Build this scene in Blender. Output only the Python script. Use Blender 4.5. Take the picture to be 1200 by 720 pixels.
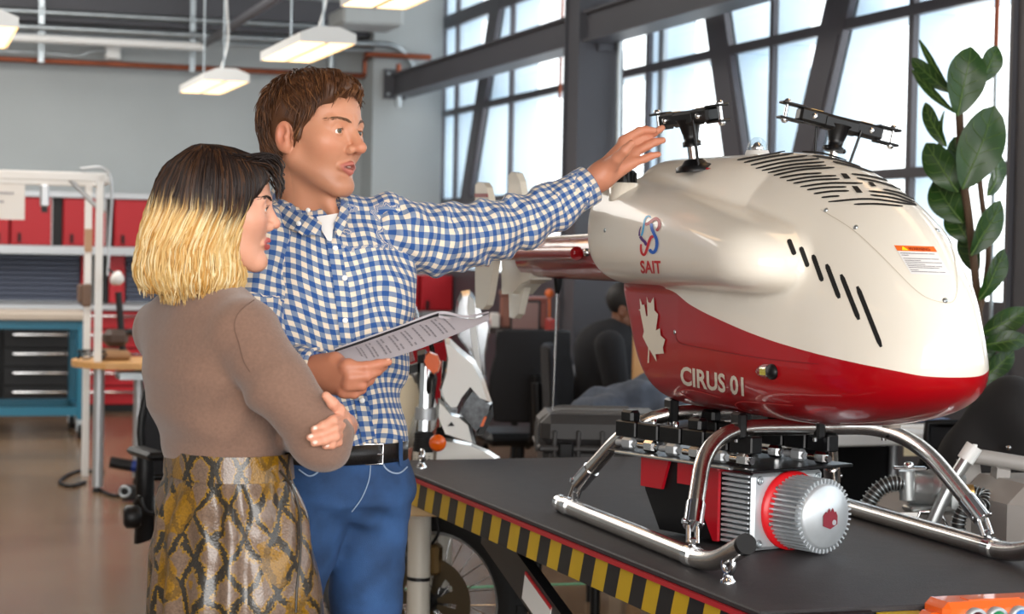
import bpy, math, random
import numpy as np
from mathutils import Matrix, Vector

for _o in list(bpy.data.objects):
    bpy.data.objects.remove(_o)
scene = bpy.context.scene
COL = scene.collection
PI = math.pi
rng = random.Random(7)

# ------------------------------------------------------------------ camera
F = 2333.0          # focal length in pixels of a 1200 px wide frame (70 mm on 36 mm)
CAMH = 1.46
PITCH = math.atan(70 / 2333.0)
ROLL = 0.02
_fw = np.array([0, math.cos(PITCH), -math.sin(PITCH)])
_rt = np.array([1.0, 0, 0])
_up = np.cross(_rt, _fw)
_r2 = _rt * math.cos(ROLL) + _up * math.sin(ROLL)
_u2 = _up * math.cos(ROLL) - _rt * math.sin(ROLL)
cam_d = bpy.data.cameras.new('camera')
cam = bpy.data.objects.new('camera', cam_d)
COL.objects.link(cam)
cam_d.sensor_width = 36.0
cam_d.lens = 36.0 * F / 1200.0
cam_d.clip_end = 200
cam_d.dof.use_dof = True
cam_d.dof.focus_distance = 4.25
cam_d.dof.aperture_fstop = 5.6
cam.matrix_world = Matrix(((_r2[0], _u2[0], -_fw[0], 0), (_r2[1], _u2[1], -_fw[1], 0),
                           (_r2[2], _u2[2], -_fw[2], CAMH), (0, 0, 0, 1)))
scene.camera = cam

# ------------------------------------------------------------------ world, fill lights, exposure
scene.view_settings.view_transform = 'Standard'
scene.view_settings.look = 'None'
scene.view_settings.gamma = 1.0
scene.view_settings.use_curve_mapping = False
scene.view_settings.exposure = 0.18
W = bpy.data.worlds.new('overcast_sky')
scene.world = W
W.use_nodes = True
_bg = W.node_tree.nodes['Background']
_bg.inputs[0].default_value = (0.96, 0.985, 1.0, 1)
_bg.inputs[1].default_value = 3.0

TH = math.radians(17.1)                      # the room's axes: a = along the back wall, b = along the window wall
E1 = np.array([math.cos(TH), math.sin(TH), 0]); E2 = np.array([-math.sin(TH), math.cos(TH), 0])
def RW(a, b, z=0.0): return E1 * a + E2 * b + np.array([0, 0, z])

def area(name, loc, direction, sx, sy, power, col):
    d = bpy.data.lights.new(name, 'AREA'); d.shape = 'RECTANGLE'; d.size = sx; d.size_y = sy
    d.energy = power; d.color = col
    o = bpy.data.objects.new(name, d); COL.objects.link(o); o.location = loc
    o.rotation_euler = Vector(direction).to_track_quat('-Z', 'Y').to_euler()
    return o
# added fill lights without a seen source: behind the camera and below the ceiling
area('fill_rear', RW(-0.6, -3.9, 2.4), RW(0.10, 1, -0.10), 8.0, 3.0, 520, (1.0, 0.965, 0.92))
area('fill_overhead', RW(-0.8, 12.6, 4.05), (0, 0, -1), 5.0, 6.0, 360, (1.0, 0.96, 0.9))

# ------------------------------------------------------------------ pixel helpers (a pixel is a direction; distance comes from what it touches)
def ray(x, y): return _fw * F + _r2 * (x - 600) + _u2 * (360 - y)
CAMP = np.array([0, 0, CAMH])
def P(x, y, D):
    r = ray(x, y); return CAMP + r * (D / r[1])
def G(x, y, z):
    r = ray(x, y); return CAMP + r * ((z - CAMH) / r[2])
def PB(x, y, b):
    r = ray(x, y); return CAMP + r * (b / (r @ E2))
def PA(x, y, a):
    r = ray(x, y); return CAMP + r * (a / (r @ E1))
def toR(p): return np.array([p @ E1, p @ E2, p[2]])

# ------------------------------------------------------------------ materials
def lin(c):
    out = []
    for v in c[:3]:
        v = v / 255.0
        out.append(v / 12.92 if v <= 0.04045 else ((v + 0.055) / 1.055) ** 2.4)
    return tuple(out) + (1.0,)
MATS = {}
def mat(name, col, rough=0.5, metal=0.0, var=None, bump=None, coat=0.0, spec=0.5, emit=None, trans=0.0, sheen=0.0, sss=0.0, coords='Object'):
    """var = (scale, amount): mottled colour; bump = (scale, strength): fine relief."""
    if name in MATS: return MATS[name]
    m = bpy.data.materials.new(name); m.use_nodes = True
    nt = m.node_tree; b = nt.nodes['Principled BSDF']
    c = lin(col)
    b.inputs['Base Color'].default_value = c
    b.inputs['Roughness'].default_value = rough
    b.inputs['Metallic'].default_value = metal
    b.inputs['Specular IOR Level'].default_value = spec
    if coat: b.inputs['Coat Weight'].default_value = coat; b.inputs['Coat Roughness'].default_value = 0.04
    if trans: b.inputs['Transmission Weight'].default_value = trans
    if sheen: b.inputs['Sheen Weight'].default_value = sheen
    if sss:
        b.inputs['Subsurface Weight'].default_value = sss; b.inputs['Subsurface Radius'].default_value = (0.012, 0.005, 0.003)
        b.inputs['Subsurface Scale'].default_value = 1.0
    if emit:
        b.inputs['Emission Color'].default_value = lin(emit[0]); b.inputs['Emission Strength'].default_value = emit[1]
    if var or bump:
        tc = nt.nodes.new('ShaderNodeTexCoord')
    if var:
        n = nt.nodes.new('ShaderNodeTexNoise'); n.inputs['Scale'].default_value = var[0]; n.inputs['Detail'].default_value = 5
        nt.links.new(tc.outputs[coords], n.inputs['Vector'])
        r = nt.nodes.new('ShaderNodeValToRGB')
        lo = tuple(max(0, v * (1 - var[1])) for v in c[:3]) + (1,); hi = tuple(min(1, v * (1 + var[1])) for v in c[:3]) + (1,)
        r.color_ramp.elements[0].position = 0.3; r.color_ramp.elements[1].position = 0.7
        r.color_ramp.elements[0].color = lo; r.color_ramp.elements[1].color = hi
        nt.links.new(n.outputs['Fac'], r.inputs['Fac']); nt.links.new(r.outputs['Color'], b.inputs['Base Color'])
    if bump:
        n2 = nt.nodes.new('ShaderNodeTexNoise'); n2.inputs['Scale'].default_value = bump[0]; n2.inputs['Detail'].default_value = 3
        nt.links.new(tc.outputs[coords], n2.inputs['Vector'])
        bp = nt.nodes.new('ShaderNodeBump'); bp.inputs['Strength'].default_value = bump[1]; bp.inputs['Distance'].default_value = 0.004
        nt.links.new(n2.outputs['Fac'], bp.inputs['Height']); nt.links.new(bp.outputs['Normal'], b.inputs['Normal'])
    MATS[name] = m
    return m
def glass_mat(name, tint, gloss=0.06, rough=0.02):
    if name in MATS: return MATS[name]
    m = bpy.data.materials.new(name); m.use_nodes = True; nt = m.node_tree
    nt.nodes.remove(nt.nodes['Principled BSDF']); out = nt.nodes['Material Output']
    t = nt.nodes.new('ShaderNodeBsdfTransparent'); t.inputs[0].default_value = tint + (1,)
    g = nt.nodes.new('ShaderNodeBsdfGlossy'); g.inputs['Roughness'].default_value = rough
    lw = nt.nodes.new('ShaderNodeLayerWeight'); lw.inputs[0].default_value = 0.5
    pw = nt.nodes.new('ShaderNodeMath'); pw.operation = 'POWER'; pw.inputs[1].default_value = 5.0
    fr = nt.nodes.new('ShaderNodeMath'); fr.operation = 'MULTIPLY_ADD'; fr.inputs[1].default_value = 0.5; fr.inputs[2].default_value = gloss
    nt.links.new(lw.outputs['Facing'], pw.inputs[0]); nt.links.new(pw.outputs[0], fr.inputs[0])
    mx = nt.nodes.new('ShaderNodeMixShader')
    nt.links.new(fr.outputs[0], mx.inputs[0]); nt.links.new(t.outputs[0], mx.inputs[1]); nt.links.new(g.outputs[0], mx.inputs[2])
    nt.links.new(mx.outputs[0], out.inputs['Surface'])
    MATS[name] = m
    return m

# ------------------------------------------------------------------ mesh building
class MB:
    def __init__(s): s.v = []; s.f = []; s.sm = []
    def add(s, verts, faces, smooth=False):
        n = len(s.v); s.v += [tuple(float(c) for c in p) for p in verts]
        s.f += [tuple(i + n for i in f) for f in faces]; s.sm += [smooth] * len(faces); return s
    def box(s, c, d, rot=None, ch=0.0):
        """c centre, d full size, rot 3x3 or z angle, ch chamfer"""
        c = np.asarray(c, float); h = np.asarray(d, float) / 2
        if rot is None: R = np.eye(3)
        elif np.isscalar(rot): R = np.array([[math.cos(rot), -math.sin(rot), 0], [math.sin(rot), math.cos(rot), 0], [0, 0, 1]])
        else: R = np.asarray(rot)
        if ch <= 0:
            vs = [c + R @ (h * np.array(k)) for k in [(-1,-1,-1),(1,-1,-1),(1,1,-1),(-1,1,-1),(-1,-1,1),(1,-1,1),(1,1,1),(-1,1,1)]]
            s.add(vs, [(0,3,2,1),(4,5,6,7),(0,1,5,4),(1,2,6,5),(2,3,7,6),(3,0,4,7)]); return s
        ch = min(ch, h.min() * 0.95); vs = []; idx = {}
        for sx in (-1, 1):
            for sy in (-1, 1):
                for sz in (-1, 1):
                    for ax in range(3):
                        q = h - ch; q = q.copy(); q[ax] = h[ax]
                        idx[(sx, sy, sz, ax)] = len(vs); vs.append(c + R @ (q * np.array([sx, sy, sz])))
        fs = []
        for ax in range(3):
            o = [k for k in range(3) if k != ax]
            for sg in (-1, 1):
                loop = []
                for (p, q) in [(-1,-1),(1,-1),(1,1),(-1,1)]:
                    t = [0, 0, 0]; t[ax] = sg; t[o[0]] = p; t[o[1]] = q; loop.append(idx[(t[0], t[1], t[2], ax)])
                if (sg > 0) == (ax == 1): loop.reverse()
                fs.append(tuple(loop))
        for ax in range(3):
            o = [k for k in range(3) if k != ax]
            for p in (-1, 1):
                for q in (-1, 1):
                    t0 = [0, 0, 0]; t0[o[0]] = p; t0[o[1]] = q; t1 = list(t0); t0[ax] = -1; t1[ax] = 1
                    loop = [idx[tuple(t0) + (o[0],)], idx[tuple(t1) + (o[0],)], idx[tuple(t1) + (o[1],)], idx[tuple(t0) + (o[1],)]]
                    fs.append(tuple(loop))
        for sx in (-1, 1):
            for sy in (-1, 1):
                for sz in (-1, 1):
                    fs.append(tuple(idx[(sx, sy, sz, a)] for a in range(3)))
        s.add(vs, fs); return s
    def tube(s, pts, r, seg=10, cap=True, smooth=True, closed=False):
        pts = [np.asarray(p, float) for p in pts]; n = len(pts)
        rs = r if hasattr(r, '__len__') else [r] * n
        T = []
        for i in range(n):
            a = pts[(i - 1) % n] if (i > 0 or closed) else pts[0]; b = pts[(i + 1) % n] if (i < n - 1 or closed) else pts[-1]
            t = b - a; T.append(t / (np.linalg.norm(t) + 1e-12))
        u = np.cross(T[0], [0, 0, 1]);
        if np.linalg.norm(u) < 1e-3: u = np.cross(T[0], [1, 0, 0])
        u /= np.linalg.norm(u); vs = []; fs = []
        for i in range(n):
            u = u - T[i] * (u @ T[i]); u /= (np.linalg.norm(u) + 1e-12); w = np.cross(T[i], u)
            for k in range(seg):
                a = 2 * PI * k / seg; vs.append(pts[i] + rs[i] * (math.cos(a) * u + math.sin(a) * w))
        m = n if closed else n - 1
        for i in range(m):
            for k in range(seg):
                j = (i + 1) % n; fs.append((i*seg+k, i*seg+(k+1)%seg, j*seg+(k+1)%seg, j*seg+k))
        s.add(vs, fs, smooth)
        if cap and not closed:
            s.add(vs[:seg], [tuple(range(seg))[::-1]]); s.add(vs[-seg:], [tuple(range(seg))])
        return s
    def lathe(s, prof, c=(0, 0, 0), axis=(0, 0, 1), seg=24, smooth=True, up=None):
        """prof: list of (radius, height) along axis"""
        c = np.asarray(c, float); ax = np.asarray(axis, float); ax = ax / np.linalg.norm(ax)
        u = np.cross(ax, [0, 0, 1] if up is None else up)
        if np.linalg.norm(u) < 1e-3: u = np.array([1.0, 0, 0])
        u /= np.linalg.norm(u); w = np.cross(ax, u); vs = []; fs = []
        for (r, h) in prof:
            for k in range(seg):
                a = 2 * PI * k / seg; vs.append(c + ax * h + r * (math.cos(a) * u + math.sin(a) * w))
        for i in range(len(prof) - 1):
            for k in range(seg): fs.append((i*seg+k, i*seg+(k+1)%seg, (i+1)*seg+(k+1)%seg, (i+1)*seg+k))
        s.add(vs, fs, smooth)
        if prof[0][0] > 1e-4: s.add(vs[:seg], [tuple(range(seg))[::-1]])
        if prof[-1][0] > 1e-4: s.add(vs[-seg:], [tuple(range(seg))])
        return s
    def prism(s, poly, o, u, w, thick, smooth=False):
        """poly [(p,q)] in plane o + p u + q w, extruded by vector thick"""
        o = np.asarray(o, float); u = np.asarray(u, float); w = np.asarray(w, float); t = np.asarray(thick, float)
        n = len(poly); A = [o + p * u + q * w for p, q in poly]; B = [a + t for a in A]
        s.add(A + B, [tuple(range(n))[::-1], tuple(range(n, 2 * n))] + [(i, (i+1) % n, n + (i+1) % n, n + i) for i in range(n)], smooth); return s
    def ball(s, c, r, seg=14, rings=8, rot=None):
        c = np.asarray(c, float); r = np.asarray(r if hasattr(r, '__len__') else [r] * 3, float); R = np.eye(3) if rot is None else np.asarray(rot)
        vs = [c + R @ (r * np.array([0, 0, -1]))]; fs = []
        for i in range(1, rings):
            ph = -PI / 2 + PI * i / rings
            for k in range(seg):
                a = 2 * PI * k / seg; vs.append(c + R @ (r * np.array([math.cos(ph) * math.cos(a), math.cos(ph) * math.sin(a), math.sin(ph)])))
        vs.append(c + R @ (r * np.array([0, 0, 1]))); e = len(vs) - 1
        for k in range(seg): fs.append((0, 1 + (k+1) % seg, 1 + k)); fs.append((e, 1 + (rings-2)*seg + k, 1 + (rings-2)*seg + (k+1) % seg))
        for i in range(rings - 2):
            for k in range(seg): fs.append((1+i*seg+k, 1+i*seg+(k+1)%seg, 1+(i+1)*seg+(k+1)%seg, 1+(i+1)*seg+k))
        s.add(vs, fs, True); return s
    def torus(s, c, R, r, axis=(0, 0, 1), seg=28, k=8):
        c = np.asarray(c, float); ax = np.asarray(axis, float); ax /= np.linalg.norm(ax)
        u = np.cross(ax, [0, 0, 1]);
        if np.linalg.norm(u) < 1e-3: u = np.array([1.0, 0, 0])
        u /= np.linalg.norm(u); w = np.cross(ax, u)
        return s.tube([c + R * (math.cos(2*PI*i/seg) * u + math.sin(2*PI*i/seg) * w) for i in range(seg)], r, k, closed=True)
    def grid(s, rows, smooth=True, closed_u=False, closed_v=False):
        n = len(rows); m = len(rows[0]); vs = [p for r in rows for p in r]; fs = []
        for i in range(n if closed_u else n - 1):
            for j in range(m if closed_v else m - 1):
                fs.append((i*m+j, i*m+(j+1)%m, ((i+1)%n)*m+(j+1)%m, ((i+1)%n)*m+j))
        s.add(vs, fs, smooth); return s
    def tf(s, M):
        M = np.asarray(M, float); s.v = [tuple((M[:3, :3] @ np.array(p)) + M[:3, 3]) for p in s.v]; return s
INV = {}
def _link(o, parent, world):
    COL.objects.link(o)
    if parent is not None: o.parent = parent
def obj(name, mb, m, parent=None, world=True, rotz=None):
    """one mesh object; with a parent, world vertices are moved into the frame of the parent's thing"""
    vs = mb.v
    if parent is not None and world and parent.name in INV:
        A = INV[parent.name]; q = np.array(vs) @ A[:3, :3].T + A[:3, 3]; vs = [tuple(p) for p in q]
    me = bpy.data.meshes.new(name); me.from_pydata(vs, [], mb.f)
    me.polygons.foreach_set('use_smooth', mb.sm)
    for mm in (m if isinstance(m, (list, tuple)) else [m]): me.materials.append(mm)
    me.update()
    o = bpy.data.objects.new(name, me); _link(o, parent, world)
    if parent is not None and parent.name in INV: INV[o.name] = INV[parent.name]
    if rotz is not None: o.rotation_euler = (0, 0, rotz)
    return o
def tag(o, label, cat, group=None):
    o['label'] = label; o['category'] = cat
    if group: o['group'] = group
    return o
def thing(name, label, cat, loc=(0, 0, 0), rotz=0.0, group=None):
    o = bpy.data.objects.new(name, None); o.empty_display_size = 0.05; COL.objects.link(o)
    o.location = [float(c) for c in loc]; o.rotation_euler = (0, 0, rotz)
    M = np.eye(4); c, s_ = math.cos(rotz), math.sin(rotz); M[:3, :3] = [[c, -s_, 0], [s_, c, 0], [0, 0, 1]]; M[:3, 3] = [float(v) for v in loc]
    INV[o.name] = np.linalg.inv(M); o['_'] = 0; del o['_']
    return tag(o, label, cat, group)
def solo(name, mb, m, label, cat, group=None):
    """a thing that is one mesh; origin at its base"""
    v = np.array(mb.v); c = np.array([(v[:, 0].min() + v[:, 0].max()) / 2, (v[:, 1].min() + v[:, 1].max()) / 2, v[:, 2].min()])
    mb.v = [tuple(p) for p in v - c]
    o = obj(name, mb, m); o.location = c; INV[o.name] = np.array([[1,0,0,-c[0]],[0,1,0,-c[1]],[0,0,1,-c[2]],[0,0,0,1.0]])
    return tag(o, label, cat, group)
def struct(name, mb, m, parent=None, room=True):
    o = obj(name, mb, m, parent, world=False, rotz=(TH if (room and parent is None) else None))
    if parent is None: o['kind'] = 'structure'
    return o
def copy_tree(o, parent=None):
    c = o.copy(); COL.objects.link(c); c.parent = parent
    if o.name in INV: INV[c.name] = INV[o.name]
    for ch in list(o.children): copy_tree(ch, c)
    return c
def bez(p, n=8):
    """Catmull-Rom through points"""
    p = [np.asarray(q, float) for q in p]; q = [2 * p[0] - p[1]] + p + [2 * p[-1] - p[-2]]; out = []
    for i in range(1, len(q) - 2):
        for k in range(n):
            t = k / n; out.append(0.5 * (2*q[i] + (q[i+1]-q[i-1])*t + (2*q[i-1]-5*q[i]+4*q[i+1]-q[i+2])*t*t + (3*q[i]-q[i-1]-3*q[i+1]+q[i+2])*t**3))
    out.append(p[-1]); return out
def fillet(pts, r, n=6):
    """round the corners of a polyline"""
    pts = [np.asarray(p, float) for p in pts]; out = [pts[0]]
    for i in range(1, len(pts) - 1):
        a, b, c = pts[i-1], pts[i], pts[i+1]; d1 = a - b; d2 = c - b; l1 = np.linalg.norm(d1); l2 = np.linalg.norm(d2)
        rr = min(r, l1 * 0.49, l2 * 0.49); s_ = b + d1 / l1 * rr; e = b + d2 / l2 * rr
        for k in range(n + 1):
            t = k / n; out.append((1-t)**2 * s_ + 2*t*(1-t) * b + t*t * e)
    out.append(pts[-1]); return out

# ------------------------------------------------------------------ implicit surfaces (bodies, cloth, the cowling)
def smin(a, b, k):
    h = np.clip(0.5 + 0.5 * (b - a) / k, 0, 1); return b + (a - b) * h - k * h * (1 - h)
def smax(a, b, k): return -smin(-a, -b, k)
def s_ball(p, c, r): return np.linalg.norm(p - np.asarray(c), axis=-1) - r
def s_ell(p, c, r, R=None):
    q = p - np.asarray(c)
    if R is not None: q = q @ np.asarray(R)
    r = np.asarray(r, float); k0 = np.linalg.norm(q / r, axis=-1); k1 = np.linalg.norm(q / (r * r), axis=-1)
    return k0 * (k0 - 1) / (k1 + 1e-9)
def s_cone(p, a, b, ra, rb):
    a = np.asarray(a, float); b = np.asarray(b, float); d = b - a; L2 = d @ d
    t = np.clip(((p - a) @ d) / L2, 0, 1)
    return np.linalg.norm(p - a - t[..., None] * d, axis=-1) - (ra + (rb - ra) * t)
def s_chain(p, pts, rs, k=0.01):
    f = None
    for i in range(len(pts) - 1):
        g = s_cone(p, pts[i], pts[i+1], rs[i], rs[i+1]); f = g if f is None else smin(f, g, k)
    return f
def polygonise(fn, lo, hi, h, newton=2):
    """naive surface nets on a sparse grid; returns verts, quads"""
    lo = np.asarray(lo, float); hi = np.asarray(hi, float); B = 6
    n = (np.ceil((hi - lo) / (h * B)).astype(int)) * B + 1
    cs = [lo[i] + h * B * np.arange((n[i] - 1) // B + 1) for i in range(3)]
    # coarse blocks
    cc = [c[:-1] + h * B / 2 for c in cs]
    Q = np.stack(np.meshgrid(*cc, indexing='ij'), -1)
    act = np.abs(fn(Q.reshape(-1, 3)).reshape(Q.shape[:3])) < h * B * 1.5
    m = np.zeros(n, bool)
    for i, j, k in np.argwhere(act): m[i*B:(i+1)*B+1, j*B:(j+1)*B+1, k*B:(k+1)*B+1] = True
    V = np.full(n, np.nan); ix = np.argwhere(m)
    V[m] = fn(lo + ix * h)
    S = V < 0; ok = ~np.isnan(V)
    c = [S[i:n[0]-1+i, j:n[1]-1+j, k:n[2]-1+k] for i in (0, 1) for j in (0, 1) for k in (0, 1)]
    o = [ok[i:n[0]-1+i, j:n[1]-1+j, k:n[2]-1+k] for i in (0, 1) for j in (0, 1) for k in (0, 1)]
    anyS = np.logical_or.reduce(c); allS = np.logical_and.reduce(c); allO = np.logical_and.reduce(o)
    cell = anyS & ~allS & allO; ci = np.argwhere(cell)
    acc = np.zeros((len(ci), 3)); cnt = np.zeros(len(ci))
    offs = [(i, j, k) for i in (0, 1) for j in (0, 1) for k in (0, 1)]
    vals = [V[ci[:,0]+q[0], ci[:,1]+q[1], ci[:,2]+q[2]] for q in offs]
    for A in range(8):
        for Bq in range(A + 1, 8):
            if sum(abs(offs[A][d] - offs[Bq][d]) for d in range(3)) != 1: continue
            va, vb = vals[A], vals[Bq]; cr = (va < 0) != (vb < 0)
            t = np.where(cr, va / np.where(cr, va - vb, 1), 0)
            pt = np.array(offs[A]) + t[:, None] * (np.array(offs[Bq]) - np.array(offs[A]))
            acc[cr] += pt[cr]; cnt[cr] += 1
    vs = lo + h * (ci + acc / cnt[:, None])
    for _ in range(newton):
        f0 = fn(vs); e = h * 0.25
        g = np.stack([(fn(vs + np.eye(3)[d] * e) - fn(vs - np.eye(3)[d] * e)) / (2 * e) for d in range(3)], -1)
        g2 = (g * g).sum(-1) + 1e-6; st = np.clip(f0 / g2, -h * 2, h * 2) if False else f0 / g2
        dv = g * st[:, None]; L = np.linalg.norm(dv, axis=-1, keepdims=True); vs = vs - dv * np.minimum(1, 0.6 * h / (L + 1e-9))
    idx = np.full(cell.shape, -1, int); idx[cell] = np.arange(len(ci)); quads = []
    for d in range(3):
        u, w = [(1, 2), (2, 0), (0, 1)][d]
        sl0 = [slice(1, -1)] * 3; sl0[d] = slice(0, -1); sl1 = [slice(1, -1)] * 3; sl1[d] = slice(1, None)
        a = S[tuple(sl0)]; b = S[tuple(sl1)]; okk = ok[tuple(sl0)] & ok[tuple(sl1)]
        e = np.argwhere((a != b) & okk)
        if not len(e): continue
        base = e + 1; base[:, d] -= 1
        def cidx(du, dw):
            q = base.copy(); q[:, u] += du; q[:, w] += dw; return idx[q[:, 0], q[:, 1], q[:, 2]]
        quad = np.stack([cidx(-1, -1), cidx(0, -1), cidx(0, 0), cidx(-1, 0)], -1)
        fl = ~a[e[:, 0], e[:, 1], e[:, 2]]; quad[fl] = quad[fl][:, ::-1]
        quads.append(quad[(quad >= 0).all(1)])
    q = np.concatenate(quads)
    return vs, q
def sdf_mb(fn, lo, hi, h, newton=2, mb=None):
    vs, q = polygonise(fn, lo, hi, h, newton); mb = mb or MB(); n = len(mb.v)
    mb.v += [tuple(p) for p in vs.tolist()]; mb.f += [tuple(r) for r in (q + n).tolist()]; mb.sm += [True] * len(q)
    return mb
def vcol(o, name, data):
    """per-vertex colour (skin tint, dye, painted crease shade)"""
    a = o.data.attributes.new(name, 'FLOAT_COLOR', 'POINT'); d = np.ones((len(data), 4), np.float32); d[:, :3] = data
    a.data.foreach_set('color', d.ravel())
def vuv(o, name, data):
    a = o.data.attributes.new(name, 'FLOAT_VECTOR', 'POINT'); d = np.zeros((len(data), 3), np.float32); d[:, :data.shape[1]] = data
    a.data.foreach_set('vector', d.ravel())
# ------------------------------------------------------------------ shared materials
M_wall = mat('wall_paint', (168, 173, 174), 0.75, var=(1.2, 0.05))
M_dark = mat('charcoal_paint', (74, 74, 80), 0.5, var=(2, 0.06))
M_ceil = mat('ceiling_deck', (92, 90, 92), 0.8)
M_steel = mat('galvanised', (176, 184, 188), 0.35, 0.9, var=(9, 0.1))
M_copper = mat('copper', (150, 84, 60), 0.4, 0.7, var=(6, 0.2))
M_frame = mat('mullion_paint', (82, 80, 86), 0.45)
M_frame_lt = mat('mullion_bright', (186, 196, 204), 0.4, 0.3)
M_fin = mat('pale_fin', (208, 224, 236), 0.6)
M_glass = glass_mat('window_glass', (0.97, 0.985, 0.99), 0.02)
M_white = mat('white_enamel', (226, 226, 224), 0.4)
M_alu = mat('aluminium', (182, 185, 188), 0.4, 0.6)
M_red = mat('cabinet_red', (178, 8, 26), 0.45, var=(3, 0.04))
M_black = mat('black_plastic', (13, 13, 15), 0.45, spec=0.35)
M_rubber = mat('black_rubber', (14, 14, 15), 0.75)
M_chrome = mat('chrome', (225, 226, 228), 0.12, 1.0)
M_satin = mat('satin_steel', (214, 210, 205), 0.24, 1.0, var=(20, 0.05))
M_wood = mat('oak_top', (198, 150, 92), 0.45, var=(5, 0.12))
M_lamp = mat('lamp_diffuser', (255, 244, 220), 0.5, emit=((255, 204, 146), 3.0))

def floor_mat():
    m = mat('polished_concrete', (132, 108, 86), 0.22, spec=0.6)
    nt = m.node_tree; b = nt.nodes['Principled BSDF']
    tc = nt.nodes.new('ShaderNodeTexCoord')
    n1 = nt.nodes.new('ShaderNodeTexNoise'); n1.inputs['Scale'].default_value = 0.9; n1.inputs['Detail'].default_value = 8
    n2 = nt.nodes.new('ShaderNodeTexNoise'); n2.inputs['Scale'].default_value = 14; n2.inputs['Detail'].default_value = 6
    r = nt.nodes.new('ShaderNodeValToRGB'); r.color_ramp.elements[0].position = 0.3; r.color_ramp.elements[1].position = 0.72
    r.color_ramp.elements[0].color = lin((98, 76, 56)); r.color_ramp.elements[1].color = lin((132, 108, 84))
    mx = nt.nodes.new('ShaderNodeMix'); mx.inputs[0].default_value = 0.35
    for n in (n1, n2): nt.links.new(tc.outputs['Object'], n.inputs['Vector'])
    nt.links.new(n1.outputs['Fac'], mx.inputs[2]); nt.links.new(n2.outputs['Fac'], mx.inputs[3])
    nt.links.new(mx.outputs[0], r.inputs['Fac']); nt.links.new(r.outputs['Color'], b.inputs['Base Color'])
    mr = nt.nodes.new('ShaderNodeMapRange'); mr.inputs[3].default_value = 0.14; mr.inputs[4].default_value = 0.3
    nt.links.new(n1.outputs['Fac'], mr.inputs[0]); nt.links.new(mr.outputs[0], b.inputs['Roughness'])
    return m
M_floor = floor_mat()

# ------------------------------------------------------------------ the room shell (mesh coordinates are a, b, z)
BW = 17.62; WA = 4.70; CZ = 4.1
struct('floor', MB().box((-1.0, 6.6, -0.05), (11.6, 22.4, 0.1)), M_floor)
struct('ceiling', MB().box((-1.0, 6.6, CZ + 0.05), (11.6, 22.4, 0.1)), M_ceil)
struct('wall_back', MB().box((-1.0, BW + 0.1, CZ / 2), (11.8, 0.2, CZ)), M_wall)
lw = MB().box((-6.75, 6.6, CZ/2), (0.2, 22.2, CZ))
struct('wall_left', lw, M_wall)
fw_ = MB().box((-6.2, -4.5, CZ/2), (1.2, 0.2, CZ)).box((4.0, -4.5, CZ/2), (1.6, 0.2, CZ)).box((-1.2, -4.5, 0.25), (8.8, 0.2, 0.5)).box((-1.2, -4.5, 4.0), (8.8, 0.2, 0.2))  # wide gap left in the unseen wall for the added fill light
struct('wall_front', fw_, M_wall)
struct('wall_right', MB().box((WA + 0.06, 6.6, 0.6), (0.2, 22.2, 1.2)), M_dark)
struct('trim_1', MB().box((4.285, 17.41, CZ/2), (0.63, 0.42, CZ)), M_wall)                 # pilaster in the far corner
struct('trim_2', MB().box((-1.3, 17.45, 3.44), (10.5, 0.3, 0.3), ch=0.01), M_dark)           # bulkhead over the back wall
# steel columns with flanges, and the beams they carry
def column(n, b):
    m = MB()
    m.box((4.25, b + 0.012, CZ/2), (0.30, 0.024, CZ)).box((4.25, b + 0.288, CZ/2), (0.30, 0.024, CZ))
    m.box((4.25, b + 0.15, CZ/2), (0.26, 0.26, CZ))
    o = struct('trim_%d' % n, m, M_dark); return o
c1 = column(3, 12.0); c2 = column(4, 6.54)
def ibeam(n, b0, b1):
    m = MB(); L = b1 - b0; c = (b0 + b1) / 2
    m.box((4.22, c, 2.78), (0.2, L, 0.02)).box((4.22, c, 2.96), (0.2, L, 0.02)).box((4.20, c, 2.87), (0.10, L, 0.18))
    return struct('trim_%d' % n, m, M_dark)
ibeam(5, 12.3, 17.2); ibeam(6, 6.84, 12.0); ibeam(7, 0.0, 6.54)
for (bb, par) in ((11.985, c1),):
    struct('connection_plate', MB().box((4.30, bb, 2.87), (0.15, 0.02, 0.30)), M_dark, par)
    for da in (-0.04, 0.04):
        for dz in (-0.09, 0.0, 0.09):
            struct('bolt', MB().lathe([(0.014, 0), (0.014, 0.012), (0.006, 0.02)], (4.30 + da, bb - 0.01, 2.87 + dz), (0, -1, 0), 8), M_dark, par)
pl = solo('beam_end_plate', MB().box(RW(4.16, 17.185, 2.88), (0.2, 0.03, 0.26), TH), M_dark, 'dark steel end plate bolting the beam to the grey pilaster', 'plate')
for da in (-0.06, 0.06):
    for dz in (-0.09, 0.09): obj('bolt', MB().lathe([(0.014, 0), (0.014, 0.015)], RW(4.16 + da, 17.17, 2.88 + dz), -E2, 8), M_steel, pl)

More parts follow.
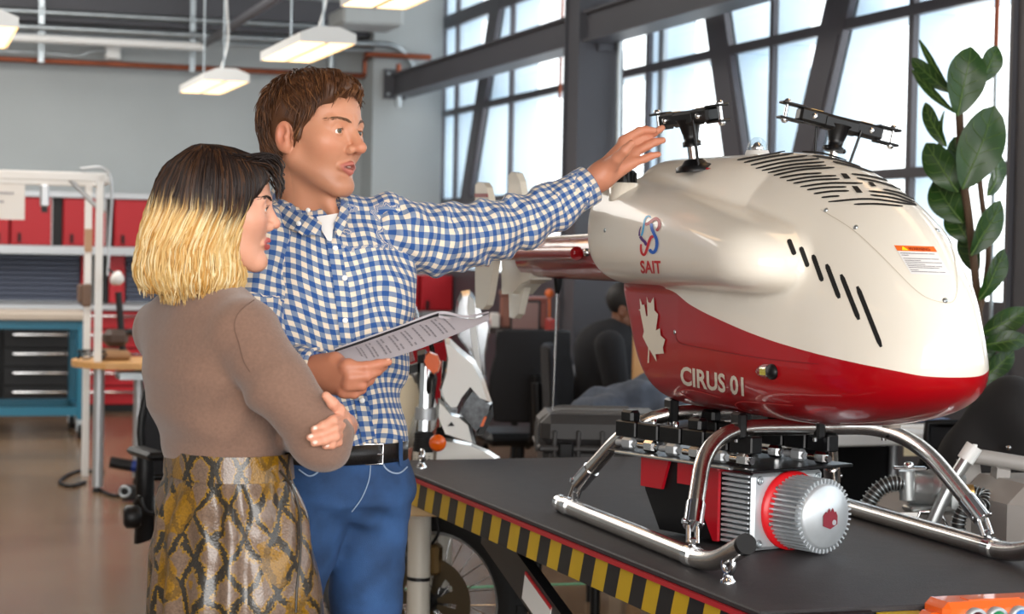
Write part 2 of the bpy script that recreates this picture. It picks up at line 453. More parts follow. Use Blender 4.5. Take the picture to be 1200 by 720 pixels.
# window wall: three bays of mullions, panes, outside fins and leaning braces
ZH = [1.25, 1.86, 2.65, 3.47, CZ]
def window(n, b0, b1, verts, braces):
    root = None
    m = MB()
    for z, t in ((1.23, 0.06), (1.86, 0.05), (2.65, 0.055), (3.47, 0.12), (CZ - 0.03, 0.06)):
        m.box((WA - 0.012, (b0 + b1) / 2, z), (0.04, b1 - b0, t))
    root = struct('window_%d' % n, m, M_frame)
    for k, b in enumerate(verts):
        w = 0.05; mm = M_frame
        if abs(b - 12.05) < 0.01: w, mm = 0.09, M_frame_lt
        struct('mullion', MB().box((WA - 0.008, b, 2.65), (0.03, w, 2.85)), mm, root)
        struct('fin', MB().box((WA + 0.115, b, 2.65), (0.20, 0.03, 2.85)), M_fin, root)
    for z in (1.86, 2.65, 3.47):
        struct('shelf_fin', MB().box((WA + 0.125, (b0 + b1) / 2, z), (0.19, b1 - b0, 0.03)), M_fin, root)
    xs = sorted(verts)
    for i in range(len(xs) - 1):
        for j in range(4):
            struct('pane', MB().box((WA + 0.012, (xs[i] + xs[i+1]) / 2, (ZH[j] + ZH[j+1]) / 2), (0.008, xs[i+1] - xs[i] - 0.02, ZH[j+1] - ZH[j] - 0.02)), M_glass, root)
    for (bt, bb) in braces:       # b at z = 3.5 and at z = 1.25
        s_ = (bt - bb) / 2.25; f = lambda z: bb + (z - 1.25) * s_
        struct('brace', MB().prism([(f(1.22) - 0.15, 1.22), (f(1.22) + 0.15, 1.22), (f(CZ) + 0.15, CZ), (f(CZ) - 0.15, CZ)], (WA - 0.035, 0, 0), (0, 1, 0), (0, 0, 1), (0.04, 0, 0)), M_frame, root)
        struct('brace_inset', MB().prism([(f(1.9) - 0.115, 1.9), (f(1.9) + 0.115, 1.9), (f(2.6) + 0.115, 2.6), (f(2.6) - 0.115, 2.6)], (WA - 0.041, 0, 0), (0, 1, 0), (0, 0, 1), (0.007, 0, 0)), M_frame, root)
        struct('brace_cladding', MB().prism([(f(1.22) - 0.15, 1.22), (f(1.22) + 0.15, 1.22), (f(CZ) + 0.15, CZ), (f(CZ) - 0.15, CZ)], (WA + 0.02, 0, 0), (0, 1, 0), (0, 0, 1), (0.30, 0, 0)), M_fin, root)
    return root
SP = 1.668
window(1, 12.2, 17.55, [17.50, 17.05, 15.385, 13.71, 12.3], [(15.8, 16.95)])
window(2, 6.7, 12.2, [12.05, 10.34, 8.71, 7.05], [(11.40, 10.50), (9.15, 10.22)])
window(3, 0.0, 6.7, [5.37, 3.70, 2.03, 0.36], [(6.2, 5.3), (3.9, 5.0)])
struct('trim_8', MB().box((WA - 0.02, 17.56, 2.65), (0.14, 0.1, 2.9)), M_frame_lt)

# ------------------------------------------------------------------ pendant lamps
def pendant(p, label, hang=True):
    """p: world position of the near end's bottom centre; runs along E2"""
    L = 1.22; w = 0.30
    t = thing('pendant_lamp', label, 'lamp', p, TH, 'linear pendant lamps')
    pr = [(-w/2, 0), (w/2, 0), (w/2, 0.05), (w*0.2, 0.085), (-w*0.2, 0.085), (-w/2, 0.05)]
    q = np.array(p)
    m = MB().prism(pr, q, E1, (0, 0, 1), E2 * 0.012).prism(pr, q + E2 * (L - 0.012), E1, (0, 0, 1), E2 * 0.012)
    rows = [(-w/2, 0.0), (-w/2, 0.05), (-w*0.2, 0.085), (w*0.2, 0.085), (w/2, 0.05), (w/2, 0.0)]
    for i in range(len(rows) - 1):
        (x0, z0), (x1, z1) = rows[i], rows[i+1]
        A = [q + E1*x0 + E2*0.01 + [0,0,z0], q + E1*x1 + E2*0.01 + [0,0,z1], q + E1*x1 + E2*(L-0.01) + [0,0,z1], q + E1*x0 + E2*(L-0.01) + [0,0,z0]]
        m.add(A, [(0, 1, 2, 3)])
    obj('housing', m, M_white, t)
    for s in (-1, 1):
        obj('diffuser', MB().box(q + E1 * s * 0.072 + E2 * L/2 + [0, 0, 0.006], (0.125, L - 0.04, 0.01), TH), M_lamp, t)
    obj('divider', MB().box(q + E2 * L/2 + [0, 0, 0.008], (0.018, L - 0.03, 0.016), TH), M_white, t)
    for b in (0.15, L - 0.15):
        obj('hanger', MB().tube([q + E2 * b + [0, 0, 0.08], q + E2 * b + [0, 0, CZ - q[2]]], 0.006, 6), M_steel, t)
    obj('feed_cable', MB().tube(bez([q + E2*0.3 + [0,0,0.08], q + E2*0.3 + E1*0.05 + [0,0,0.3], q + E2*0.2 + E1*0.02 + [0,0,0.6], q + E2*0.2 + [0,0,CZ - q[2]]]), 0.007, 6), M_white, t)
    return t
LZ = 2.52
pA = G(385, 50, LZ); pB = G(266, 95, LZ); pC = G(-14, 30, LZ); pD = G(520, -30, LZ)
pendant(pA, 'white pendant lamp hanging in front of the bent steel conduits near the pilaster')
pendant(pB, 'white pendant lamp hanging low below the dark ceiling strut')
pendant(pC, 'white pendant lamp above the aluminium frame with the paper sign')
pendant(pD, 'white pendant lamp beside the window beam with a glowing end')
for (a, b, lab) in ((0.2, 2.2, 'unseen pendant lamp over the open floor in front of the lift table'), (2.4, 3.6, 'unseen pendant lamp hanging over the front end of the lift table'), (-2.0, 3.4, 'unseen pendant lamp over the floor behind the woman in taupe'), (0.6, 5.6, 'unseen pendant lamp over the floor between the people and the motorcycle'), (3.4, 6.3, 'unseen pendant lamp hanging between the helicopter and the window wall'), (-2.2, 6.4, 'unseen pendant lamp over the empty floor before the oak desk'), (2.5, 0.6, 'unseen pendant lamp nearest the front wall on the window wall side'), (-0.4, -0.6, 'unseen pendant lamp nearest the front wall over the open floor')):
    pendant(RW(a, b, 2.75), lab)  # lamps out of view, continuing the seen rows, added to light the scene
m_ = MB().box(RW(3.62, 16.0, 3.30), (0.5, 0.6, 0.14), TH, 0.02)
solo('ceiling_unit_heater', m_, M_wall, 'grey box unit hanging under the ceiling near the pilaster', 'heater')

# ------------------------------------------------------------------ pipes and conduits
def pipe(name, pts, r, m, label, cat='pipe', rb=0.12, seg=8, group=None):
    return solo(name, MB().tube(fillet(pts, rb, 6), r, seg), m, label, cat, group)
bC = 17.25
def onz(a, b, z): return RW(a, b, z)
zs = [toR(PB(295, 27, bC))[2], toR(PB(200, 44, bC))[2], toR(PB(180, 51, bC))[2], toR(PB(200, 33, bC))[2]]
pipe('conduit', [RW(-4, bC, zs[0]), RW(4.35, bC, zs[0]), RW(4.48, bC - 0.02, zs[0] - 0.28), RW(4.48, bC - 0.02, 2.97)], 0.028, M_steel, 'thick galvanised conduit running highest along the back wall, bending down at the beam', 'conduit', 0.2)
pipe('conduit', [RW(-4, bC - 0.1, zs[3] - 0.06), RW(4.2, bC - 0.1, zs[3] - 0.06), RW(4.36, bC - 0.1, 2.97)], 0.028, M_steel, 'galvanised conduit just below the highest one on the back wall', 'conduit', 0.25)
pipe('conduit', [RW(-4, bC, zs[1] - 0.03), RW(4.05, bC, zs[1] - 0.03), RW(4.22, bC, 2.97)], 0.02, M_steel, 'thin galvanised conduit under the two thick ones on the back wall', 'conduit', 0.2)
zb_ = toR(PB(120, 49, bC - 0.4))[2]
pipe('conduit', [RW(-4, bC - 0.4, zb_), RW(toR(PB(240, 57, bC - 0.4))[0], bC - 0.4, zb_)], 0.034, M_white, 'pale painted conduit ending at the diagonal ceiling strut', 'conduit')
e_ = toR(PB(240, 57, bC - 0.4))
pipe('ceiling_strut', [RW(e_[0], bC - 0.35, zb_ + 0.03), RW(e_[0], 10.0, zb_ + 0.03)], 0.035, M_dark, 'dark steel ceiling strut running towards the windows over the lamps', 'strut')
zc_ = toR(PB(150, 74, 17.5))[2]
pipe('copper_pipe', [RW(-4, 17.5, zc_), RW(toR(PB(428, 92, 17.5))[0], 17.5, zc_ - 0.02), RW(toR(PB(428, 92, 17.5))[0], 17.5, zc_ + 0.14), RW(toR(PB(430, 75, 17.1))[0], 17.12, zc_ + 0.14), RW(toR(PB(505, 77, 17.1))[0], 17.12, zc_ + 0.14)], 0.026, M_copper, 'copper pipe running level along the grey back wall', 'pipe', 0.04)
o_ = pipe('copper_pipe', [PB(467, 75, 17.1), PB(467, 112, 17.1)], 0.022, M_copper, 'short copper drop pipe in front of the pilaster', 'pipe')
obj('cap', MB().tube([PB(467, 112, 17.1), PB(467, 125, 17.1)], 0.028, 8), M_steel, o_)
solo('copper_pipe', MB().tube([PA(660, -40, 4.5), PA(656, 115, 4.5)], 0.012, 8), M_copper, 'vertical copper pipe in front of the window beside the steel column', 'pipe')
solo('white_pipe', MB().tube([PA(656, 115, 4.5), PA(652, 330, 4.5)], 0.008, 8), M_white, 'thin white pipe below the copper one at the window', 'pipe')
solo('copper_pipe', MB().tube([PA(1170, -40, 4.5), PA(1167, 58, 4.5)], 0.011, 8), M_copper, 'vertical copper pipe at the window behind the fig leaves', 'pipe')
solo('drain_pipe', MB().tube([PA(1167, 58, 4.5), PA(1160, 440, 4.5)], 0.009, 8), M_steel, 'thin grey pipe continuing below the copper one behind the fig', 'pipe')
solo('conduit', MB().tube(bez([PA(722, 330, 4.36), PA(724, 180, 4.36), PA(726, 60, 4.36), PA(729, 14, 4.36), PA(738, 0, 4.36), PA(760, -12, 4.36)]), 0.018, 8), M_steel, 'vertical conduit beside the steel column curving under the beam', 'conduit')
solo('black_cable', MB().tube([PA(727, 330, 4.42), PA(729, 60, 4.42)], 0.012, 6), M_black, 'black cable strapped along the conduit by the steel column', 'cable')
jb = solo('junction_box', MB().box(PB(132, 61, 17.5), (0.13, 0.08, 0.13), TH, 0.01), M_white, 'small white junction box on the back wall', 'box')
obj('cover_plate', MB().box(PB(132, 61, 17.45), (0.10, 0.015, 0.10), TH), M_white, jb)
solo('flexible_conduit', MB().tube(bez([PB(-20, 59, 17.45), PB(60, 63, 17.45), PB(92, 66, 17.45), PB(105, 61, 17.45), PB(124, 60, 17.45)]), 0.014, 8), M_steel, 'thin flexible conduit feeding the white junction box', 'conduit')
for (x, y0, y1, lab) in ((48, -30, 73, 'slotted strut hanger on the wall above the aluminium frame'), (225, -20, 84, 'slotted strut hanger on the wall beside the low pendant lamp')):
    p0 = PB(x, y0, 17.18); p1 = PB(x, y1, 17.18); p0[:2] = p1[:2]
    t = thing('strut_hanger', lab, 'strut', p1)
    obj('channel', MB().box((p0 + p1) / 2, (0.045, 0.03, p0[2] - p1[2]), TH), M_steel, t)
    for k, z in enumerate((zs[0], zs[3] - 0.06, zs[1] - 0.03, zc_ + 0.08)):
        obj('pipe_clamp', MB().torus(np.array([p1[0], p1[1], z]), 0.036, 0.008, E1, 12, 6), M_steel, t)
solo('wall_conduit', MB().tube([RW(toR(PB(388, 90, 17.45))[0], 17.45, 2.85), RW(toR(PB(388, 90, 17.45))[0], 17.45, 3.3)], 0.03, 8), M_steel, 'short vertical conduit above the copper pipe on the back wall', 'conduit')

# ------------------------------------------------------------------ workshop storage along the back wall
UB = 17.22
def aB(x, b=UB): return toR(PB(x, 260, b))[0]
doors = [(-62, -14), (-12, 11), (12.5, 60.5), (74, 124), (134, 184), (194, 244), (254, 304), (314, 364), (374, 424)]
ORD = ['nearest', 'second', 'third', 'fourth', 'fifth', 'sixth', 'seventh', 'eighth', 'ninth']
for i, (x0, x1) in enumerate(doors):
    a0, a1 = aB(x0), aB(x1); c = (a0 + a1) / 2
    t = thing('hanging_cabinet', ORD[len(doors) - 1 - i] + ' red wall cabinet from the grey pilaster, under the pale top rail', 'cabinet', RW(c, UB, 1.395), TH, 'red wall cabinets on the back wall')
    obj('body', MB().box(RW(c, UB + 0.195, 1.60), (a1 - a0, 0.35, 0.41), TH), M_red, t)
    d = obj('door', MB().box(RW(c, UB, 1.60), (a1 - a0 - 0.01, 0.03, 0.40), TH, 0.006), M_red, t)
    obj('handle', MB().box(RW(a0 + 0.07, UB - 0.025, 1.46), (0.025, 0.025, 0.08), TH, 0.005), M_black, d)
for kk, (x0, x1) in enumerate([(61.5, 73), (125, 133), (184.5, 193.5), (244.5, 253.5), (304.5, 313.5), (364.5, 373.5), (424.5, 434)]):
    a0, a1 = aB(x0), aB(x1)
    t = solo('cabinet_divider', MB().box(RW((a0+a1)/2, UB + 0.19, 1.60), (a1 - a0, 0.30, 0.41), TH), M_black, ORD[6 - kk] + ' black divider strip from the pilaster between red wall cabinets', 'divider', 'black dividers between the wall cabinets')
    obj('edge_strip', MB().box(RW(a0 - 0.006, UB + 0.02, 1.60), (0.008, 0.04, 0.40), TH), M_white, t)
def rail(name, z, h, dep, label, a1=3.96):
    solo(name, MB().box(RW((-3.5 + a1) / 2, UB - dep/2 + 0.36, z), (a1 + 3.5, dep, h), TH), M_alu, label, 'rail')
rail('top_rail', 1.83, 0.045, 0.40, 'pale aluminium rail along the top of the red cabinets')
rail('mid_rail', 1.36, 0.07, 0.40, 'pale aluminium rail under the red cabinets')
ct = solo('wall_counter', MB().box(RW(0.23, 17.30, 0.885), (7.46, 0.62, 0.05), TH, 0.008), M_alu, 'long pale counter under the shutters on the back wall', 'counter')
M_slat = mat('shutter_slat', (74, 80, 96), 0.5)
for (x0, x1, lab) in ((-70, 95, 'dark blue slatted shutter behind the aluminium frame'), (148, 300, 'dark blue slatted shutter behind the blonde hair'), (318, 420, 'dark blue slatted shutter beyond the man')):
    a0, a1 = aB(x0, 17.4), aB(x1, 17.4); t = thing('roller_shutter', lab, 'shutter', RW((a0+a1)/2, 17.42, 0.915), TH)
    for k in range(9):
        obj('slat', MB().box(RW((a0+a1)/2, 17.42, 0.94 + 0.044 * k), (a1 - a0, 0.03, 0.041), TH, 0.012), M_slat, t)
    obj('bottom_bar', MB().box(RW((a0+a1)/2, 17.41, 0.918), (a1 - a0, 0.04, 0.006), TH), M_alu, t)
for (x0, x1, lab) in ((96, 105, 'narrow red post beside the far aluminium post under the rail'), (129, 147, 'wide red post next to the black post under the rail'), (301, 317, 'red post between the shutters behind the two people')):
    a0, a1 = aB(x0, 17.38), aB(x1, 17.38)
    solo('shutter_post', MB().box(RW((a0+a1)/2, 17.42, 1.117), (a1 - a0, 0.10, 0.41), TH, 0.005), M_red, lab, 'post', 'red posts between shutters')
t = solo('shutter_post', MB().box(RW((aB(121)+aB(128))/2, 17.43, 1.117), (0.06, 0.08, 0.41), TH), M_black, 'black post beside the wide red post under the rail', 'post')
# red cupboards on the counter near the pilaster
for (x0, x1, lab) in ((445, 492, 'red counter cupboard whose handle is hidden beside the man'), (494, 532, 'red counter cupboard next to the far corner window')):
    a0, a1 = aB(x0, 16.9), aB(x1, 16.9); t = thing('counter_cupboard', lab, 'cabinet', RW((a0+a1)/2, 16.95, 0.0), TH)
    obj('body', MB().box(RW((a0+a1)/2, 17.05, 0.60), (a1-a0, 0.26, 1.2), TH), M_red, t)
    d = obj('door', MB().box(RW((a0+a1)/2, 16.9, 1.05), (a1-a0-0.01, 0.03, 0.30), TH, 0.006), M_red, t)
    obj('handle', MB().box(RW(a0+0.06, 16.875, 0.94), (0.025, 0.025, 0.08), TH), M_black, d)
    obj('ledge', MB().box(RW((a0+a1)/2, 16.88, 0.86), (a1-a0, 0.10, 0.05), TH), M_alu, t)
# drawer units below the counter
def drawer_unit(a0, a1, m, label, nd=5):
    t = thing('drawer_cabinet', label, 'cabinet', RW((a0+a1)/2, 17.3, 0.0), TH)
    obj('body', MB().box(RW((a0+a1)/2, 17.32, 0.43), (a1-a0, 0.55, 0.855), TH), M_black, t)
    hh = 0.80 / nd
    for k in range(nd):
        z = 0.06 + hh * (k + 0.5)
        d = obj('drawer', MB().box(RW((a0+a1)/2, 17.04, z), (a1-a0-0.02, 0.03, hh-0.012), TH, 0.005), m, t)
        obj('handle', MB().tube(fillet([RW(a0+0.08, 17.02, z+hh*0.2), RW(a0+0.08, 16.985, z+hh*0.2), RW(a1-0.08, 16.985, z+hh*0.2), RW(a1-0.08, 17.02, z+hh*0.2)], 0.012, 3), 0.012, 6), M_chrome, d)
x = -1.0
for k, (w, mm, lab) in enumerate(((0.9, M_black, 'black drawer cabinet under the counter left of the blue workbench'), (0.9, M_black, 'black drawer cabinet behind the blue workbench'), (0.62, M_black, 'black drawer cabinet beside the aluminium post'), (0.62, M_red, 'red drawer cabinet with chrome handles beside the aluminium post'), (0.62, M_black, 'black drawer cabinet behind the wooden desk'), (0.8, M_black, 'black drawer cabinet behind the blonde woman'))):
    drawer_unit(x, x + w, mm, lab); x += w + 0.01

# blue workbench on castors
M_teal = mat('teal_steel', (28, 106, 132), 0.45)
M_bench = mat('bench_board', (176, 164, 150), 0.55, var=(3, 0.06))
t = thing('workbench', 'teal steel workbench on castors with a beige board top', 'workbench', RW(0.4, 15.2, 0), TH)
a1 = 1.30; a0 = -0.6; b0 = 14.75; b1 = 15.6
obj('table_top', MB().box(RW((a0+a1)/2, (b0+b1)/2, 0.89), (a1-a0+0.06, b1-b0+0.06, 0.05), TH, 0.006), M_bench, t)
for a in (a0+0.03, a1-0.03):
    for b in (b0+0.03, b1-0.03):
        obj('leg', MB().box(RW(a, b, 0.50), (0.06, 0.06, 0.72), TH, 0.006), M_teal, t)
        c = obj('castor', MB().lathe([(0.055, -0.02), (0.06, 0), (0.055, 0.02)], RW(a, b, 0.06), E1, 14), M_rubber, t)
        obj('fork', MB().box(RW(a, b, 0.115), (0.055, 0.06, 0.05), TH).box(RW(a-0.027, b, 0.08), (0.006, 0.04, 0.06), TH).box(RW(a+0.027, b, 0.08), (0.006, 0.04, 0.06), TH), M_steel, c)
for b in (b0+0.03, b1-0.03):
    for z in (0.83, 0.20): obj('rail', MB().box(RW((a0+a1)/2, b, z), (a1-a0-0.1, 0.05, 0.06), TH), M_teal, t)
for a in (a0+0.03, a1-0.03):
    for z in (0.83, 0.20): obj('rail', MB().box(RW(a, (b0+b1)/2, z), (0.05, b1-b0-0.1, 0.05), TH), M_teal, t)
obj('brace_bar', MB().tube([RW(0.55, b0+0.05, 0.23), RW(0.15, b1-0.05, 0.5)], 0.02, 6), M_steel, t)

# aluminium-framed desk with oak top
dp = toR(G(110, 577, 0)); da, db = dp[0], dp[1]
t = thing('desk', 'oak-topped desk with rounded end, standing on silver legs', 'desk', RW(da + 0.6, db + 0.3, 0), TH)
pr = [(1.5, -0.12), (0.10, -0.12)] + [(0.10 - 0.22 * math.sin(q), 0.22 - 0.34 * math.cos(q)) for q in np.linspace(0.25, PI - 0.25, 9)] + [(0.10, 0.56), (1.5, 0.56)]
obj('table_top', MB().prism([(p, q) for p, q in pr], RW(da, db, 0.715), E1, E2, (0, 0, 0.035)), M_wood, t)
for (a, b) in ((da + 0.02, db), (da + 1.4, db), (da + 1.4, db + 0.5), (da + 0.30, db + 0.45)):
    l = obj('leg', MB().tube([RW(a, b, 0.03), RW(a, b, 0.715)], 0.032, 10), M_alu, t)
    obj('foot', MB().lathe([(0.03, 0), (0.03, 0.012), (0.012, 0.03)], RW(a, b, 0), (0, 0, 1), 10), M_black, l)
obj('cable_tray', MB().box(RW(da + 0.75, db + 0.25, 0.66), (1.2, 0.25, 0.04), TH), M_steel, t)
# overhead aluminium frame
t = thing('overhead_frame', 'white aluminium profile frame rising beside the oak desk', 'frame', RW(da, db + 0.62, 0), TH)
zt = 1.82
pts = {'near': (da + 0.012, db + 0.02, 0.75), 'far': (toR(PB(103, 300, db + 0.78))[0], db + 0.78, 0.0)}
for k, (a, b, z0) in pts.items():
    obj('post', MB().box(RW(a, b, (z0 + zt) / 2), (0.042, 0.042, zt - z0), TH, 0.004), M_white, t)
obj('top_bar', MB().box(RW(da - 0.55, db + 0.02, zt - 0.005), (1.2, 0.042, 0.05), TH, 0.004), M_white, t)
obj('top_bar', MB().box(RW(da - 0.5, db + 0.78, zt - 0.02), (1.2, 0.04, 0.04), TH, 0.004), M_white, t)
obj('top_bar', MB().box(RW(da + 0.06, db + 0.40, zt - 0.02), (0.04, 0.76, 0.04), TH, 0.004), M_white, t)
obj('corner_brace', MB().tube([RW(da - 0.16, db + 0.02, zt - 0.02), RW(da + 0.02, db + 0.02, zt - 0.20)], 0.014, 6), M_alu, t)
obj('corner_brace', MB().tube([RW(da + 0.04, db + 0.2, zt - 0.02), RW(da + 0.04, db + 0.04, zt - 0.2)], 0.014, 6), M_alu, t)
obj('taped_label', MB().box(RW(toR(PB(103, 300, db + 0.78))[0], db + 0.755, 1.45), (0.046, 0.01, 0.14), TH), mat('brown_tape', (176, 140, 110), 0.6), t)
solo('cable_bundle', MB().tube(bez([RW(da - 0.1, db, zt + 0.04), RW(da + 0.03, db - 0.02, zt + 0.045), RW(da + 0.075, db - 0.02, zt - 0.06), RW(da + 0.07, db, 1.5), RW(da + 0.06, db - 0.01, 1.25)]), 0.009, 6), M_alu, 'grey cable bundle wrapped over the corner of the aluminium frame', 'cable')
M_paper = mat('paper', (232, 230, 226), 0.7)
pp = RW(da - 0.72, db - 0.03, 1.66)
s_ = solo('paper_sign', MB().box(pp, (0.62, 0.006, 0.20), TH), M_paper, 'white paper sign hanging from the aluminium frame', 'sign')
for k in range(3): obj('print_line', MB().box(pp + [0, 0, 0.05 - 0.05 * k] - E2 * 0.004 + E1 * (0.12 - 0.03 * k), (0.26 - 0.05 * k, 0.002, 0.012), TH), mat('faint_ink', (170, 168, 172), 0.8), s_)
hk = RW(da - 0.30, db - 0.02, 1.72)
h_ = solo('hanging_tool', MB().box(hk - [0, 0, 0.02], (0.05, 0.04, 0.13), TH, 0.01), M_alu, 'small grey hook hanging beside the paper sign', 'hook'); obj('tip', MB().box(hk - [0, 0, 0.1], (0.035, 0.03, 0.03), TH), M_black, h_)
lp = thing('clip_lamp', 'small clip lamp with a round white reflector on the post', 'lamp', RW(da + 0.09, db - 0.06, 1.24), TH)
obj('reflector', MB().lathe([(0.005, 0.05), (0.028, 0.04), (0.045, 0.0), (0.040, 0.0), (0.02, 0.03)], RW(da + 0.10, db - 0.08, 1.24), -(E2 * 0.7 - E1 * 0.6 + np.array([0, 0, 0.4])), 14), M_white, lp)
obj('stem', MB().tube([RW(da + 0.10, db - 0.05, 1.26), RW(da + 0.05, db + 0.01, 1.30)], 0.008, 6), M_black, lp)
tp = PB(101, 346, db + 0.75)
g_ = solo('glue_gun', MB().box(tp, (0.06, 0.05, 0.14), 0.4, 0.01).box(tp + [-0.04, 0, 0.01], (0.03, 0.05, 0.11), 0.2, 0.008), mat('dusty_brown', (110, 88, 74), 0.6), 'brown tool hanging on the far aluminium post', 'tool')
# microscope-like instrument on the oak desk
ip = RW(da + 0.12, db + 0.25, 0.75)
t = thing('bench_instrument', 'dark bench instrument with slanted column on the oak desk', 'instrument', ip, TH)
obj('base', MB().box(ip + [0, 0, 0.03], (0.20, 0.22, 0.06), TH, 0.02), mat('tan_plastic', (150, 112, 74), 0.5), t)
obj('column', MB().tube([ip + [0.06, 0, 0.05], ip + [0.03, 0, 0.40]], 0.02, 8), M_black, t)
obj('head', MB().box(ip + [0.02, -0.02, 0.13], (0.14, 0.12, 0.10), 0.5, 0.03), mat('dark_bronze', (70, 54, 46), 0.5), t)
obj('arm', MB().tube([ip + [0.02, 0, 0.14], ip + [0.12, 0, 0.17]], 0.02, 8), M_black, t)
for (q, lab) in ((RW(da - 0.02, db + 0.1, 0.75), 'tangle of thin cable on the oak desk end'),):
    solo('cable_coil', MB().tube([q + [0.07 * math.cos(i) * (1 + 0.2 * math.sin(3.1*i)), 0.05 * math.sin(i*1.1), 0.012 + 0.05 * abs(math.sin(i * 0.7))] for i in np.linspace(0, 16, 60)], 0.005, 5), M_black, lab, 'cable')
# loose things on the floor by the desk
cb = [G(122, 553, 0.01), G(95, 552, 0.01), G(78, 558, 0.01), G(70, 566, 0.01), G(84, 570, 0.01), G(100, 565, 0.01)]
solo('floor_cable', MB().tube(bez(cb), 0.012, 6), M_black, 'black cable looped on the floor beside the silver desk leg', 'cable')
cb = [G(118, 575, 0.01), G(132, 581, 0.01), G(148, 580, 0.01), G(165, 574, 0.01), G(175, 566, 0.01)]
solo('floor_cable', MB().tube(bez(cb), 0.011, 6), M_black, 'black cable lying from the desk leg towards the chair', 'cable')
tq = G(143, 572, 0.0)
t = thing('power_tool', 'black power tool with a blue ring standing under the desk', 'tool', tq, 0)
obj('barrel', MB().tube([tq + [-0.07, 0, 0.15], tq + [0.06, 0, 0.13]], 0.035, 10), M_black, t)
obj('blue_ring', MB().tube([tq + [0.06, 0, 0.13], tq + [0.085, 0, 0.127]], 0.037, 10), mat('tool_blue', (20, 52, 130), 0.4), t)
obj('grip', MB().box(tq + [0.10, 0, 0.07], (0.05, 0.05, 0.14), 0, 0.012), M_black, t)
obj('chuck', MB().tube([tq + [0.085, 0, 0.127], tq + [0.14, 0, 0.12]], 0.03, 10), M_black, t)
t = thing('desk_camera', 'small silver device beside the power tool on the floor', 'device', G(152, 588, 0), 0); q = G(152, 588, 0)
obj('body', MB().box(q + [0, 0, 0.05], (0.10, 0.08, 0.08), 0.3, 0.012), M_black, t); obj('ring', MB().torus(q + [-0.02, -0.045, 0.06], 0.028, 0.008, (0, 1, 0), 16, 6), M_steel, t)
tape = MB()
tA, tB = toR(G(330, 690, 0)), toR(G(800, 694, 0))
solo('floor_tape', MB().box(RW((tA[0]+tB[0])/2, 8.15, 0.002), (tB[0]-tA[0], 0.03, 0.002), TH), mat('green_tape', (110, 190, 150), 0.5), 'strip of green tape stuck on the concrete floor', 'tape')
# ------------------------------------------------------------------ lift table
_ta = G(480, 553, 0.8); _tb = G(878, 713, 0.8); TT = math.atan2(-(_tb - _ta)[0], (_tb - _ta)[1]) + PI; T1 = np.array([math.cos(TT), math.sin(TT), 0]); T2 = np.array([-math.sin(TT), math.cos(TT), 0])
TC = G(890, 717.5, 0.8); TL = 2.58; TWD = 0.90
def TP(a, b, z): return np.array([TC[0], TC[1], 0]) + T1 * a + T2 * b + np.array([0, 0, z])
M_mat = mat('table_rubber', (48, 45, 47), 0.62, var=(26, 0.16), bump=(160, 0.25))
M_scis = mat('lift_black', (20, 20, 23), 0.4)
M_yel = mat('hazard_yellow', (206, 168, 16), 0.5, var=(14, 0.06)); M_blk = mat('hazard_black', (22, 21, 23), 0.5)
M_redp = mat('edge_red', (190, 30, 40), 0.45)
t = thing('lift_table', 'black rubber-topped scissor lift table edged with yellow and black hazard stripes', 'table', TP(TWD/2, TL/2, 0), TT)
obj('table_top', MB().box(TP(TWD/2, TL/2, 0.7935), (TWD, TL, 0.013), TT, 0.003), M_mat, t)
obj('red_edge', MB().box(TP(-0.001, TL/2, 0.782), (0.012, TL, 0.010), TT), M_redp, t)
obj('skirt', MB().box(TP(0.013, TL/2, 0.7455), (0.02, TL, 0.083), TT).box(TP(TWD-0.013, TL/2, 0.7455), (0.02, TL, 0.083), TT).box(TP(TWD/2, TL-0.012, 0.7455), (TWD, 0.02, 0.083), TT).box(TP(TWD/2, 0.012, 0.7455), (TWD, 0.02, 0.083), TT), M_scis, t)
per = 0.0718; k = 0; b = 0.02
while b < TL - 0.09:
    sl = 0.028
    m = MB().prism([(b + sl, 0.706), (b + sl + per, 0.706), (b + per, 0.777), (b, 0.777)], TP(0.003, 0, 0), T2, (0, 0, 1), -T1 * 0.003)
    obj('hazard_stripe', m, M_yel if k % 2 == 0 else M_blk, t); b += per; k += 1
obj('front_bumper', MB().tube([TP(0.02, -0.02, 0.782), TP(0.22, -0.02, 0.782)], 0.016, 8), M_scis, t)
obj('yellow_plate', MB().box(TP(0.285, -0.03, 0.775), (0.09, 0.05, 0.03), TT), M_yel, t)
for s_ in (0.09, TWD - 0.09):
    ar = obj('scissor_arm', MB().box(TP(s_, 0.85, 0.41), (0.03, 2.04, 0.10), np.array([T1, T2 * math.cos(0.29) + np.array([0, 0, math.sin(0.29)]), np.cross(T1, T2 * math.cos(0.29) + np.array([0, 0, math.sin(0.29)]))]).T), M_scis, t)
    obj('scissor_arm', MB().box(TP(s_ + 0.04, 0.95, 0.41), (0.03, 2.04, 0.10), np.array([T1, T2 * math.cos(-0.29) + np.array([0, 0, math.sin(-0.29)]), np.cross(T1, T2 * math.cos(-0.29) + np.array([0, 0, math.sin(-0.29)]))]).T), M_scis, t)
    if s_ < 0.2:
        n_ = np.cross(T1, T2 * math.cos(0.29) + np.array([0, 0, math.sin(0.29)])); d_ = T2 * math.cos(0.29) + np.array([0, 0, math.sin(0.29)])
        base = TP(s_ - 0.017, 0.85, 0.41) + d_ * 0.56
        st = obj('safety_sticker', MB().box(base, (0.003, 0.20, 0.075), np.array([T1, d_, n_]).T), M_paper, ar)
        obj('sticker_stripe', MB().box(base + n_ * 0.034, (0.004, 0.20, 0.008), np.array([T1, d_, n_]).T), M_redp, ar)
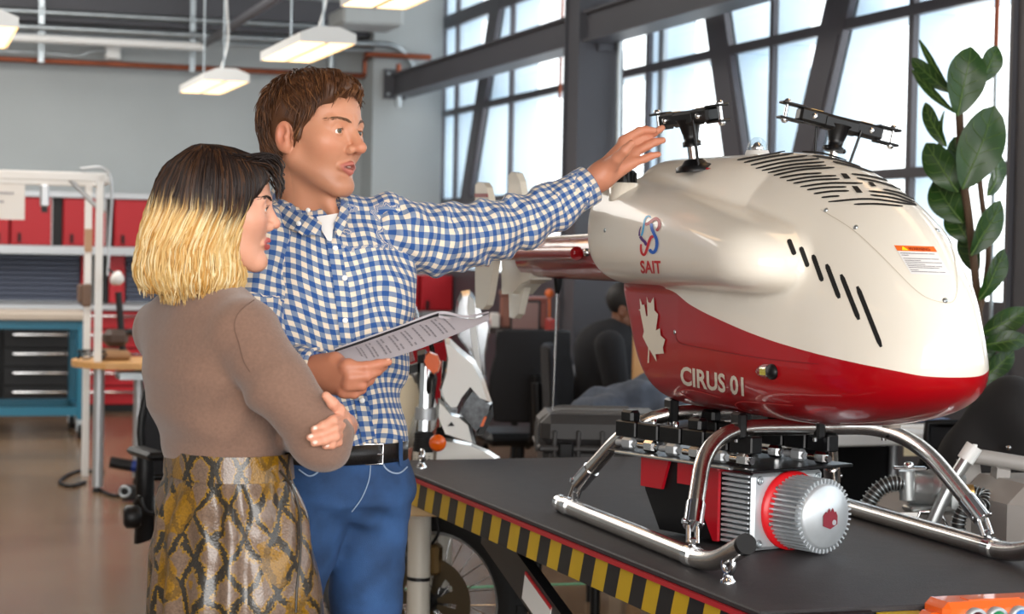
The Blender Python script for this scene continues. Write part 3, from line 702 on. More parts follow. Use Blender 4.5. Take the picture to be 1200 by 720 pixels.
obj('base_frame', MB().box(TP(0.09, 1.0, 0.06), (0.06, 2.3, 0.10), TT).box(TP(TWD-0.09, 1.0, 0.06), (0.06, 2.3, 0.10), TT).box(TP(TWD/2, 0.1, 0.06), (TWD-0.2, 0.06, 0.08), TT).box(TP(TWD/2, 2.1, 0.06), (TWD-0.2, 0.06, 0.08), TT), M_scis, t)
obj('ram', MB().tube([TP(TWD/2, 1.6, 0.12), TP(TWD/2, 0.6, 0.62)], 0.035, 10), M_steel, t)
obj('cross_bar', MB().tube([TP(0.1, 1.83, 0.70), TP(TWD-0.1, 1.83, 0.70)], 0.02, 8), M_scis, t)
def eyebolt(p, label, ang=0.0):
    q = np.array(p, float); t = thing('eye_bolt', label, 'eye bolt', q, 0)
    obj('ring', MB().torus(q + [0, 0, 0.036], 0.017, 0.006, (math.cos(ang), math.sin(ang), 0), 20, 8), M_chrome, t)
    obj('collar', MB().lathe([(0.016, 0), (0.016, 0.006), (0.011, 0.010), (0.010, 0.018)], q, (0, 0, 1), 14), M_chrome, t)
eyebolt(G(494, 549, 0.8), 'chrome eye bolt on the black table near the motorcycle mudguard', 0.3)
eyebolt(G(853, 684, 0.8), 'chrome eye bolt on the black table beside the upturned skid tip', 0.5)
eyebolt(G(773, 545, 0.8), 'chrome eye bolt on the black table in front of the equipment case', 0.9)

# ------------------------------------------------------------------ the helicopter (local: x nose, y port, z up from the table)
HA = math.radians(17.2); HO = np.array([0.609, 4.626, 0.8])
Hh = np.array([math.sin(HA), -math.cos(HA), 0]); Hp = np.array([math.cos(HA), math.sin(HA), 0])
def HL(p): d = np.asarray(p) - HO; return np.array([d @ Hh, d @ Hp, d[2]])
def LY(x, y, ly):
    r = ray(x, y); tt = (ly - (CAMP - HO) @ Hp) / (r @ Hp); return HL(CAMP + r * tt)
def LX(x, y, lx):
    r = ray(x, y); tt = (lx - (CAMP - HO) @ Hh) / (r @ Hh); return HL(CAMP + r * tt)
def fus(p):
    x, y, z = p[..., 0], p[..., 1], p[..., 2]; ay = np.abs(y)
    dx = np.where(x > 0.1, (x - 0.1) / 0.74, 0.0)
    zc = 0.50 - 0.05 * np.clip(x / 0.4, 0, 1)
    zt = 0.888 - 0.02 * np.clip((x - 0.1) / 0.4, 0, 1)
    zb = 0.286
    w = 0.24 - 0.015 * np.clip(x / 0.5, 0, 1)
    u = np.clip((z - zc + 0.08) / 0.16, 0, 1); u = u * u * (3 - 2 * u)
    n = 2.5 - 0.5 * u + (1.6 + 1.0 * u) * np.clip((0.2 - x) / 0.5, 0, 1)
    e = 2.4 - 0.3 * u
    dz = np.abs(np.where(z > zc, (z - zc) / (zt - zc), (zc - z) / (zc - zb)))
    q = (dx ** e + ((ay / w) ** n + dz ** n) ** (e / n)) ** (1 / e)
    f = (q - 1) * 0.22
    g = ((-0.40 - x) + (0.56 - np.minimum(z, 0.56)) * 0.62) * 0.82
    f = smax(f, g, 0.05)
    t = np.clip((x + 0.43) / 0.95, 0, 1)
    top = 0.846 - 0.15 * t ** 1.25; bot = 0.572; pc = (top + bot) / 2; hh = (top - bot) / 2
    wy = 0.165 - 0.045 * t; yc = 0.19
    xs = np.where(y > 0, 0.0, 0.36); px = np.where(x > xs, (x - xs) / 0.15, np.where(x < -0.295, (-0.295 - x) / 0.10, 0.0))
    m = 2.6
    qp = (np.abs(px) ** m + (np.abs(ay - yc) / wy) ** m + (np.abs(z - pc) / hh) ** m) ** (1 / m)
    return smin(f, (qp - 1) * 0.12, 0.016)
def hit(px, py, off=0.0):
    """where the sight line of a photo pixel meets the cowling, pushed out by off"""
    d = ray(px, py); d = np.array([d @ Hh, d @ Hp, d[2]]); d /= np.linalg.norm(d); o = HL(CAMP)
    ts = np.linspace(3.0, 6.0, 700); v = fus(o + ts[:, None] * d); k = np.argmax(v < 0)
    if v[k] >= 0: k = int(np.argmin(v)); return o + ts[k] * d
    a, b = ts[k-1], ts[k]
    for _ in range(18):
        c = (a + b) / 2
        if fus(o + c * d) < 0: b = c
        else: a = c
    p = o + b * d; e = 0.004
    g = np.array([fus(p + np.eye(3)[i] * e) - fus(p - np.eye(3)[i] * e) for i in range(3)]); g /= np.linalg.norm(g) + 1e-9
    return p + g * off
def body_mat():
    m = mat('cowling_paint', (236, 229, 216), 0.3, coat=0.6, spec=0.2); nt = m.node_tree; b = nt.nodes['Principled BSDF']
    tc = nt.nodes.new('ShaderNodeTexCoord'); sp = nt.nodes.new('ShaderNodeSeparateXYZ'); nt.links.new(tc.outputs['Object'], sp.inputs[0])
    ma = nt.nodes.new('ShaderNodeMath'); ma.operation = 'MULTIPLY_ADD'; ma.inputs[1].default_value = 1 / 1.5; ma.inputs[2].default_value = 0.5 / 1.5
    nt.links.new(sp.outputs[0], ma.inputs[0])
    fc = nt.nodes.new('ShaderNodeFloatCurve'); cv = fc.mapping.curves[0]
    pts = [hit(*q) for q in ((781, 339), (810, 358), (850, 378), (900, 398), (950, 413), (1000, 425), (1050, 435), (1095, 442))]
    P2 = [(0.0, 0.567), ((pts[0][0] + 0.5) / 1.5 - 0.02, 0.567)] + [((p[0] + 0.5) / 1.5, p[2]) for p in pts] + [(1.0, pts[-1][2] - 0.004)]
    P2 = [P2[0]] + [P2[i] for i in range(1, len(P2)) if P2[i][0] > P2[i-1][0] + 0.004]
    cv.points[0].location = P2[0]; cv.points[1].location = P2[-1]
    for q in P2[1:-1]: cv.points.new(*q)
    fc.mapping.update()
    nt.links.new(ma.outputs[0], fc.inputs['Value'])
    lt = nt.nodes.new('ShaderNodeMath'); lt.operation = 'LESS_THAN'; nt.links.new(sp.outputs[2], lt.inputs[0])
    ab = nt.nodes.new('ShaderNodeMath'); ab.operation = 'ABSOLUTE'; nt.links.new(sp.outputs[1], ab.inputs[0]); ly_ = nt.nodes.new('ShaderNodeMath'); ly_.operation = 'LESS_THAN'; ly_.inputs[1].default_value = 0.262; nt.links.new(ab.outputs[0], ly_.inputs[0])
    lx_ = nt.nodes.new('ShaderNodeMath'); lx_.operation = 'LESS_THAN'; lx_.inputs[1].default_value = pts[0][0]; nt.links.new(sp.outputs[0], lx_.inputs[0]); mu = nt.nodes.new('ShaderNodeMath'); mu.operation = 'MULTIPLY'; nt.links.new(ly_.outputs[0], mu.inputs[0]); nt.links.new(lx_.outputs[0], mu.inputs[1])
    ad = nt.nodes.new('ShaderNodeMath'); ad.operation = 'MULTIPLY_ADD'; ad.inputs[1].default_value = 0.03; nt.links.new(mu.outputs[0], ad.inputs[0]); nt.links.new(fc.outputs[0], ad.inputs[2]); nt.links.new(ad.outputs[0], lt.inputs[1])
    mx = nt.nodes.new('ShaderNodeMix'); mx.data_type = 'RGBA'; mx.inputs[6].default_value = lin((236, 229, 216)); mx.inputs[7].default_value = lin((168, 4, 18))
    nt.links.new(lt.outputs[0], mx.inputs[0]); nt.links.new(mx.outputs[2], b.inputs['Base Color'])
    return m
M_body = body_mat()
M_cream = mat('fin_cream', (236, 228, 212), 0.25, coat=0.8)
M_redg = mat('boom_red', (150, 4, 16), 0.3, coat=0.5, spec=0.2)
M_void = mat('vent_void', (14, 13, 13), 0.8)
M_anod = mat('black_anodised', (12, 12, 14), 0.35, 0.2)
heli = thing('model_helicopter', 'white and red unmanned twin-rotor helicopter standing on steel skids on the table', 'helicopter', HO, HA - PI/2)
fz = obj('fuselage', sdf_mb(fus, (-0.5, -0.42, 0.24), (0.92, 0.42, 0.95), 0.009, 3), M_body, heli, world=False)
# -- ribbons and plates that follow the cowling
def ribbon(name, pts, wpx, m, parent, off=0.0012, n=6):
    """strip along photo pixels, laid on the cowling"""
    c = [q[:2] for q in bez([np.array([x, y, 0.0]) for x, y in pts], n)] if len(pts) > 2 else [np.array(pts[0], float) * (1 - s) + np.array(pts[1], float) * s for s in np.linspace(0, 1, n * 2)]
    rows = []
    N = len(c)
    for i in range(N):
        d = c[min(i+1, N-1)] - c[max(i-1, 0)]; nn = np.array([-d[1], d[0]]) / (np.linalg.norm(d) + 1e-9)
        w = wpx[0] + (wpx[1] - wpx[0]) * i / (N - 1) if hasattr(wpx, '__len__') else wpx
        if N > 3 and (i == 0 or i == N - 1): w = w * 0.55
        rows.append([hit(*(c[i] - nn * w / 2), off), hit(*c[i], off), hit(*(c[i] + nn * w / 2), off)])
    return obj(name, MB().grid(rows), m, parent, world=False)
def decal(name, tris, m, parent, off=0.0015):
    mb = MB()
    for tri in tris: mb.add([hit(x, y, off) for x, y in tri], [tuple(range(len(tri)))], True)
    return obj(name, mb, m, parent, world=False)
for a, b in (((924, 281), (931, 299)), ((938, 290), (947, 313)), ((953, 299), (964, 330)), ((969, 310), (984, 350)), ((986, 322), (1007, 375)), ((1005, 336), (1033, 407))):
    ribbon('vent_slot', [a, b], 5.6, M_void, fz)
VS = [((-80, 440), (80, 412), (200, 386)), ((-40, 455), (100, 425), (250, 400)), ((0, 470), (160, 437), (330, 415)), ((30, 490), (200, 452), (400, 432)), ((65, 502), (240, 468), (430, 452)), ((100, 515), (260, 485), (440, 472)),
      ((135, 530), (300, 497), (490, 484)), ((170, 545), (290, 525), (415, 517)), ((210, 562), (350, 540), (500, 532)), ((250, 577), (380, 557), (520, 551)), ((290, 597), (460, 576), (655, 577)),
      ((330, 615), (440, 601), (560, 598)), ((370, 638), (470, 624), (575, 621)), ((415, 660), (470, 654), (520, 651)), ((455, 685), (700, 669), (970, 706)), ((605, 700), (740, 698), (890, 711)),
      ((590, 522), (700, 536), (800, 560)), ((620, 545), (750, 570), (880, 610)), ((775, 612), (870, 634), (955, 668)), ((690, 622), (830, 640), (960, 687)), ((700, 645), (830, 662), (965, 700)),
      ((300, 388), (420, 398), (560, 440)), ((360, 415), (500, 436), (640, 480)), ((480, 450), (600, 478), (720, 512))]
for q in VS: ribbon('grille_slot', [(880 + x / 5, 100 + y / 5) for x, y in q], 2.2, M_void, fz, n=5)
for q in (((525, 520), (560, 522), (587, 552), (550, 552)), ((590, 594), (625, 596), (657, 634), (622, 634)), ((684, 570), (712, 573), (735, 597), (706, 596))):
    decal('grille_opening', [[(880 + x / 5, 100 + y / 5) for x, y in q]], M_void, fz, 0.002)
# -- markings
M_logor = mat('logo_red', (206, 20, 38), 0.35); M_logod = mat('logo_dark_red', (170, 12, 34), 0.35); M_logob = mat('logo_blue', (20, 96, 196), 0.35)
M_logol = mat('logo_light_blue', (50, 168, 224), 0.35); M_logop = mat('logo_purple', (84, 34, 120), 0.35); M_mark = mat('marking_cream', (232, 222, 204), 0.4)
L9 = lambda q: [(735 + x / 9, 245 + y / 9) for x, y in q]
ribbon('logo_stroke', L9([(250, 96), (238, 78), (210, 84), (188, 118), (178, 180), (168, 240), (155, 285)]), (1.6, 2.2), M_logol, fz, 0.0012)
ribbon('logo_stroke', L9([(195, 170), (235, 150), (280, 118), (315, 105), (342, 140), (340, 195), (315, 235)]), 3.4, M_logod, fz, 0.0016)
ribbon('logo_stroke', L9([(262, 155), (268, 210), (292, 265), (318, 330), (318, 400), (292, 455), (262, 452), (244, 425)]), 3.6, M_logob, fz, 0.002)
ribbon('logo_stroke', L9([(285, 292), (258, 300), (232, 360), (212, 430), (188, 482), (163, 470), (150, 425), (152, 370)]), (3.4, 2.2), M_logor, fz, 0.0016)
ribbon('logo_stroke', L9([(140, 290), (165, 325), (190, 350), (210, 385)]), 3.4, M_logop, fz, 0.0013)
ribbon('logo_stroke', L9([(133, 288), (135, 235), (152, 185)]), (2.0, 0.9), M_logop, fz, 0.0013)
def text_px(txt, org, ux, uy, m, name, parent, bold=0.0, off=0.0016):
    """lettering laid on the cowling; org baseline start px, ux / uy px per unit of the letter height"""
    cu = bpy.data.curves.new('lettering', 'FONT'); cu.body = txt; cu.size = 1.0; cu.offset = bold; cu.resolution_u = 3
    o = bpy.data.objects.new('lettering', cu); COL.objects.link(o); bpy.context.view_layer.update()
    me = o.to_mesh(); me = me.copy() if False else me
    V = np.array([v.co[:2] for v in me.vertices]); Fc = [tuple(p.vertices) for p in me.polygons]; o.to_mesh_clear(); bpy.data.objects.remove(o)
    V = V / 0.70
    mb = MB(); cache = {}
    pq = [(org[0] + ux[0] * v[0] + uy[0] * v[1], org[1] + ux[1] * v[0] + uy[1] * v[1]) for v in V]
    def put(q):
        if q not in cache: cache[q] = hit(q[0], q[1], off)
        return cache[q]
    def split(a, b, c, d=0):
        L = [math.dist(a, b), math.dist(b, c), math.dist(c, a)]; k = L.index(max(L))
        if L[k] < 4.0 or d > 6: mb.add([put(a), put(b), put(c)], [(0, 1, 2)], True); return
        a, b, c = [(a, b, c), (b, c, a), (c, a, b)][k]; m_ = ((a[0] + b[0]) / 2, (a[1] + b[1]) / 2)
        split(a, m_, c, d + 1); split(m_, b, c, d + 1)
    for f in Fc:
        for k in range(1, len(f) - 1): split(pq[f[0]], pq[f[k]], pq[f[k+1]])
    return obj(name, mb, m, parent, world=False), V[:, 0].max()
text_px('SAIT', (751.6, 319.5), (8.6, 0.1), (-1.4, -14.0), M_logor, 'lettering', fz, 0.025)
text_px('CIRUS 01', (798.0, 449.6), (13.6, 2.5), (-0.6, -20.5), M_mark, 'lettering', fz, 0.03)
lf = [(82, 75), (98, 118), (110, 112), (122, 185), (130, 182), (124, 65), (134, 100), (148, 105), (166, 68), (172, 150), (193, 172), (180, 270), (204, 258), (208, 300), (236, 325), (222, 372), (228, 408), (178, 412), (184, 456), (140, 382), (138, 464), (129, 466), (134, 375), (100, 308), (108, 275), (84, 150), (75, 147), (86, 140)]
lf = [(735 + x / 5.143, 335 + y / 5.143) for x, y in lf]
def ear_clip(poly):
    idx = list(range(len(poly))); ar = sum(poly[i][0] * poly[(i+1) % len(poly)][1] - poly[(i+1) % len(poly)][0] * poly[i][1] for i in range(len(poly)))
    sg = 1 if ar > 0 else -1; out = []; cr = lambda a, b, c: ((b[0]-a[0])*(c[1]-a[1]) - (b[1]-a[1])*(c[0]-a[0])) * sg
    g = 0
    while len(idx) > 3 and g < 500:
        g += 1
        for k in range(len(idx)):
            i, j, l = idx[k-1], idx[k], idx[(k+1) % len(idx)]
            if cr(poly[i], poly[j], poly[l]) <= 0: continue
            if any(cr(poly[i], poly[j], poly[m]) >= 0 and cr(poly[j], poly[l], poly[m]) >= 0 and cr(poly[l], poly[i], poly[m]) >= 0 for m in idx if m not in (i, j, l)): continue
            out.append((i, j, l)); idx.pop(k); break
    out.append(tuple(idx)); return out
def subdiv(tri, n=2):
    out = [tri]
    for _ in range(n):
        nx = []
        for a, b, c in out:
            ab = ((a[0]+b[0])/2, (a[1]+b[1])/2); bc = ((b[0]+c[0])/2, (b[1]+c[1])/2); ca = ((c[0]+a[0])/2, (c[1]+a[1])/2)
            nx += [(a, ab, ca), (ab, b, bc), (ca, bc, c), (ab, bc, ca)]
        out = nx
    return out
tr = []
for t3 in ear_clip(lf): tr += subdiv([lf[i] for i in t3], 2)
lo_ = decal('maple_leaf_emblem', tr, M_mark, fz, 0.003)
M_orng = mat('label_orange', (238, 110, 40), 0.45); M_lab = mat('label_white', (232, 230, 228), 0.45); M_ink = mat('label_ink', (120, 112, 116), 0.6); M_wyel = mat('label_yellow', (236, 226, 40), 0.5); M_wink = mat('label_red_ink', (130, 30, 20), 0.5)
LQ = lambda u, v: (1048 + 46 * u + 20 * v, 288.2 + 1.6 * u + 33.5 * v)
def quadgrid(name, u0, u1, v0, v1, m, parent, off, n=4):
    return obj(name, MB().grid([[hit(*LQ(u0 + (u1-u0) * i / n, v0 + (v1-v0) * j / n), off) for i in range(n+1)] for j in range(n+1)]), m, parent, world=False)
wl = quadgrid('warning_label', 0, 1, 0.0, 1, M_lab, heli, 0.0012)
wl['label'] = 'white warning label with an orange header on the cowling'
quadgrid('label_header', 0, 1, 0, 0.19, M_orng, wl, 0.0018)
decal('warning_triangle', [[LQ(0.13, 0.17), LQ(0.30, 0.17), LQ(0.20, 0.03)]], M_wyel, wl, 0.0024)
o_ = text_px('WARNING', LQ(0.32, 0.16), (3.55, 0.15), (-2.0, -3.6), M_wink, 'label_word', wl, 0.02, 0.0024)
for k, (v, u1) in enumerate(((0.26, 0.9), (0.33, 0.22), (0.44, 0.93), (0.51, 0.45), (0.57, 0.95), (0.64, 0.5), (0.70, 0.9), (0.76, 0.8), (0.84, 0.25), (0.90, 0.9))):
    quadgrid('label_line', 0.04, u1, v, v + 0.022, M_ink, wl, 0.0018, 3)
l2 = decal('small_label', [[(796, 199), (812, 193), (834, 198.5), (815, 203.5)]], mat('label_grey', (205, 200, 196), 0.5), heli, 0.0015)
decal('label_red_patch', [[(808, 196), (813, 193), (834, 198.5), (829, 199.5)]], M_logor, l2, 0.0022)
for (x, y) in ((968, 246.5), (1003, 266.5), (1093, 251.5), (1098.5, 270), (1107.5, 352.5), (791, 389.5), (709, 270)):
    p = hit(x, y, 0.0); n_ = hit(x, y, 0.01) - p
    obj('screw', MB().lathe([(0.0055, 0), (0.0055, 0.0015), (0.002, 0.003)], p, n_, 10), M_steel, fz, world=False)
M_seamw = mat('seam_dark_cream', (196, 186, 168), 0.4); M_seamr = mat('seam_dark_red', (120, 4, 14), 0.4)  # darker lines drawn for the panel joints
ribbon('panel_seam', [(962, 246), (1000, 270), (1035, 302), (1075, 342), (1100, 354), (1118, 352), (1121, 325), (1114, 285), (1100, 262)], 0.8, M_seamw, fz, n=5)
ribbon('panel_seam', [(791, 391), (794, 399), (803, 404), (850, 413), (900, 421), (960, 427)], 0.8, M_seamr, fz, n=5)
ribbon('access_cover_edge', [(815, 470), (803, 464), (797, 459), (804, 456.5), (820, 459), (845, 466)], 1.3, mat('seam_light_red', (206, 60, 60), 0.3), fz, n=4)
ribbon('access_cover_edge', [(882, 484), (868, 480), (862, 474), (870, 470.5), (892, 472), (930, 475)], 1.3, mat('seam_light_red', (206, 60, 60), 0.3), fz, n=4)
# -- navigation light
p = hit(905, 436, 0.0); p0 = hit(872, 433.5, 0.002)
nl = obj('light_base', MB().ball(p, (0.022, 0.012, 0.017)), M_black, heli, world=False)
ax = (p0 - p) / np.linalg.norm(p0 - p)
obj('light_lens', MB().lathe([(0.017, 0.0), (0.0165, 0.02), (0.012, 0.042), (0.004, 0.058), (0.0, 0.06)], p + ax * 0.004, ax, 14), glass_mat('clear_lens', (0.93, 0.93, 0.9), 0.22, rough=0.08), nl, world=False)
obj('light_reflector', MB().box(p + ax * 0.03, (0.024, 0.008, 0.016), 0.3), mat('led_yellow', (226, 210, 70), 0.4), nl, world=False)
obj('light_reflector', MB().box(p + ax * 0.012, (0.010, 0.012, 0.022), 0.3), M_chrome, nl, world=False)
# -- filler cap and beacon
q = hit(731, 221)
fcap = obj('filler_neck', MB().lathe([(0.036, -0.03), (0.036, 0.012), (0.028, 0.014)], q, (0, 0, 1), 24), M_cream, heli, world=False)
cm = MB().lathe([(0.028, 0.012), (0.028, 0.04), (0.022, 0.044), (0.0, 0.044)], q, (0, 0, 1), 24)
for k in range(18):
    a = 2 * PI * k / 18; cm.box(q + [0.0285 * math.cos(a), 0.0285 * math.sin(a), 0.026], (0.005, 0.004, 0.024), a)
obj('filler_cap', cm, M_black, fcap, world=False)
q = LX(887.5, 181, -0.05); zt_ = q[2]
q = np.array([q[0], q[1], 0.876])
bc = obj('beacon_base', MB().lathe([(0.028, 0), (0.029, 0.014), (0.026, 0.022)], q, (0, 0, 1), 20), mat('beacon_grey', (196, 194, 190), 0.4), heli, world=False)
obj('beacon_dome', MB().lathe([(0.0245, 0.022), (0.0235, 0.034), (0.017, 0.046), (0.008, 0.052), (0, 0.053)], q, (0, 0, 1), 20), glass_mat('clear_dome', (0.9, 0.92, 0.92), rough=0.05), bc, world=False)
obj('beacon_core', MB().lathe([(0.012, 0.02), (0.016, 0.03), (0.006, 0.04), (0, 0.042)], q, (0, 0, 1), 12), M_chrome, bc, world=False)
# -- rotor heads
def rotor_head(sy, yaw, tilt):
    zz = np.linspace(0.95, 0.7, 500); vv = fus(np.stack([np.full(500, -0.08), np.full(500, sy * 0.172), zz], -1)); base = np.array([-0.08, sy * 0.172, zz[np.argmax(vv < 0)]])
    up = np.array([0, sy * math.sin(tilt), math.cos(tilt)])
    lat0 = np.array([math.sin(yaw), math.cos(yaw), 0]); lat = lat0 - up * (lat0 @ up); lat /= np.linalg.norm(lat); fr = np.cross(lat, up)
    C = base + up * (0.966 - base[2])
    R = np.array([fr, lat, up]).T
    hd = obj('rotor_mast', MB().lathe([(0.0105, 0.0), (0.0105, 0.06)], base, up, 14), M_satin, heli, world=False)
    obj('swash_plate', MB().lathe([(0.046, -0.004), (0.045, 0.007), (0.030, 0.012), (0.022, 0.022), (0.014, 0.024)], base + up * 0.004, up, 24), M_anod, hd, world=False)
    obj('mast_collar', MB().lathe([(0.022, -0.062), (0.022, -0.05), (0.017, -0.048), (0.019, -0.034), (0.026, -0.008), (0.032, 0.002)], C, up, 18), M_anod, hd, world=False)
    obj('drive_dog', MB().box(C - up * 0.056, (0.018, 0.058, 0.011), R, 0.004), M_anod, hd, world=False)
    yk = obj('yoke', MB().box(C + up * 0.004, (0.042, 0.10, 0.036), R, 0.008), M_anod, hd, world=False)
    for s in (-1, 1):
        g = obj('blade_grip', MB().box(C + lat * s * 0.072 + up * 0.006, (0.038, 0.075, 0.034), R, 0.006).box(C + lat * s * 0.126 + up * 0.024, (0.030, 0.062, 0.006), R, 0.002).box(C + lat * s * 0.126 - up * 0.012, (0.030, 0.062, 0.006), R, 0.002), M_anod, hd, world=False)
        obj('grip_bolt', MB().tube([C + lat * s * 0.140 - up * 0.022, C + lat * s * 0.140 + up * 0.034], 0.0045, 8).lathe([(0.009, 0), (0.009, 0.004), (0.005, 0.008)], C + lat * s * 0.140 + up * 0.027, up, 8).lathe([(0.009, 0), (0.009, 0.004), (0.005, 0.008)], C + lat * s * 0.140 - up * 0.015, -up, 8), M_chrome, g, world=False)
        obj('brass_plate', MB().box(C + lat * s * 0.066 + up * 0.0225, (0.022, 0.03, 0.004), R), mat('brass', (176, 140, 84), 0.35, 0.8), g, world=False)
        obj('side_bolt', MB().lathe([(0.007, 0), (0.007, 0.006), (0.003, 0.008)], C + lat * s * 0.075 + fr * 0.019 + up * 0.006, fr, 8), M_chrome, g, world=False)
        obj('side_bolt', MB().lathe([(0.007, 0), (0.007, 0.006), (0.003, 0.008)], C + lat * s * 0.045 - fr * 0.019 + up * 0.006, -fr, 8), M_chrome, g, world=False)
        obj('push_rod', MB().tube([base + lat * s * 0.036 + fr * 0.012 * s + up * 0.01, C + lat * s * 0.05 + fr * 0.02 * s + up * 0.0], 0.0035, 8), M_anod, hd, world=False)
rotor_head(-1, math.radians(81), math.radians(9))
rotor_head(1, math.radians(2), math.radians(11))
# -- tail
BY = -0.04
be = LY(620, 305, BY); bx0 = be[0]
bm = MB().lathe([(0.0, 0.0), (0.045, 0.004), (0.056, 0.03), (0.060, 0.3), (0.066, 1.0), (0.070, abs(bx0) - 0.25)], (bx0, BY, 0.625), (1, 0, 0.012), 22)
boom = obj('tail_boom', bm, M_redg, heli, world=False)
obj('boom_top_strip', MB().tube([(bx0 + 0.04, BY, 0.688), (-0.35, BY, 0.712)], 0.006, 8), M_cream, boom, world=False)  # thin cream strip along the top of the boom
s0 = LY(676, 297, BY - 0.085); s1 = LY(572, 297.5, BY - 0.085)
obj('stabiliser_rod', MB().tube([s0, s1], 0.020, 12), M_redg, heli, world=False)
obj('rod_fastener', MB().lathe([(0.012, 0), (0.012, 0.008), (0.005, 0.012)], LY(689, 296, BY - 0.066), (0, -1, 0), 10), M_chrome, boom, world=False)
def fin(name, pxs, ly, thick, rootz=None):
    pts = [LY(x, y, ly) for x, y in pxs]; poly = [(p[0], p[2]) for p in pts]
    return obj(name, MB().prism(poly, (0, ly - thick/2, 0), (1, 0, 0), (0, 0, 1), (0, thick, 0)), M_cream, heli, world=False)
f1 = fin('tail_fin', [(560.5, 217), (564, 213.5), (570, 214), (574, 220), (578, 240), (584, 290), (584, 300), (577, 345), (574, 358), (569, 363), (561, 361), (560.5, 330)], BY - 0.085, 0.022)
f2 = fin('tail_fin', [(599.5, 206), (603, 201.5), (609, 203), (613, 213), (618, 245), (622, 285), (622, 326), (617, 342), (611, 368), (606, 373.5), (600.5, 372), (599.5, 330)], BY, 0.022)
f2m = [(599.5, 290), (614, 285), (632, 279), (640, 281), (634, 328), (622, 333), (612, 345), (600, 345)]
fin('fin_root', f2m, BY, 0.07)
for (y0, y1, f_, xa, xb, ly) in ((227, 231.5, f1, 560.5, 575.5, BY - 0.085), (241, 245, f1, 560.5, 578, BY - 0.085), (229, 233.5, f2, 599.5, 616, BY)):
    A = [LY(x, y, ly) for x, y in ((xa, y0), (xb, y0), (xb + 0.7, y1), (xa, y1))]
    obj('fin_stripe', MB().prism([(p[0], p[2]) for p in A], (0, ly - 0.0135, 0), (1, 0, 0), (0, 0, 1), (0, 0.002, 0)), M_redg, f_, world=False)
for (xa, xb) in ((562.5, 565), (567, 569), (573.5, 577)):
    A = [LY(x, y, BY - 0.085) for x, y in ((xa, 303), (xb, 303), (xb, 312.5), (xa, 312.5))]
    obj('fin_stripe', MB().prism([(p[0], p[2]) for p in A], (0, BY - 0.085 - 0.0135, 0), (1, 0, 0), (0, 0, 1), (0, 0.002, 0)), M_redg, f1, world=False)
aa = LY(654, 333, BY); ab_ = LY(653, 344, BY); ac = LY(650.5, 420, BY); ad = LY(648, 480, BY)
an = obj('antenna', MB().tube([aa + [0, 0, 0.03], aa, ab_], [0.016, 0.013, 0.007], 10), M_black, heli, world=False)
obj('antenna_whip', MB().tube([ab_, ac], 0.0045, 8).tube([ac, ad], 0.0028, 6), M_chrome, an, world=False)
# -- skid landing gear
for sy in (-1, 1):
    y = sy * 0.354
    sk = obj('skid', MB().tube(fillet([(-0.47, y, 0.021), (0.50, y, 0.021), (0.66, y, 0.085)], 0.10, 8), 0.021, 16), M_satin, heli, world=False)
    obj('skid_cap', MB().tube([(-0.475, y, 0.021), (-0.45, y, 0.021)], 0.0222, 16), M_chrome, sk, world=False)
    e0 = np.array([0.66, y, 0.085]); dd = np.array([0.16, 0, 0.064]); dd /= np.linalg.norm(dd)
    obj('skid_cap', MB().tube([e0 - dd * 0.004, e0 + dd * 0.01], 0.0216, 16), M_black, sk, world=False)
for sx in (-1, 1):
    arch = [(sx * 0.396 - sx * 0.03, -0.343, 0.085), (sx * 0.20, -0.245, 0.272), (sx * 0.20, 0.245, 0.272), (sx * 0.396 - sx * 0.03, 0.343, 0.085)]
    ac_ = obj('skid_arch', MB().tube(fillet(arch, 0.13, 12), 0.0185, 16), M_satin, heli, world=False)
    for sy in (-1, 1):
        f0 = np.array([sx * 0.396, sy * 0.354, 0.021]); f1_ = np.array([sx * 0.366, sy * 0.343, 0.085]); d = f1_ - f0; d /= np.linalg.norm(d); sd = np.cross(d, [1.0, 0, 0]); sd /= np.linalg.norm(sd)
        obj('foot_clamp', MB().tube([f0 + np.array([-0.016, 0, 0]), f0 + np.array([0.016, 0, 0])], 0.0245, 16).box(f0 + d * 0.032, (0.014, 0.014, 0.02), 0, 0.003), M_chrome, ac_, world=False)
        for k in (-1, 1): obj('link_plate', MB().tube([f0 + d * 0.03 + sd * 0.010 * k, f1_ + sd * 0.010 * k - d * 0.005], 0.0055, 8), M_chrome, ac_, world=False)
        obj('leg_sleeve', MB().tube([f1_ - d * 0.004, f1_ + (np.array(arch[1 if sy < 0 else 2]) - np.array(arch[0 if sy < 0 else 3])) * 0.20], 0.0215, 16), M_chrome, ac_, world=False)
        obj('pin', MB().lathe([(0.006, -0.024), (0.006, 0.024)], f1_ + d * 0.004, sd, 8), M_chrome, ac_, world=False)
    for sy in (-0.17, 0.02, 0.19):
        obj('mount_block', MB().box((sx * 0.20, sy, 0.277), (0.05, 0.022, 0.058), None, 0.005), M_anod, ac_, world=False)
        obj('mount_bolt', MB().lathe([(0.006, 0), (0.006, 0.008)], (sx * 0.20, sy - 0.004, 0.248), (0, 0, -1), 8), M_chrome, ac_, world=False)
obj('belly_sensor', MB().lathe([(0.02, 0.0), (0.022, 0.05), (0.016, 0.055)], LX(1045, 496, 0.35) + np.array([0, 0, -0.01]), (0, 0, 1), 14), mat('sensor_grey', (150, 140, 130), 0.5), heli, world=False)

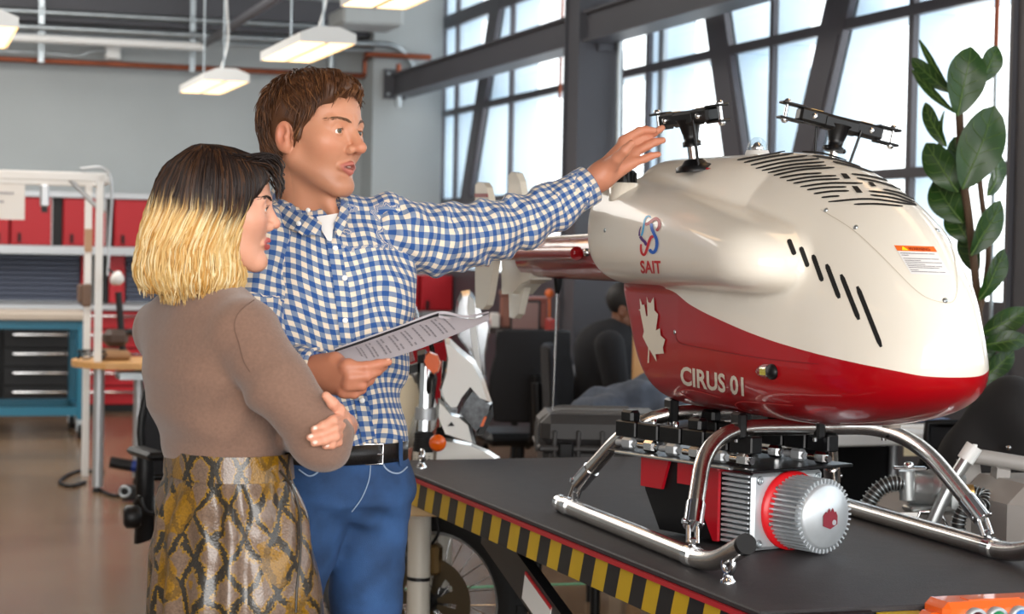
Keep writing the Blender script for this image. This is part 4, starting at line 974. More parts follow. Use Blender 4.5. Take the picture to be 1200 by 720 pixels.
# ------------------------------------------------------------------ engine pack standing between the skids
EA = math.radians(36); Eg = np.array([math.sin(EA), -math.cos(EA), 0]); Eq = np.array([math.cos(EA), math.sin(EA), 0])
EO = G(958, 650, 0.8)                              # under the round cover
eng = thing('engine_pack', 'red and black engine pack with a finned silver cover between the skids', 'engine', EO, EA - PI/2)
M_cast = mat('cast_aluminium', (206, 212, 216), 0.38, 0.55, var=(30, 0.05)); M_plate = mat('pack_red', (180, 12, 30), 0.32, coat=0.6)
# local: x along Eg (towards the cover), y along Eq, z up
Z0 = 0.086
fc_ = MB().lathe([(0.0, 0.035), (0.046, 0.034), (0.053, 0.028), (0.066, 0.026), (0.072, 0.020), (0.072, 0.0)], (0.0, 0, Z0), (1, 0, 0), 40)
cov = obj('finned_cover', fc_, M_cast, eng, world=False)
fm = MB()
for k in range(44):
    a = 2 * PI * k / 44; R_ = np.array([[1, 0, 0], [0, math.cos(a), -math.sin(a)], [0, math.sin(a), math.cos(a)]])
    fm.box(np.array([-0.026, 0, Z0]) + R_ @ np.array([0, 0.075, 0]), (0.09, 0.014, 0.0042), R_)
obj('radial_fins', fm, M_cast, cov, world=False)['kind'] = 'stuff'
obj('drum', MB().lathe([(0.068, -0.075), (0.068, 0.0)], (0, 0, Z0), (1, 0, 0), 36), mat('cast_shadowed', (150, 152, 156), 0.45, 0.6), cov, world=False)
em = MB().prism([(-0.022, -0.018), (-0.022, 0.004), (-0.014, 0.013), (-0.011, 0.009), (-0.004, 0.02), (0.0, 0.011), (0.006, 0.02), (0.012, 0.010), (0.016, 0.012), (0.021, 0.002), (0.021, -0.016), (0.0, -0.026)], (0.0365, 0, Z0), (0, 1, 0), (0, 0, 1), (0.001, 0, 0))
el = obj('cover_emblem', em, mat('emblem_red', (128, 34, 48), 0.5), cov, world=False)
obj('emblem_dot', MB().lathe([(0.006, 0), (0.006, 0.001)], (0.0372, 0.011, Z0 - 0.012), (1, 0, 0), 12), M_cast, cov, world=False)
obj('red_ring', MB().lathe([(0.088, -0.083), (0.088, -0.074), (0.066, -0.072)], (0, -0.006, Z0 + 0.002), (1, 0, 0), 36), mat('ring_red', (214, 26, 34), 0.35), eng, world=False)
for k in range(6):
    a = k * PI / 3 + 0.3; obj('ring_screw', MB().lathe([(0.005, 0), (0.005, 0.004)], (-0.0745, 0.08 * math.cos(a), Z0 + 0.08 * math.sin(a)), (1, 0, 0), 8), M_chrome, eng, world=False)
fp = obj('face_plate', MB().box((-0.092, -0.01, Z0 + 0.002), (0.016, 0.215, 0.17), None, 0.012), M_cast, eng, world=False)
for sy in (-1, 1):
    for sz in (-1, 1):
        obj('plate_screw', MB().torus((-0.083, -0.01 + sy * 0.088, Z0 + 0.002 + sz * 0.07), 0.007, 0.003, (1, 0, 0), 12, 6), M_steel, fp, world=False)
for k in range(14):
    obj('cooling_fin', MB().box((-0.145, -0.012, 0.016 + k * 0.0115), (0.09, 0.208, 0.0065), None, 0.002), M_cast, eng, world=False)
obj('block', MB().box((-0.145, -0.012, 0.09), (0.085, 0.17, 0.155)), mat('block_dark', (90, 90, 94), 0.5, 0.5), eng, world=False)
pp_ = [(-0.19, 0.178), (-0.33, 0.178), (-0.33, 0.128), (-0.275, 0.128), (-0.205, 0.012), (-0.19, 0.012)]
for y in (-0.125, 0.105):
    obj('red_side_plate', MB().prism(pp_, (0, y, 0), (1, 0, 0), (0, 0, 1), (0, 0.008, 0)), M_plate, eng, world=False)
obj('red_side_plate', MB().prism([(-0.36, 0.178), (-0.46, 0.178), (-0.46, 0.108), (-0.385, 0.108)], (0, -0.125, 0), (1, 0, 0), (0, 0, 1), (0, 0.008, 0)), M_plate, eng, world=False)
obj('red_front_edge', MB().box((-0.19, -0.008, 0.176), (0.012, 0.245, 0.014), None, 0.003), M_plate, eng, world=False)
obj('plate_bolt', MB().lathe([(0.008, 0), (0.008, 0.006), (0.004, 0.007)], (-0.235, -0.126, 0.125), (0, -1, 0), 10), M_chrome, eng, world=False)
obj('tank_body', MB().prism([(-0.20, 0.178), (-0.46, 0.178), (-0.455, 0.10), (-0.40, 0.012), (-0.20, 0.012)], (0, -0.115, 0), (1, 0, 0), (0, 0, 1), (0, 0.22, 0)), M_black, eng, world=False)
obj('top_plate', MB().box((-0.29, -0.008, 0.185), (0.50, 0.31, 0.007), None, 0.002), M_anod, eng, world=False)
obj('plate_edge', MB().box((-0.30, -0.165, 0.186), (0.40, 0.02, 0.006), None, 0.002), M_steel, eng, world=False)
for (y, x0, x1, n) in ((-0.11, -0.56, -0.08, 6), (0.085, -0.49, -0.04, 6)):
    L = (x1 - x0) / n
    for k in range(n):
        xc = x0 + L * (k + 0.5)
        bk = obj('rail_block', MB().box((xc, y, 0.236), (L - 0.006, 0.034, 0.038), None, 0.003), M_anod, eng, world=False)
        obj('cap_screw', MB().lathe([(0.007, 0), (0.007, 0.010), (0.003, 0.011)], (xc, y + 0.004, 0.255), (0, 0, 1), 8), M_chrome, bk, world=False)
        obj('silver_fitting', MB().box((xc + 0.01, y - 0.012, 0.203), (L * 0.5, 0.022, 0.028), None, 0.006).tube([(xc - L * 0.4, y - 0.012, 0.202), (xc + L * 0.45, y - 0.012, 0.202)], 0.008, 8), M_chrome if k % 2 else M_alu, bk, world=False)
        if k in (0, 3): obj('clamp_block', MB().box((xc, y, 0.266), (0.045, 0.03, 0.03), None, 0.006), M_anod, bk, world=False)
# ------------------------------------------------------------------ motorcycle behind the lift table
M_bikew = mat('fairing_white', (238, 236, 230), 0.25, coat=0.8); M_amber = mat('amber_lens', (232, 96, 16), 0.25, coat=0.6); M_tyre = mat('tyre', (28, 28, 29), 0.8, bump=(60, 0.4))
M_forkw = mat('fork_cream', (206, 200, 188), 0.35); M_lens = mat('headlight_lens', (120, 124, 128), 0.12, 0.7, var=(70, 0.35)); M_screen = glass_mat('wind_screen', (0.82, 0.85, 0.88), 0.22, 0.1)
wc = P(511, 706, 6.40); wc[2] = 0.318
hd = math.radians(68); wd = np.array([math.sin(hd), -math.cos(hd), 0]); wx = np.array([math.cos(hd), math.sin(hd), 0]); uz = np.array([0, 0, 1.0])
bd = np.array([0.30, -0.954, 0]); bs = np.array([0.954, 0.30, 0])
bike = thing('motorcycle', 'white dual-sport motorcycle with orange indicators parked behind the lift table', 'motorcycle', (wc[0] - bd[0]*0.6, wc[1] - bd[1]*0.6, 0), 0)
def wheel(c, ax, fw, name, steer=True):
    tw = obj(name, MB().torus(c, 0.268, 0.050, ax, 44, 10), M_tyre, bike)
    kn = MB(); u = np.asarray(fw)
    for k in range(40):
        a = 2 * PI * k / 40; rd = math.cos(a) * u + math.sin(a) * uz; tg = -math.sin(a) * u + math.cos(a) * uz
        for s in (-1, 0, 1):
            n_ = rd * math.cos(s * 0.75) + ax * math.sin(s * 0.75)
            kn.box(c + rd * 0.268 + n_ * 0.049, (0.022, 0.024, 0.012), np.array([np.cross(tg, n_), tg, n_]).T)
    obj('tread', kn, M_tyre, tw)['kind'] = 'stuff'
    obj('rim', MB().torus(c, 0.222, 0.012, ax, 40, 8).torus(c, 0.232, 0.016, ax, 40, 8), M_alu, tw)
    sp = MB()
    for k in range(28):
        a = 2 * PI * k / 28; rd = math.cos(a) * u + math.sin(a) * uz; s = 1 if k % 2 else -1; a2 = a + s * 0.5; r2_ = math.cos(a2) * u + math.sin(a2) * uz
        sp.tube([c + r2_ * 0.03 + ax * 0.03 * s, c + rd * 0.222], 0.002, 4, False)
    obj('spokes', sp, M_chrome, tw)['kind'] = 'stuff'
    obj('hub', MB().lathe([(0.02, -0.075), (0.032, -0.05), (0.032, 0.05), (0.02, 0.075)], c, ax, 18), M_black, tw)
    return tw
fwh = wheel(wc, wx, wd, 'front_wheel')
dm = MB()
for i in range(40):
    a0, a1 = 2*PI*i/40, 2*PI*(i+1)/40; e = lambda a, r: wc - wx * 0.055 + r * (math.cos(a) * wd + math.sin(a) * uz)
    dm.add([e(a0, 0.095), e(a1, 0.095), e(a1, 0.145), e(a0, 0.145)], [(0, 1, 2, 3)]); 
    if i % 6 < 3: dm.add([e(a0, 0.03), e(a1, 0.03), e(a1, 0.095), e(a0, 0.095)], [(0, 1, 2, 3)])
obj('brake_disc', dm, mat('disc_steel', (96, 86, 70), 0.35, 0.9), fwh)
obj('brake_caliper', MB().box(wc - wx * 0.06 + uz * 0.14 + wd * 0.02, (0.05, 0.04, 0.10), hd, 0.01), mat('caliper_bronze', (120, 96, 60), 0.35, 0.7), fwh)
obj('brake_hose', MB().tube(bez([wc - wx*0.07 + uz*0.17, wc - wx*0.08 + uz*0.24 + wd*0.04, wc - wx*0.07 + uz*0.34, wc - wx*0.05 + uz*0.46]), 0.005, 6), M_black, bike)
# forks
for (off, nm) in ((0.0, 'near'), (0.17, 'far')):
    o3 = wx * off
    a = P(490, 722, 6.31) + o3; b = P(492, 606, 6.32) + o3; c_ = P(496, 530, 6.33) + o3; d = P(499.5, 440, 6.36) + o3
    fk = obj('fork_leg', MB().tube([a, b], 0.037, 14).tube([b, c_], 0.033, 12), M_forkw, bike)
    obj('stanchion', MB().tube([c_, d + (d - c_) * 0.15], 0.021, 12), M_chrome, fk)
    g = MB(); 
    for k in range(11):
        q = c_ + (d - c_) * (0.02 + 0.036 * k) + (c_ - d) * 0.15; g.torus(q, 0.022, 0.010, d - c_, 16, 6)
    obj('gaiter', g, M_rubber, fk)
    obj('fork_ring', MB().tube([P(490.5, 680, 6.31) + o3, P(490.7, 676, 6.31) + o3], 0.038, 14), M_black, fk)
    obj('fork_clamp', MB().tube([P(498.5, 492, 6.35) + o3, P(499, 478, 6.35) + o3], 0.034, 12), M_alu, fk)
def slab(name, pxs, D, th, m, taper=0.8, par=None):
    """a moulded panel: photo outline given its own distance and a tapered thickness away from the viewer"""
    A = np.array([P(x, y, D) for x, y in pxs]); c = A.mean(0); n = len(A)
    mid = [c + (a - c) * 1.0 + np.array([0, th * 0.5, 0]) for a in A]; fr_ = [c + (a - c) * 0.86 for a in A]; bk = [c + (a - c) * taper + np.array([0, th, 0]) for a in A]
    mb = MB(); vs = list(fr_) + mid + bk
    fs = [tuple(range(n))[::-1], tuple(range(2 * n, 3 * n))] + [(i, (i+1) % n, n + (i+1) % n, n + i) for i in range(n)] + [(n + i, n + (i+1) % n, 2*n + (i+1) % n, 2*n + i) for i in range(n)]
    mb.add(vs, fs); return obj(name, mb, m, par or bike)
slab('headlight_mask', [(519, 396), (526, 398), (538, 409), (556, 424), (567, 446), (576, 474), (566, 470), (553, 455), (541, 470), (535, 482), (527, 483), (519, 474), (514, 458), (521, 436), (523, 416)], 6.30, 0.17, M_bikew)
slab('headlight_cowl', [(512, 468), (519, 474), (528, 486), (539, 489), (551, 499), (557, 523), (545, 519), (520, 511), (512, 490)], 6.31, 0.15, M_bikew)
hl = slab('headlight', [(553, 455), (577, 474), (573, 494), (558, 510), (538, 487), (541, 473)], 6.31, 0.12, M_lens)
slab('headlight_rim', [(574, 480), (577, 476), (578, 490), (566, 512), (558, 513), (560, 506)], 6.30, 0.10, M_black, par=bike)
slab('lens_marker', [(567, 489), (571, 488), (566, 501), (562, 501)], 6.295, 0.02, M_amber, par=bike)
slab('cowl_vent', [(524, 500), (529, 494), (533, 500)], 6.305, 0.02, M_black)
slab('wind_screen', [(535, 352), (540, 342), (550, 340), (558, 350), (566, 372), (572, 372), (575, 384), (569, 420), (571, 452), (562, 440), (549, 415), (536, 395), (532, 372)], 6.62, 0.10, M_screen, 0.9)
slab('screen_edge', [(549, 345), (556, 352), (560, 400), (566, 450), (560, 444), (552, 400), (547, 360)], 6.60, 0.02, M_white, 0.95)
slab('front_mudguard', [(508, 514), (530, 517), (553, 522), (572, 530), (586, 539), (560, 541), (525, 541), (506, 541)], 6.36, 0.13, M_bikew)
slab('tank_shroud', [(472, 440), (484, 436), (493, 440), (494, 470), (486, 490), (476, 520), (470, 548), (452, 545), (448, 470), (455, 445)], 6.52, 0.30, mat('tank_cream', (226, 208, 172), 0.3, coat=0.5))
slab('fairing_strut', [(474, 430), (494, 424), (496, 436), (476, 440)], 6.42, 0.10, M_black)
i1 = slab('indicator', [(498, 416), (503, 412), (512, 416), (517, 425), (514, 437), (508, 440), (499, 432), (496, 424)], 6.22, 0.05, M_amber)
i2 = obj('indicator', MB().lathe([(0.0, -0.012), (0.018, -0.009), (0.027, 0.0), (0.025, 0.02), (0.012, 0.035)], P(513, 519.5, 6.22), (-0.1, 1, 0), 20), M_amber, bike)
obj('indicator_stem', MB().tube([P(506, 440, 6.26), P(503, 446, 6.30), P(502, 460, 6.34)], 0.008, 8), M_black, bike)
slab('mirror', [(479, 340), (483, 345), (488, 362), (492, 376), (488, 378), (483, 366), (479, 352)], 6.30, 0.03, M_chrome)
slab('mirror_stem', [(488, 376), (491, 376), (494, 400), (491, 402)], 6.32, 0.012, M_black)
obj('handlebar', MB().tube(bez([P(474, 402, 6.2), P(485, 396, 6.3), P(498, 398, 6.42), P(510, 392, 6.62), P(523, 384, 6.8)]), 0.014, 8), M_black, bike)
obj('hand_grip', MB().tube([P(474, 402, 6.2), P(464, 404, 6.1)], 0.018, 10), M_rubber, bike)
slab('switch_gear', [(476, 384), (488, 382), (494, 396), (490, 410), (478, 410)], 6.28, 0.08, M_black)
slab('instrument_pod', [(498, 384), (514, 378), (522, 388), (518, 402), (504, 404)], 6.44, 0.10, M_black)
slab('steering_head', [(488, 412), (498, 410), (506, 424), (512, 445), (506, 490), (494, 488), (488, 450)], 6.42, 0.10, M_black)
slab('brake_reservoir', [(470, 412), (482, 408), (486, 424), (474, 428)], 6.26, 0.05, mat('smoked', (120, 70, 64), 0.3))
for k in range(4):
    obj('control_cable', MB().tube(bez([P(486 + 3*k, 400, 6.3), P(480 + 8*k, 380 + 6*k, 6.3), P(500 + 3*k, 392 + 9*k, 6.36), P(508 - k, 430 + 8*k, 6.4)]), 0.004, 5), M_black, bike)
# the rest of the machine, running back behind the man
rc = wc - bd * 1.38; rc[2] = 0.318
wheel(rc, bs, bd, 'rear_wheel')
cc = wc - bd * 0.68
obj('engine_block', MB().box((cc[0], cc[1], 0.44), (0.26, 0.30, 0.32), math.atan2(-bd[0], bd[1]) , 0.04), mat('engine_grey', (96, 96, 98), 0.4, 0.6), bike)
obj('frame', MB().tube([P(500, 450, 6.4), cc + uz * 0.75 - wc * 0 , rc * [1, 1, 0] + uz * 0.80 + bd * 0.25], 0.02, 8).tube([P(500, 470, 6.4), cc * [1, 1, 0] + uz * 0.28 + bd * 0.15, cc * [1, 1, 0] + uz * 0.30 - bd * 0.25, rc + bd * 0.1], 0.02, 8), M_black, bike)
obj('swing_arm', MB().tube([cc * [1, 1, 0] + uz * 0.36 - bd * 0.2 + bs * 0.08, rc + bs * 0.09], 0.022, 8).tube([cc * [1, 1, 0] + uz * 0.36 - bd * 0.2 - bs * 0.08, rc - bs * 0.09], 0.022, 8), M_alu, bike)
tk = MB().ball(cc * [1, 1, 0] + uz * 0.88 + bd * 0.14, (0.13, 0.24, 0.13), rot=np.array([bs, -bd, uz]).T); obj('fuel_tank', tk, M_bikew, bike)
obj('seat', MB().ball(cc * [1, 1, 0] + uz * 0.86 - bd * 0.36, (0.11, 0.40, 0.05), rot=np.array([bs, -bd, uz]).T), M_rubber, bike)
obj('rear_mudguard', MB().ball(rc * [1, 1, 0] + uz * 0.76 - bd * 0.02, (0.07, 0.30, 0.03), rot=np.array([bs, -bd, uz]).T), M_bikew, bike)
kb = cc * [1, 1, 0] + bs * 0.12
obj('kick_stand', MB().tube([kb + uz * 0.30, kb + bs * 0.12 + uz * 0.012], 0.012, 8), M_steel, bike)
# plank on a trestle beside it
pk = P(478, 593, 5.98); pk[2] = 0.665
t = thing('plank_trestle', 'pale wooden plank on a trestle beside the motorcycle fork', 'trestle', (pk[0] - 0.08, pk[1], 0), 0)
M_pine = mat('pine', (214, 178, 128), 0.55, var=(4, 0.08))
zc2 = CAMH - (593 - 288) * 5.98 / F
obj('plank', MB().box((pk[0] - 0.01, pk[1], zc2), (0.36, 0.16, 0.05), 0.02, 0.004), M_pine, t)
for dx in (-0.08,):
    for dy in (-0.06, 0.06): obj('leg', MB().tube([(pk[0] + dx - 0.03, pk[1] + dy, zc2 - 0.02), (pk[0] + dx - 0.06, pk[1] + dy * 2.2, 0.0)], 0.022, 6), M_pine, t)
obj('leg', MB().tube([(pk[0] - 0.12, pk[1] + 0.04, zc2 - 0.02), (pk[0] - 0.12, pk[1] + 0.2, 0.0)], 0.02, 6), M_pine, t)

# ------------------------------------------------------------------ equipment case, desks and people working behind
M_case = mat('case_plastic', (62, 60, 60), 0.45, bump=(220, 0.15)); M_casel = mat('case_lid', (96, 94, 92), 0.5, bump=(220, 0.15))
q = P(704, 483, 6.72); zt = q[2]; xc, yc = q[0], q[1] + 0.02; wdt = 0.405
t = thing('equipment_case', 'black ribbed hard equipment case behind the lift table', 'case', (xc, yc, zt - 0.36), 0)
rz = 0.05
obj('body', MB().box((xc, yc, zt - 0.235), (wdt, 0.32, 0.25), rz, 0.02), M_case, t)
obj('lid', MB().box((xc, yc, zt - 0.055), (wdt + 0.015, 0.335, 0.11), rz, 0.03), M_case, t)
obj('lid_panel', MB().box((xc + 0.01, yc + 0.01, zt - 0.002), (wdt - 0.06, 0.24, 0.012), rz, 0.004), M_casel, t)
for k in range(5):
    x_ = xc - wdt/2 + 0.045 + k * (wdt - 0.09) / 4
    obj('rib', MB().box((x_, yc - 0.165 + (x_ - xc) * 0.05, zt - 0.20), (0.016, 0.02, 0.30), rz, 0.005), M_case, t)
obj('lip', MB().box((xc, yc, zt - 0.112), (wdt + 0.035, 0.355, 0.02), rz, 0.006), M_case, t)
for s in (-1, 1):
    obj('latch', MB().box((xc + s * 0.12, yc - 0.185, zt - 0.12), (0.05, 0.02, 0.06), rz, 0.006), M_black, t)
    obj('end_rib', MB().tube(fillet([(xc - wdt/2 - 0.012, yc + s * 0.09, zt - 0.13), (xc - wdt/2 - 0.012, yc + s * 0.09, zt - 0.03), (xc - wdt/2 + 0.05, yc + s * 0.09, zt + 0.004), (xc + 0.1, yc + s * 0.09, zt + 0.004)], 0.05, 5), 0.009, 6), M_casel, t)
t = thing('low_stool', 'low black stool carrying the equipment case', 'stool', (xc, yc, 0), 0)
obj('seat', MB().box((xc, yc, zt - 0.385), (0.50, 0.40, 0.045), rz, 0.01), M_black, t)
for sx in (-1, 1):
    for sy in (-1, 1): obj('leg', MB().tube([(xc + sx * 0.2, yc + sy * 0.15, zt - 0.39), (xc + sx * 0.22, yc + sy * 0.17, 0)], 0.014, 8), M_black, t)

def office_chair(p, rz, label, backw=0.46, h=1.0, m=None, arms=True):
    t = thing('office_chair', label, 'chair', p, rz); m = m or M_black; c, s_ = math.cos(rz), math.sin(rz)
    W_ = lambda x, y, z: np.array([p[0] + c * x - s_ * y, p[1] + s_ * x + c * y, z])
    for k in range(5):
        a = 2 * PI * k / 5 + 0.3
        l = obj('base_leg', MB().tube([W_(0, 0, 0.10), W_(0.28 * math.cos(a), 0.28 * math.sin(a), 0.07)], [0.028, 0.018], 8), m, t)
        obj('castor', MB().lathe([(0.026, -0.018), (0.028, 0), (0.026, 0.018)], W_(0.28 * math.cos(a), 0.28 * math.sin(a), 0.028), (math.sin(a), -math.cos(a), 0), 12), M_rubber, l)
    obj('column', MB().tube([W_(0, 0, 0.08), W_(0, 0, 0.42)], 0.025, 10), M_black, t)
    obj('seat', MB().box(W_(0, 0, 0.455), (0.48, 0.48, 0.07), rz, 0.03), m, t)
    rows = []; 
    for i in range(9):
        z = 0.56 + (h - 0.56) * i / 8; w = backw / 2 * (0.86 + 0.14 * math.sin(PI * min(1, i / 6)))
        rows.append([W_(w * u, -0.22 - 0.05 * (z - 0.5) - 0.05 * math.cos(u * 1.3) + 0.03, z) for u in np.linspace(-1, 1, 11)])
    obj('backrest', MB().grid(rows).grid([[q + np.array([s_ * 0.02, -c * 0.02, 0]) for q in r] for r in rows[::-1]]), mat('chair_mesh', (26, 26, 30), 0.8, bump=(400, 0.4)), t)
    edge = rows[0] + [r[-1] for r in rows[1:-1]] + rows[-1][::-1] + [r[0] for r in rows[1:-1][::-1]]
    obj('back_frame', MB().tube(edge, 0.014, 6, closed=True), m, t)
    obj('spine', MB().tube([W_(0, -0.15, 0.42), W_(0, -0.28, 0.48), W_(0, -0.30, 0.80)], 0.025, 8), M_black, t)
    if arms:
        for sx in (-1, 1):
            ar = obj('arm_rest', MB().box(W_(sx * 0.28, 0.02, 0.68), (0.08, 0.26, 0.03), rz, 0.012), M_black, t)
            obj('arm_post', MB().tube([W_(sx * 0.28, 0, 0.665), W_(sx * 0.28, 0, 0.36), W_(sx * 0.18, 0, 0.40)], [0.032, 0.04, 0.022], 10), M_black, ar)
    return t
qa = P(610, 500, 10.6); office_chair((qa[0], 10.6, 0), 0.25, 'black mesh office chair with its back turned, behind the helicopter tail', 0.44, 1.02)
qa = P(700, 480, 9.7); office_chair((qa[0], 9.7, 0), -PI/2, 'dark office chair on which the person in black sits', 0.42, 0.98, mat('navy_fabric', (24, 28, 40), 0.8))
# chair behind the blonde woman
cp = G(172, 535, 0.68)
ch = office_chair((cp[0] + 0.22, cp[1] + 0.25, 0), PI + 0.5, 'black office chair close behind the blonde woman', 0.46, 1.02)
kn = P(155, 606, cp[1] - 0.1)
obj('tension_knob', MB().lathe([(0.03, -0.03), (0.042, -0.02), (0.042, 0.02), (0.03, 0.03)], kn, (1, 0.3, 0), 16), M_black, ch)
obj('knob_stem', MB().tube(bez([P(158, 590, cp[1]), P(164, 583, cp[1] - 0.05), P(172, 600, cp[1] - 0.05), P(190, 602, cp[1])]), 0.008, 6), M_black, ch)

# office shelving and clutter seen under the tail boom
def bx(name, p, d, rz, m, label, cat, ch_=0.01, group=None): return solo(name, MB().box((p[0], p[1], p[2] + d[2] / 2), d, rz, ch_), m, label, cat, group)
M_brown = mat('box_brown', (140, 92, 78), 0.6, var=(5, 0.1)); M_grey = mat('office_grey', (150, 150, 154), 0.5)
sd0 = P(560, 383, 13.2); sd1 = P(648, 383, 13.2)
sx0, sx1 = sd0[0], sd1[0]; zsh = sd0[2]; mid = ((sx0 + sx1) / 2, 13.2)
t = thing('low_shelf', 'dark low shelf unit under the window behind the office chair', 'shelf', (mid[0], 13.2, 0), 0)
obj('carcass', MB().box((mid[0], 13.35, zsh - 0.02), (sx1 - sx0, 0.4, 0.04)).box((mid[0], 13.35, 0.45), (sx1 - sx0, 0.4, 0.03)).box((sx0 + 0.02, 13.35, zsh/2), (0.04, 0.4, zsh)).box((sx1 - 0.02, 13.35, zsh/2), (0.04, 0.4, zsh)), mat('shelf_dark', (52, 38, 36), 0.6), t)
for (x0, x1, y0, m, lab) in ((586, 612, 345, M_brown, 'wide brown cardboard box on the low shelf'), (613, 640, 352, mat('box_rust', (150, 84, 74), 0.6), 'rust-coloured box on the low shelf')):
    a = P(x0, 383, 13.25); b = P(x1, 383, 13.25); c_ = P(x0, y0, 13.25)
    o = bx('storage_box', ((a[0]+b[0])/2, 13.3, zsh), (b[0]-a[0], 0.28, c_[2]-zsh), 0.03, m, lab, 'box'); 
    obj('lid', MB().box(((a[0]+b[0])/2, 13.3, c_[2] + 0.01), (b[0]-a[0]+0.02, 0.30, 0.025), 0.03), m, o)
for k, (x0, x1, m, lab) in enumerate(((562, 574, mat('folder_pink', (206, 150, 156), 0.6), 'pink folder stack lying on the low shelf'), (574, 584, M_paper, 'white paper stack lying on the low shelf'))):
    a = P(x0, 383, 13.1); b = P(x1, 383, 13.1); bx('paper_stack', ((a[0]+b[0])/2, 13.25, zsh), (b[0]-a[0], 0.22, 0.05 + 0.04 * k), 0.05, m, lab, 'papers', 0.004)
def monitor(px0, px1, py0, py1, D, label, m, zfoot):
    a = P(px0, py1, D); b = P(px1, py0, D); c_ = ((a[0]+b[0])/2, D, zfoot)
    t = thing('monitor', label, 'monitor', c_, 0)
    obj('case', MB().box((c_[0], D, (a[2]+b[2])/2), (b[0]-a[0], 0.04, b[2]-a[2]), 0, 0.008), M_black, t)
    obj('screen', MB().box((c_[0], D - 0.022, (a[2]+b[2])/2), (b[0]-a[0]-0.03, 0.004, b[2]-a[2]-0.03)), m, t)
    obj('stand', MB().tube([(c_[0], D + 0.03, zfoot + 0.015), (c_[0], D + 0.03, (a[2]+b[2])/2)], 0.02, 8).lathe([(0.11, 0), (0.11, 0.012), (0.03, 0.02)], (c_[0], D + 0.02, zfoot), (0, 0, 1), 16), M_black, t)
M_scr = mat('lit_screen', (190, 205, 215), 0.4, emit=((200, 216, 230), 0.8))
# mid office desk carrying monitors and papers
da_, db_ = P(596, 425, 11.9), P(722, 425, 11.9)
t = thing('office_desk', 'grey office desk with a monitor behind the black mesh chair', 'desk', ((da_[0]+db_[0])/2, 11.9, 0), 0)
obj('table_top', MB().box(((da_[0]+db_[0])/2, 11.9, 0.725), (db_[0]-da_[0], 0.75, 0.03), 0, 0.006), M_grey, t)
for x in (da_[0]+0.04, db_[0]-0.04):
    for y in (11.57, 12.23): obj('leg', MB().tube([(x, y, 0), (x, y, 0.71)], 0.02, 8), M_black, t)
monitor(597, 634, 352, 388, 12.05, 'computer monitor showing a pale page on the grey desk', mat('screen_brown', (120, 84, 78), 0.4), 0.74)
bx('red_binder', (P(645, 420, 11.8)[0], 11.8, 0.74), (0.05, 0.24, 0.30), 0.1, mat('binder_red', (150, 40, 36), 0.5), 'red ring binder standing on the grey desk', 'binder')
bx('book_pile', (P(614, 420, 11.65)[0], 11.65, 0.74), (0.20, 0.15, 0.09), 0.2, mat('book_pink', (190, 110, 116), 0.6), 'pink book pile on the grey desk', 'books')
ob = solo('toy_ornament', MB().ball(P(644, 344, 12.9), 0.03).tube([P(644, 350, 12.9), P(644, 392, 12.9)], 0.008, 6), mat('ornament_orange', (224, 110, 50), 0.5), 'small orange ornament on a thin rod beside the boxes', 'ornament')
# partition, pine frame desk, jacket
a = P(757, 415, 8.6); b = P(800, 415, 8.6)
pt = solo('partition', MB().box(((a[0]+b[0])/2, 8.75, 0.5), (b[0]-a[0], 0.05, 1.0), 0.0, 0.006), mat('partition_fabric', (168, 166, 162), 0.9, bump=(300, 0.4)), 'pale fabric partition behind the helicopter rear', 'partition')
t = thing('pine_frame', 'pale pine frame beside the seated man in black', 'frame', (P(748, 465, 8.5)[0], 8.5, 0), 0)  # plain wooden furniture frame: uprights and a rail
x1 = P(750, 400, 8.5)[0]; z1 = P(750, 362, 8.5)[2]; zr = P(740, 460, 8.5)[2]
obj('upright', MB().box((x1, 8.5, z1 / 2), (0.06, 0.06, z1), 0, 0.004), M_wood, t)
xa = P(718, 460, 8.5)[0]
obj('rail', MB().box(((xa + x1) / 2 - 0.02, 8.5, zr), (x1 - xa, 0.05, 0.045), 0, 0.004), M_wood, t)
obj('upright', MB().box((xa + 0.03, 8.5, zr / 2), (0.05, 0.05, zr), 0, 0.004), mat('frame_pale', (176, 170, 160), 0.6), t)
d0 = P(772, 515, 7.75); d1 = P(872, 515, 7.75)
t = thing('pine_desk', 'pine-topped desk with a dark jacket on it, behind the case', 'desk', ((d0[0]+d1[0])/2, 7.95, 0), 0)
xa, xb = P(690, 515, 7.75)[0], d1[0] - 0.05
obj('table_top', MB().box(((xa+xb)/2, 8.0, 0.735), (xb-xa, 0.55, 0.03), 0.02, 0.005), M_wood, t)
for x in (xa+0.04, xb-0.04):
    for y in (7.8, 8.2): obj('leg', MB().tube([(x, y, 0), (x, y, 0.72)], 0.02, 8), M_black, t)
M_jack = mat('jacket_cloth', (86, 96, 112), 0.85, var=(20, 0.25))
jc = P(735, 490, 7.95); jc[2] = 0.752
def jack(p):
    q = p - jc; x, y, z = q[..., 0], q[..., 1], q[..., 2]
    f = s_ell(q, (-0.03, 0, 0.06), (0.20, 0.16, 0.10)); f = smin(f, s_ell(q, (0.10, 0.0, 0.11), (0.13, 0.13, 0.10)), 0.05); f = smin(f, s_ell(q, (0.17, -0.02, 0.04), (0.11, 0.15, 0.06)), 0.04)
    w = 0.016 * np.sin(26 * x + 14 * z + 6 * np.sin(11 * y)) + 0.012 * np.sin(38 * z - 18 * x + 9 * y) + 0.008 * np.sin(60 * x + 30 * y)
    return smax(f + w, -z, 0.01)
jo = sdf_mb(jack, jc + [-0.33, -0.26, -0.03], jc + [0.36, 0.26, 0.28], 0.012, 1)
solo('jacket', jo, M_jack, 'crumpled grey-blue jacket lying on the pine desk', 'jacket')

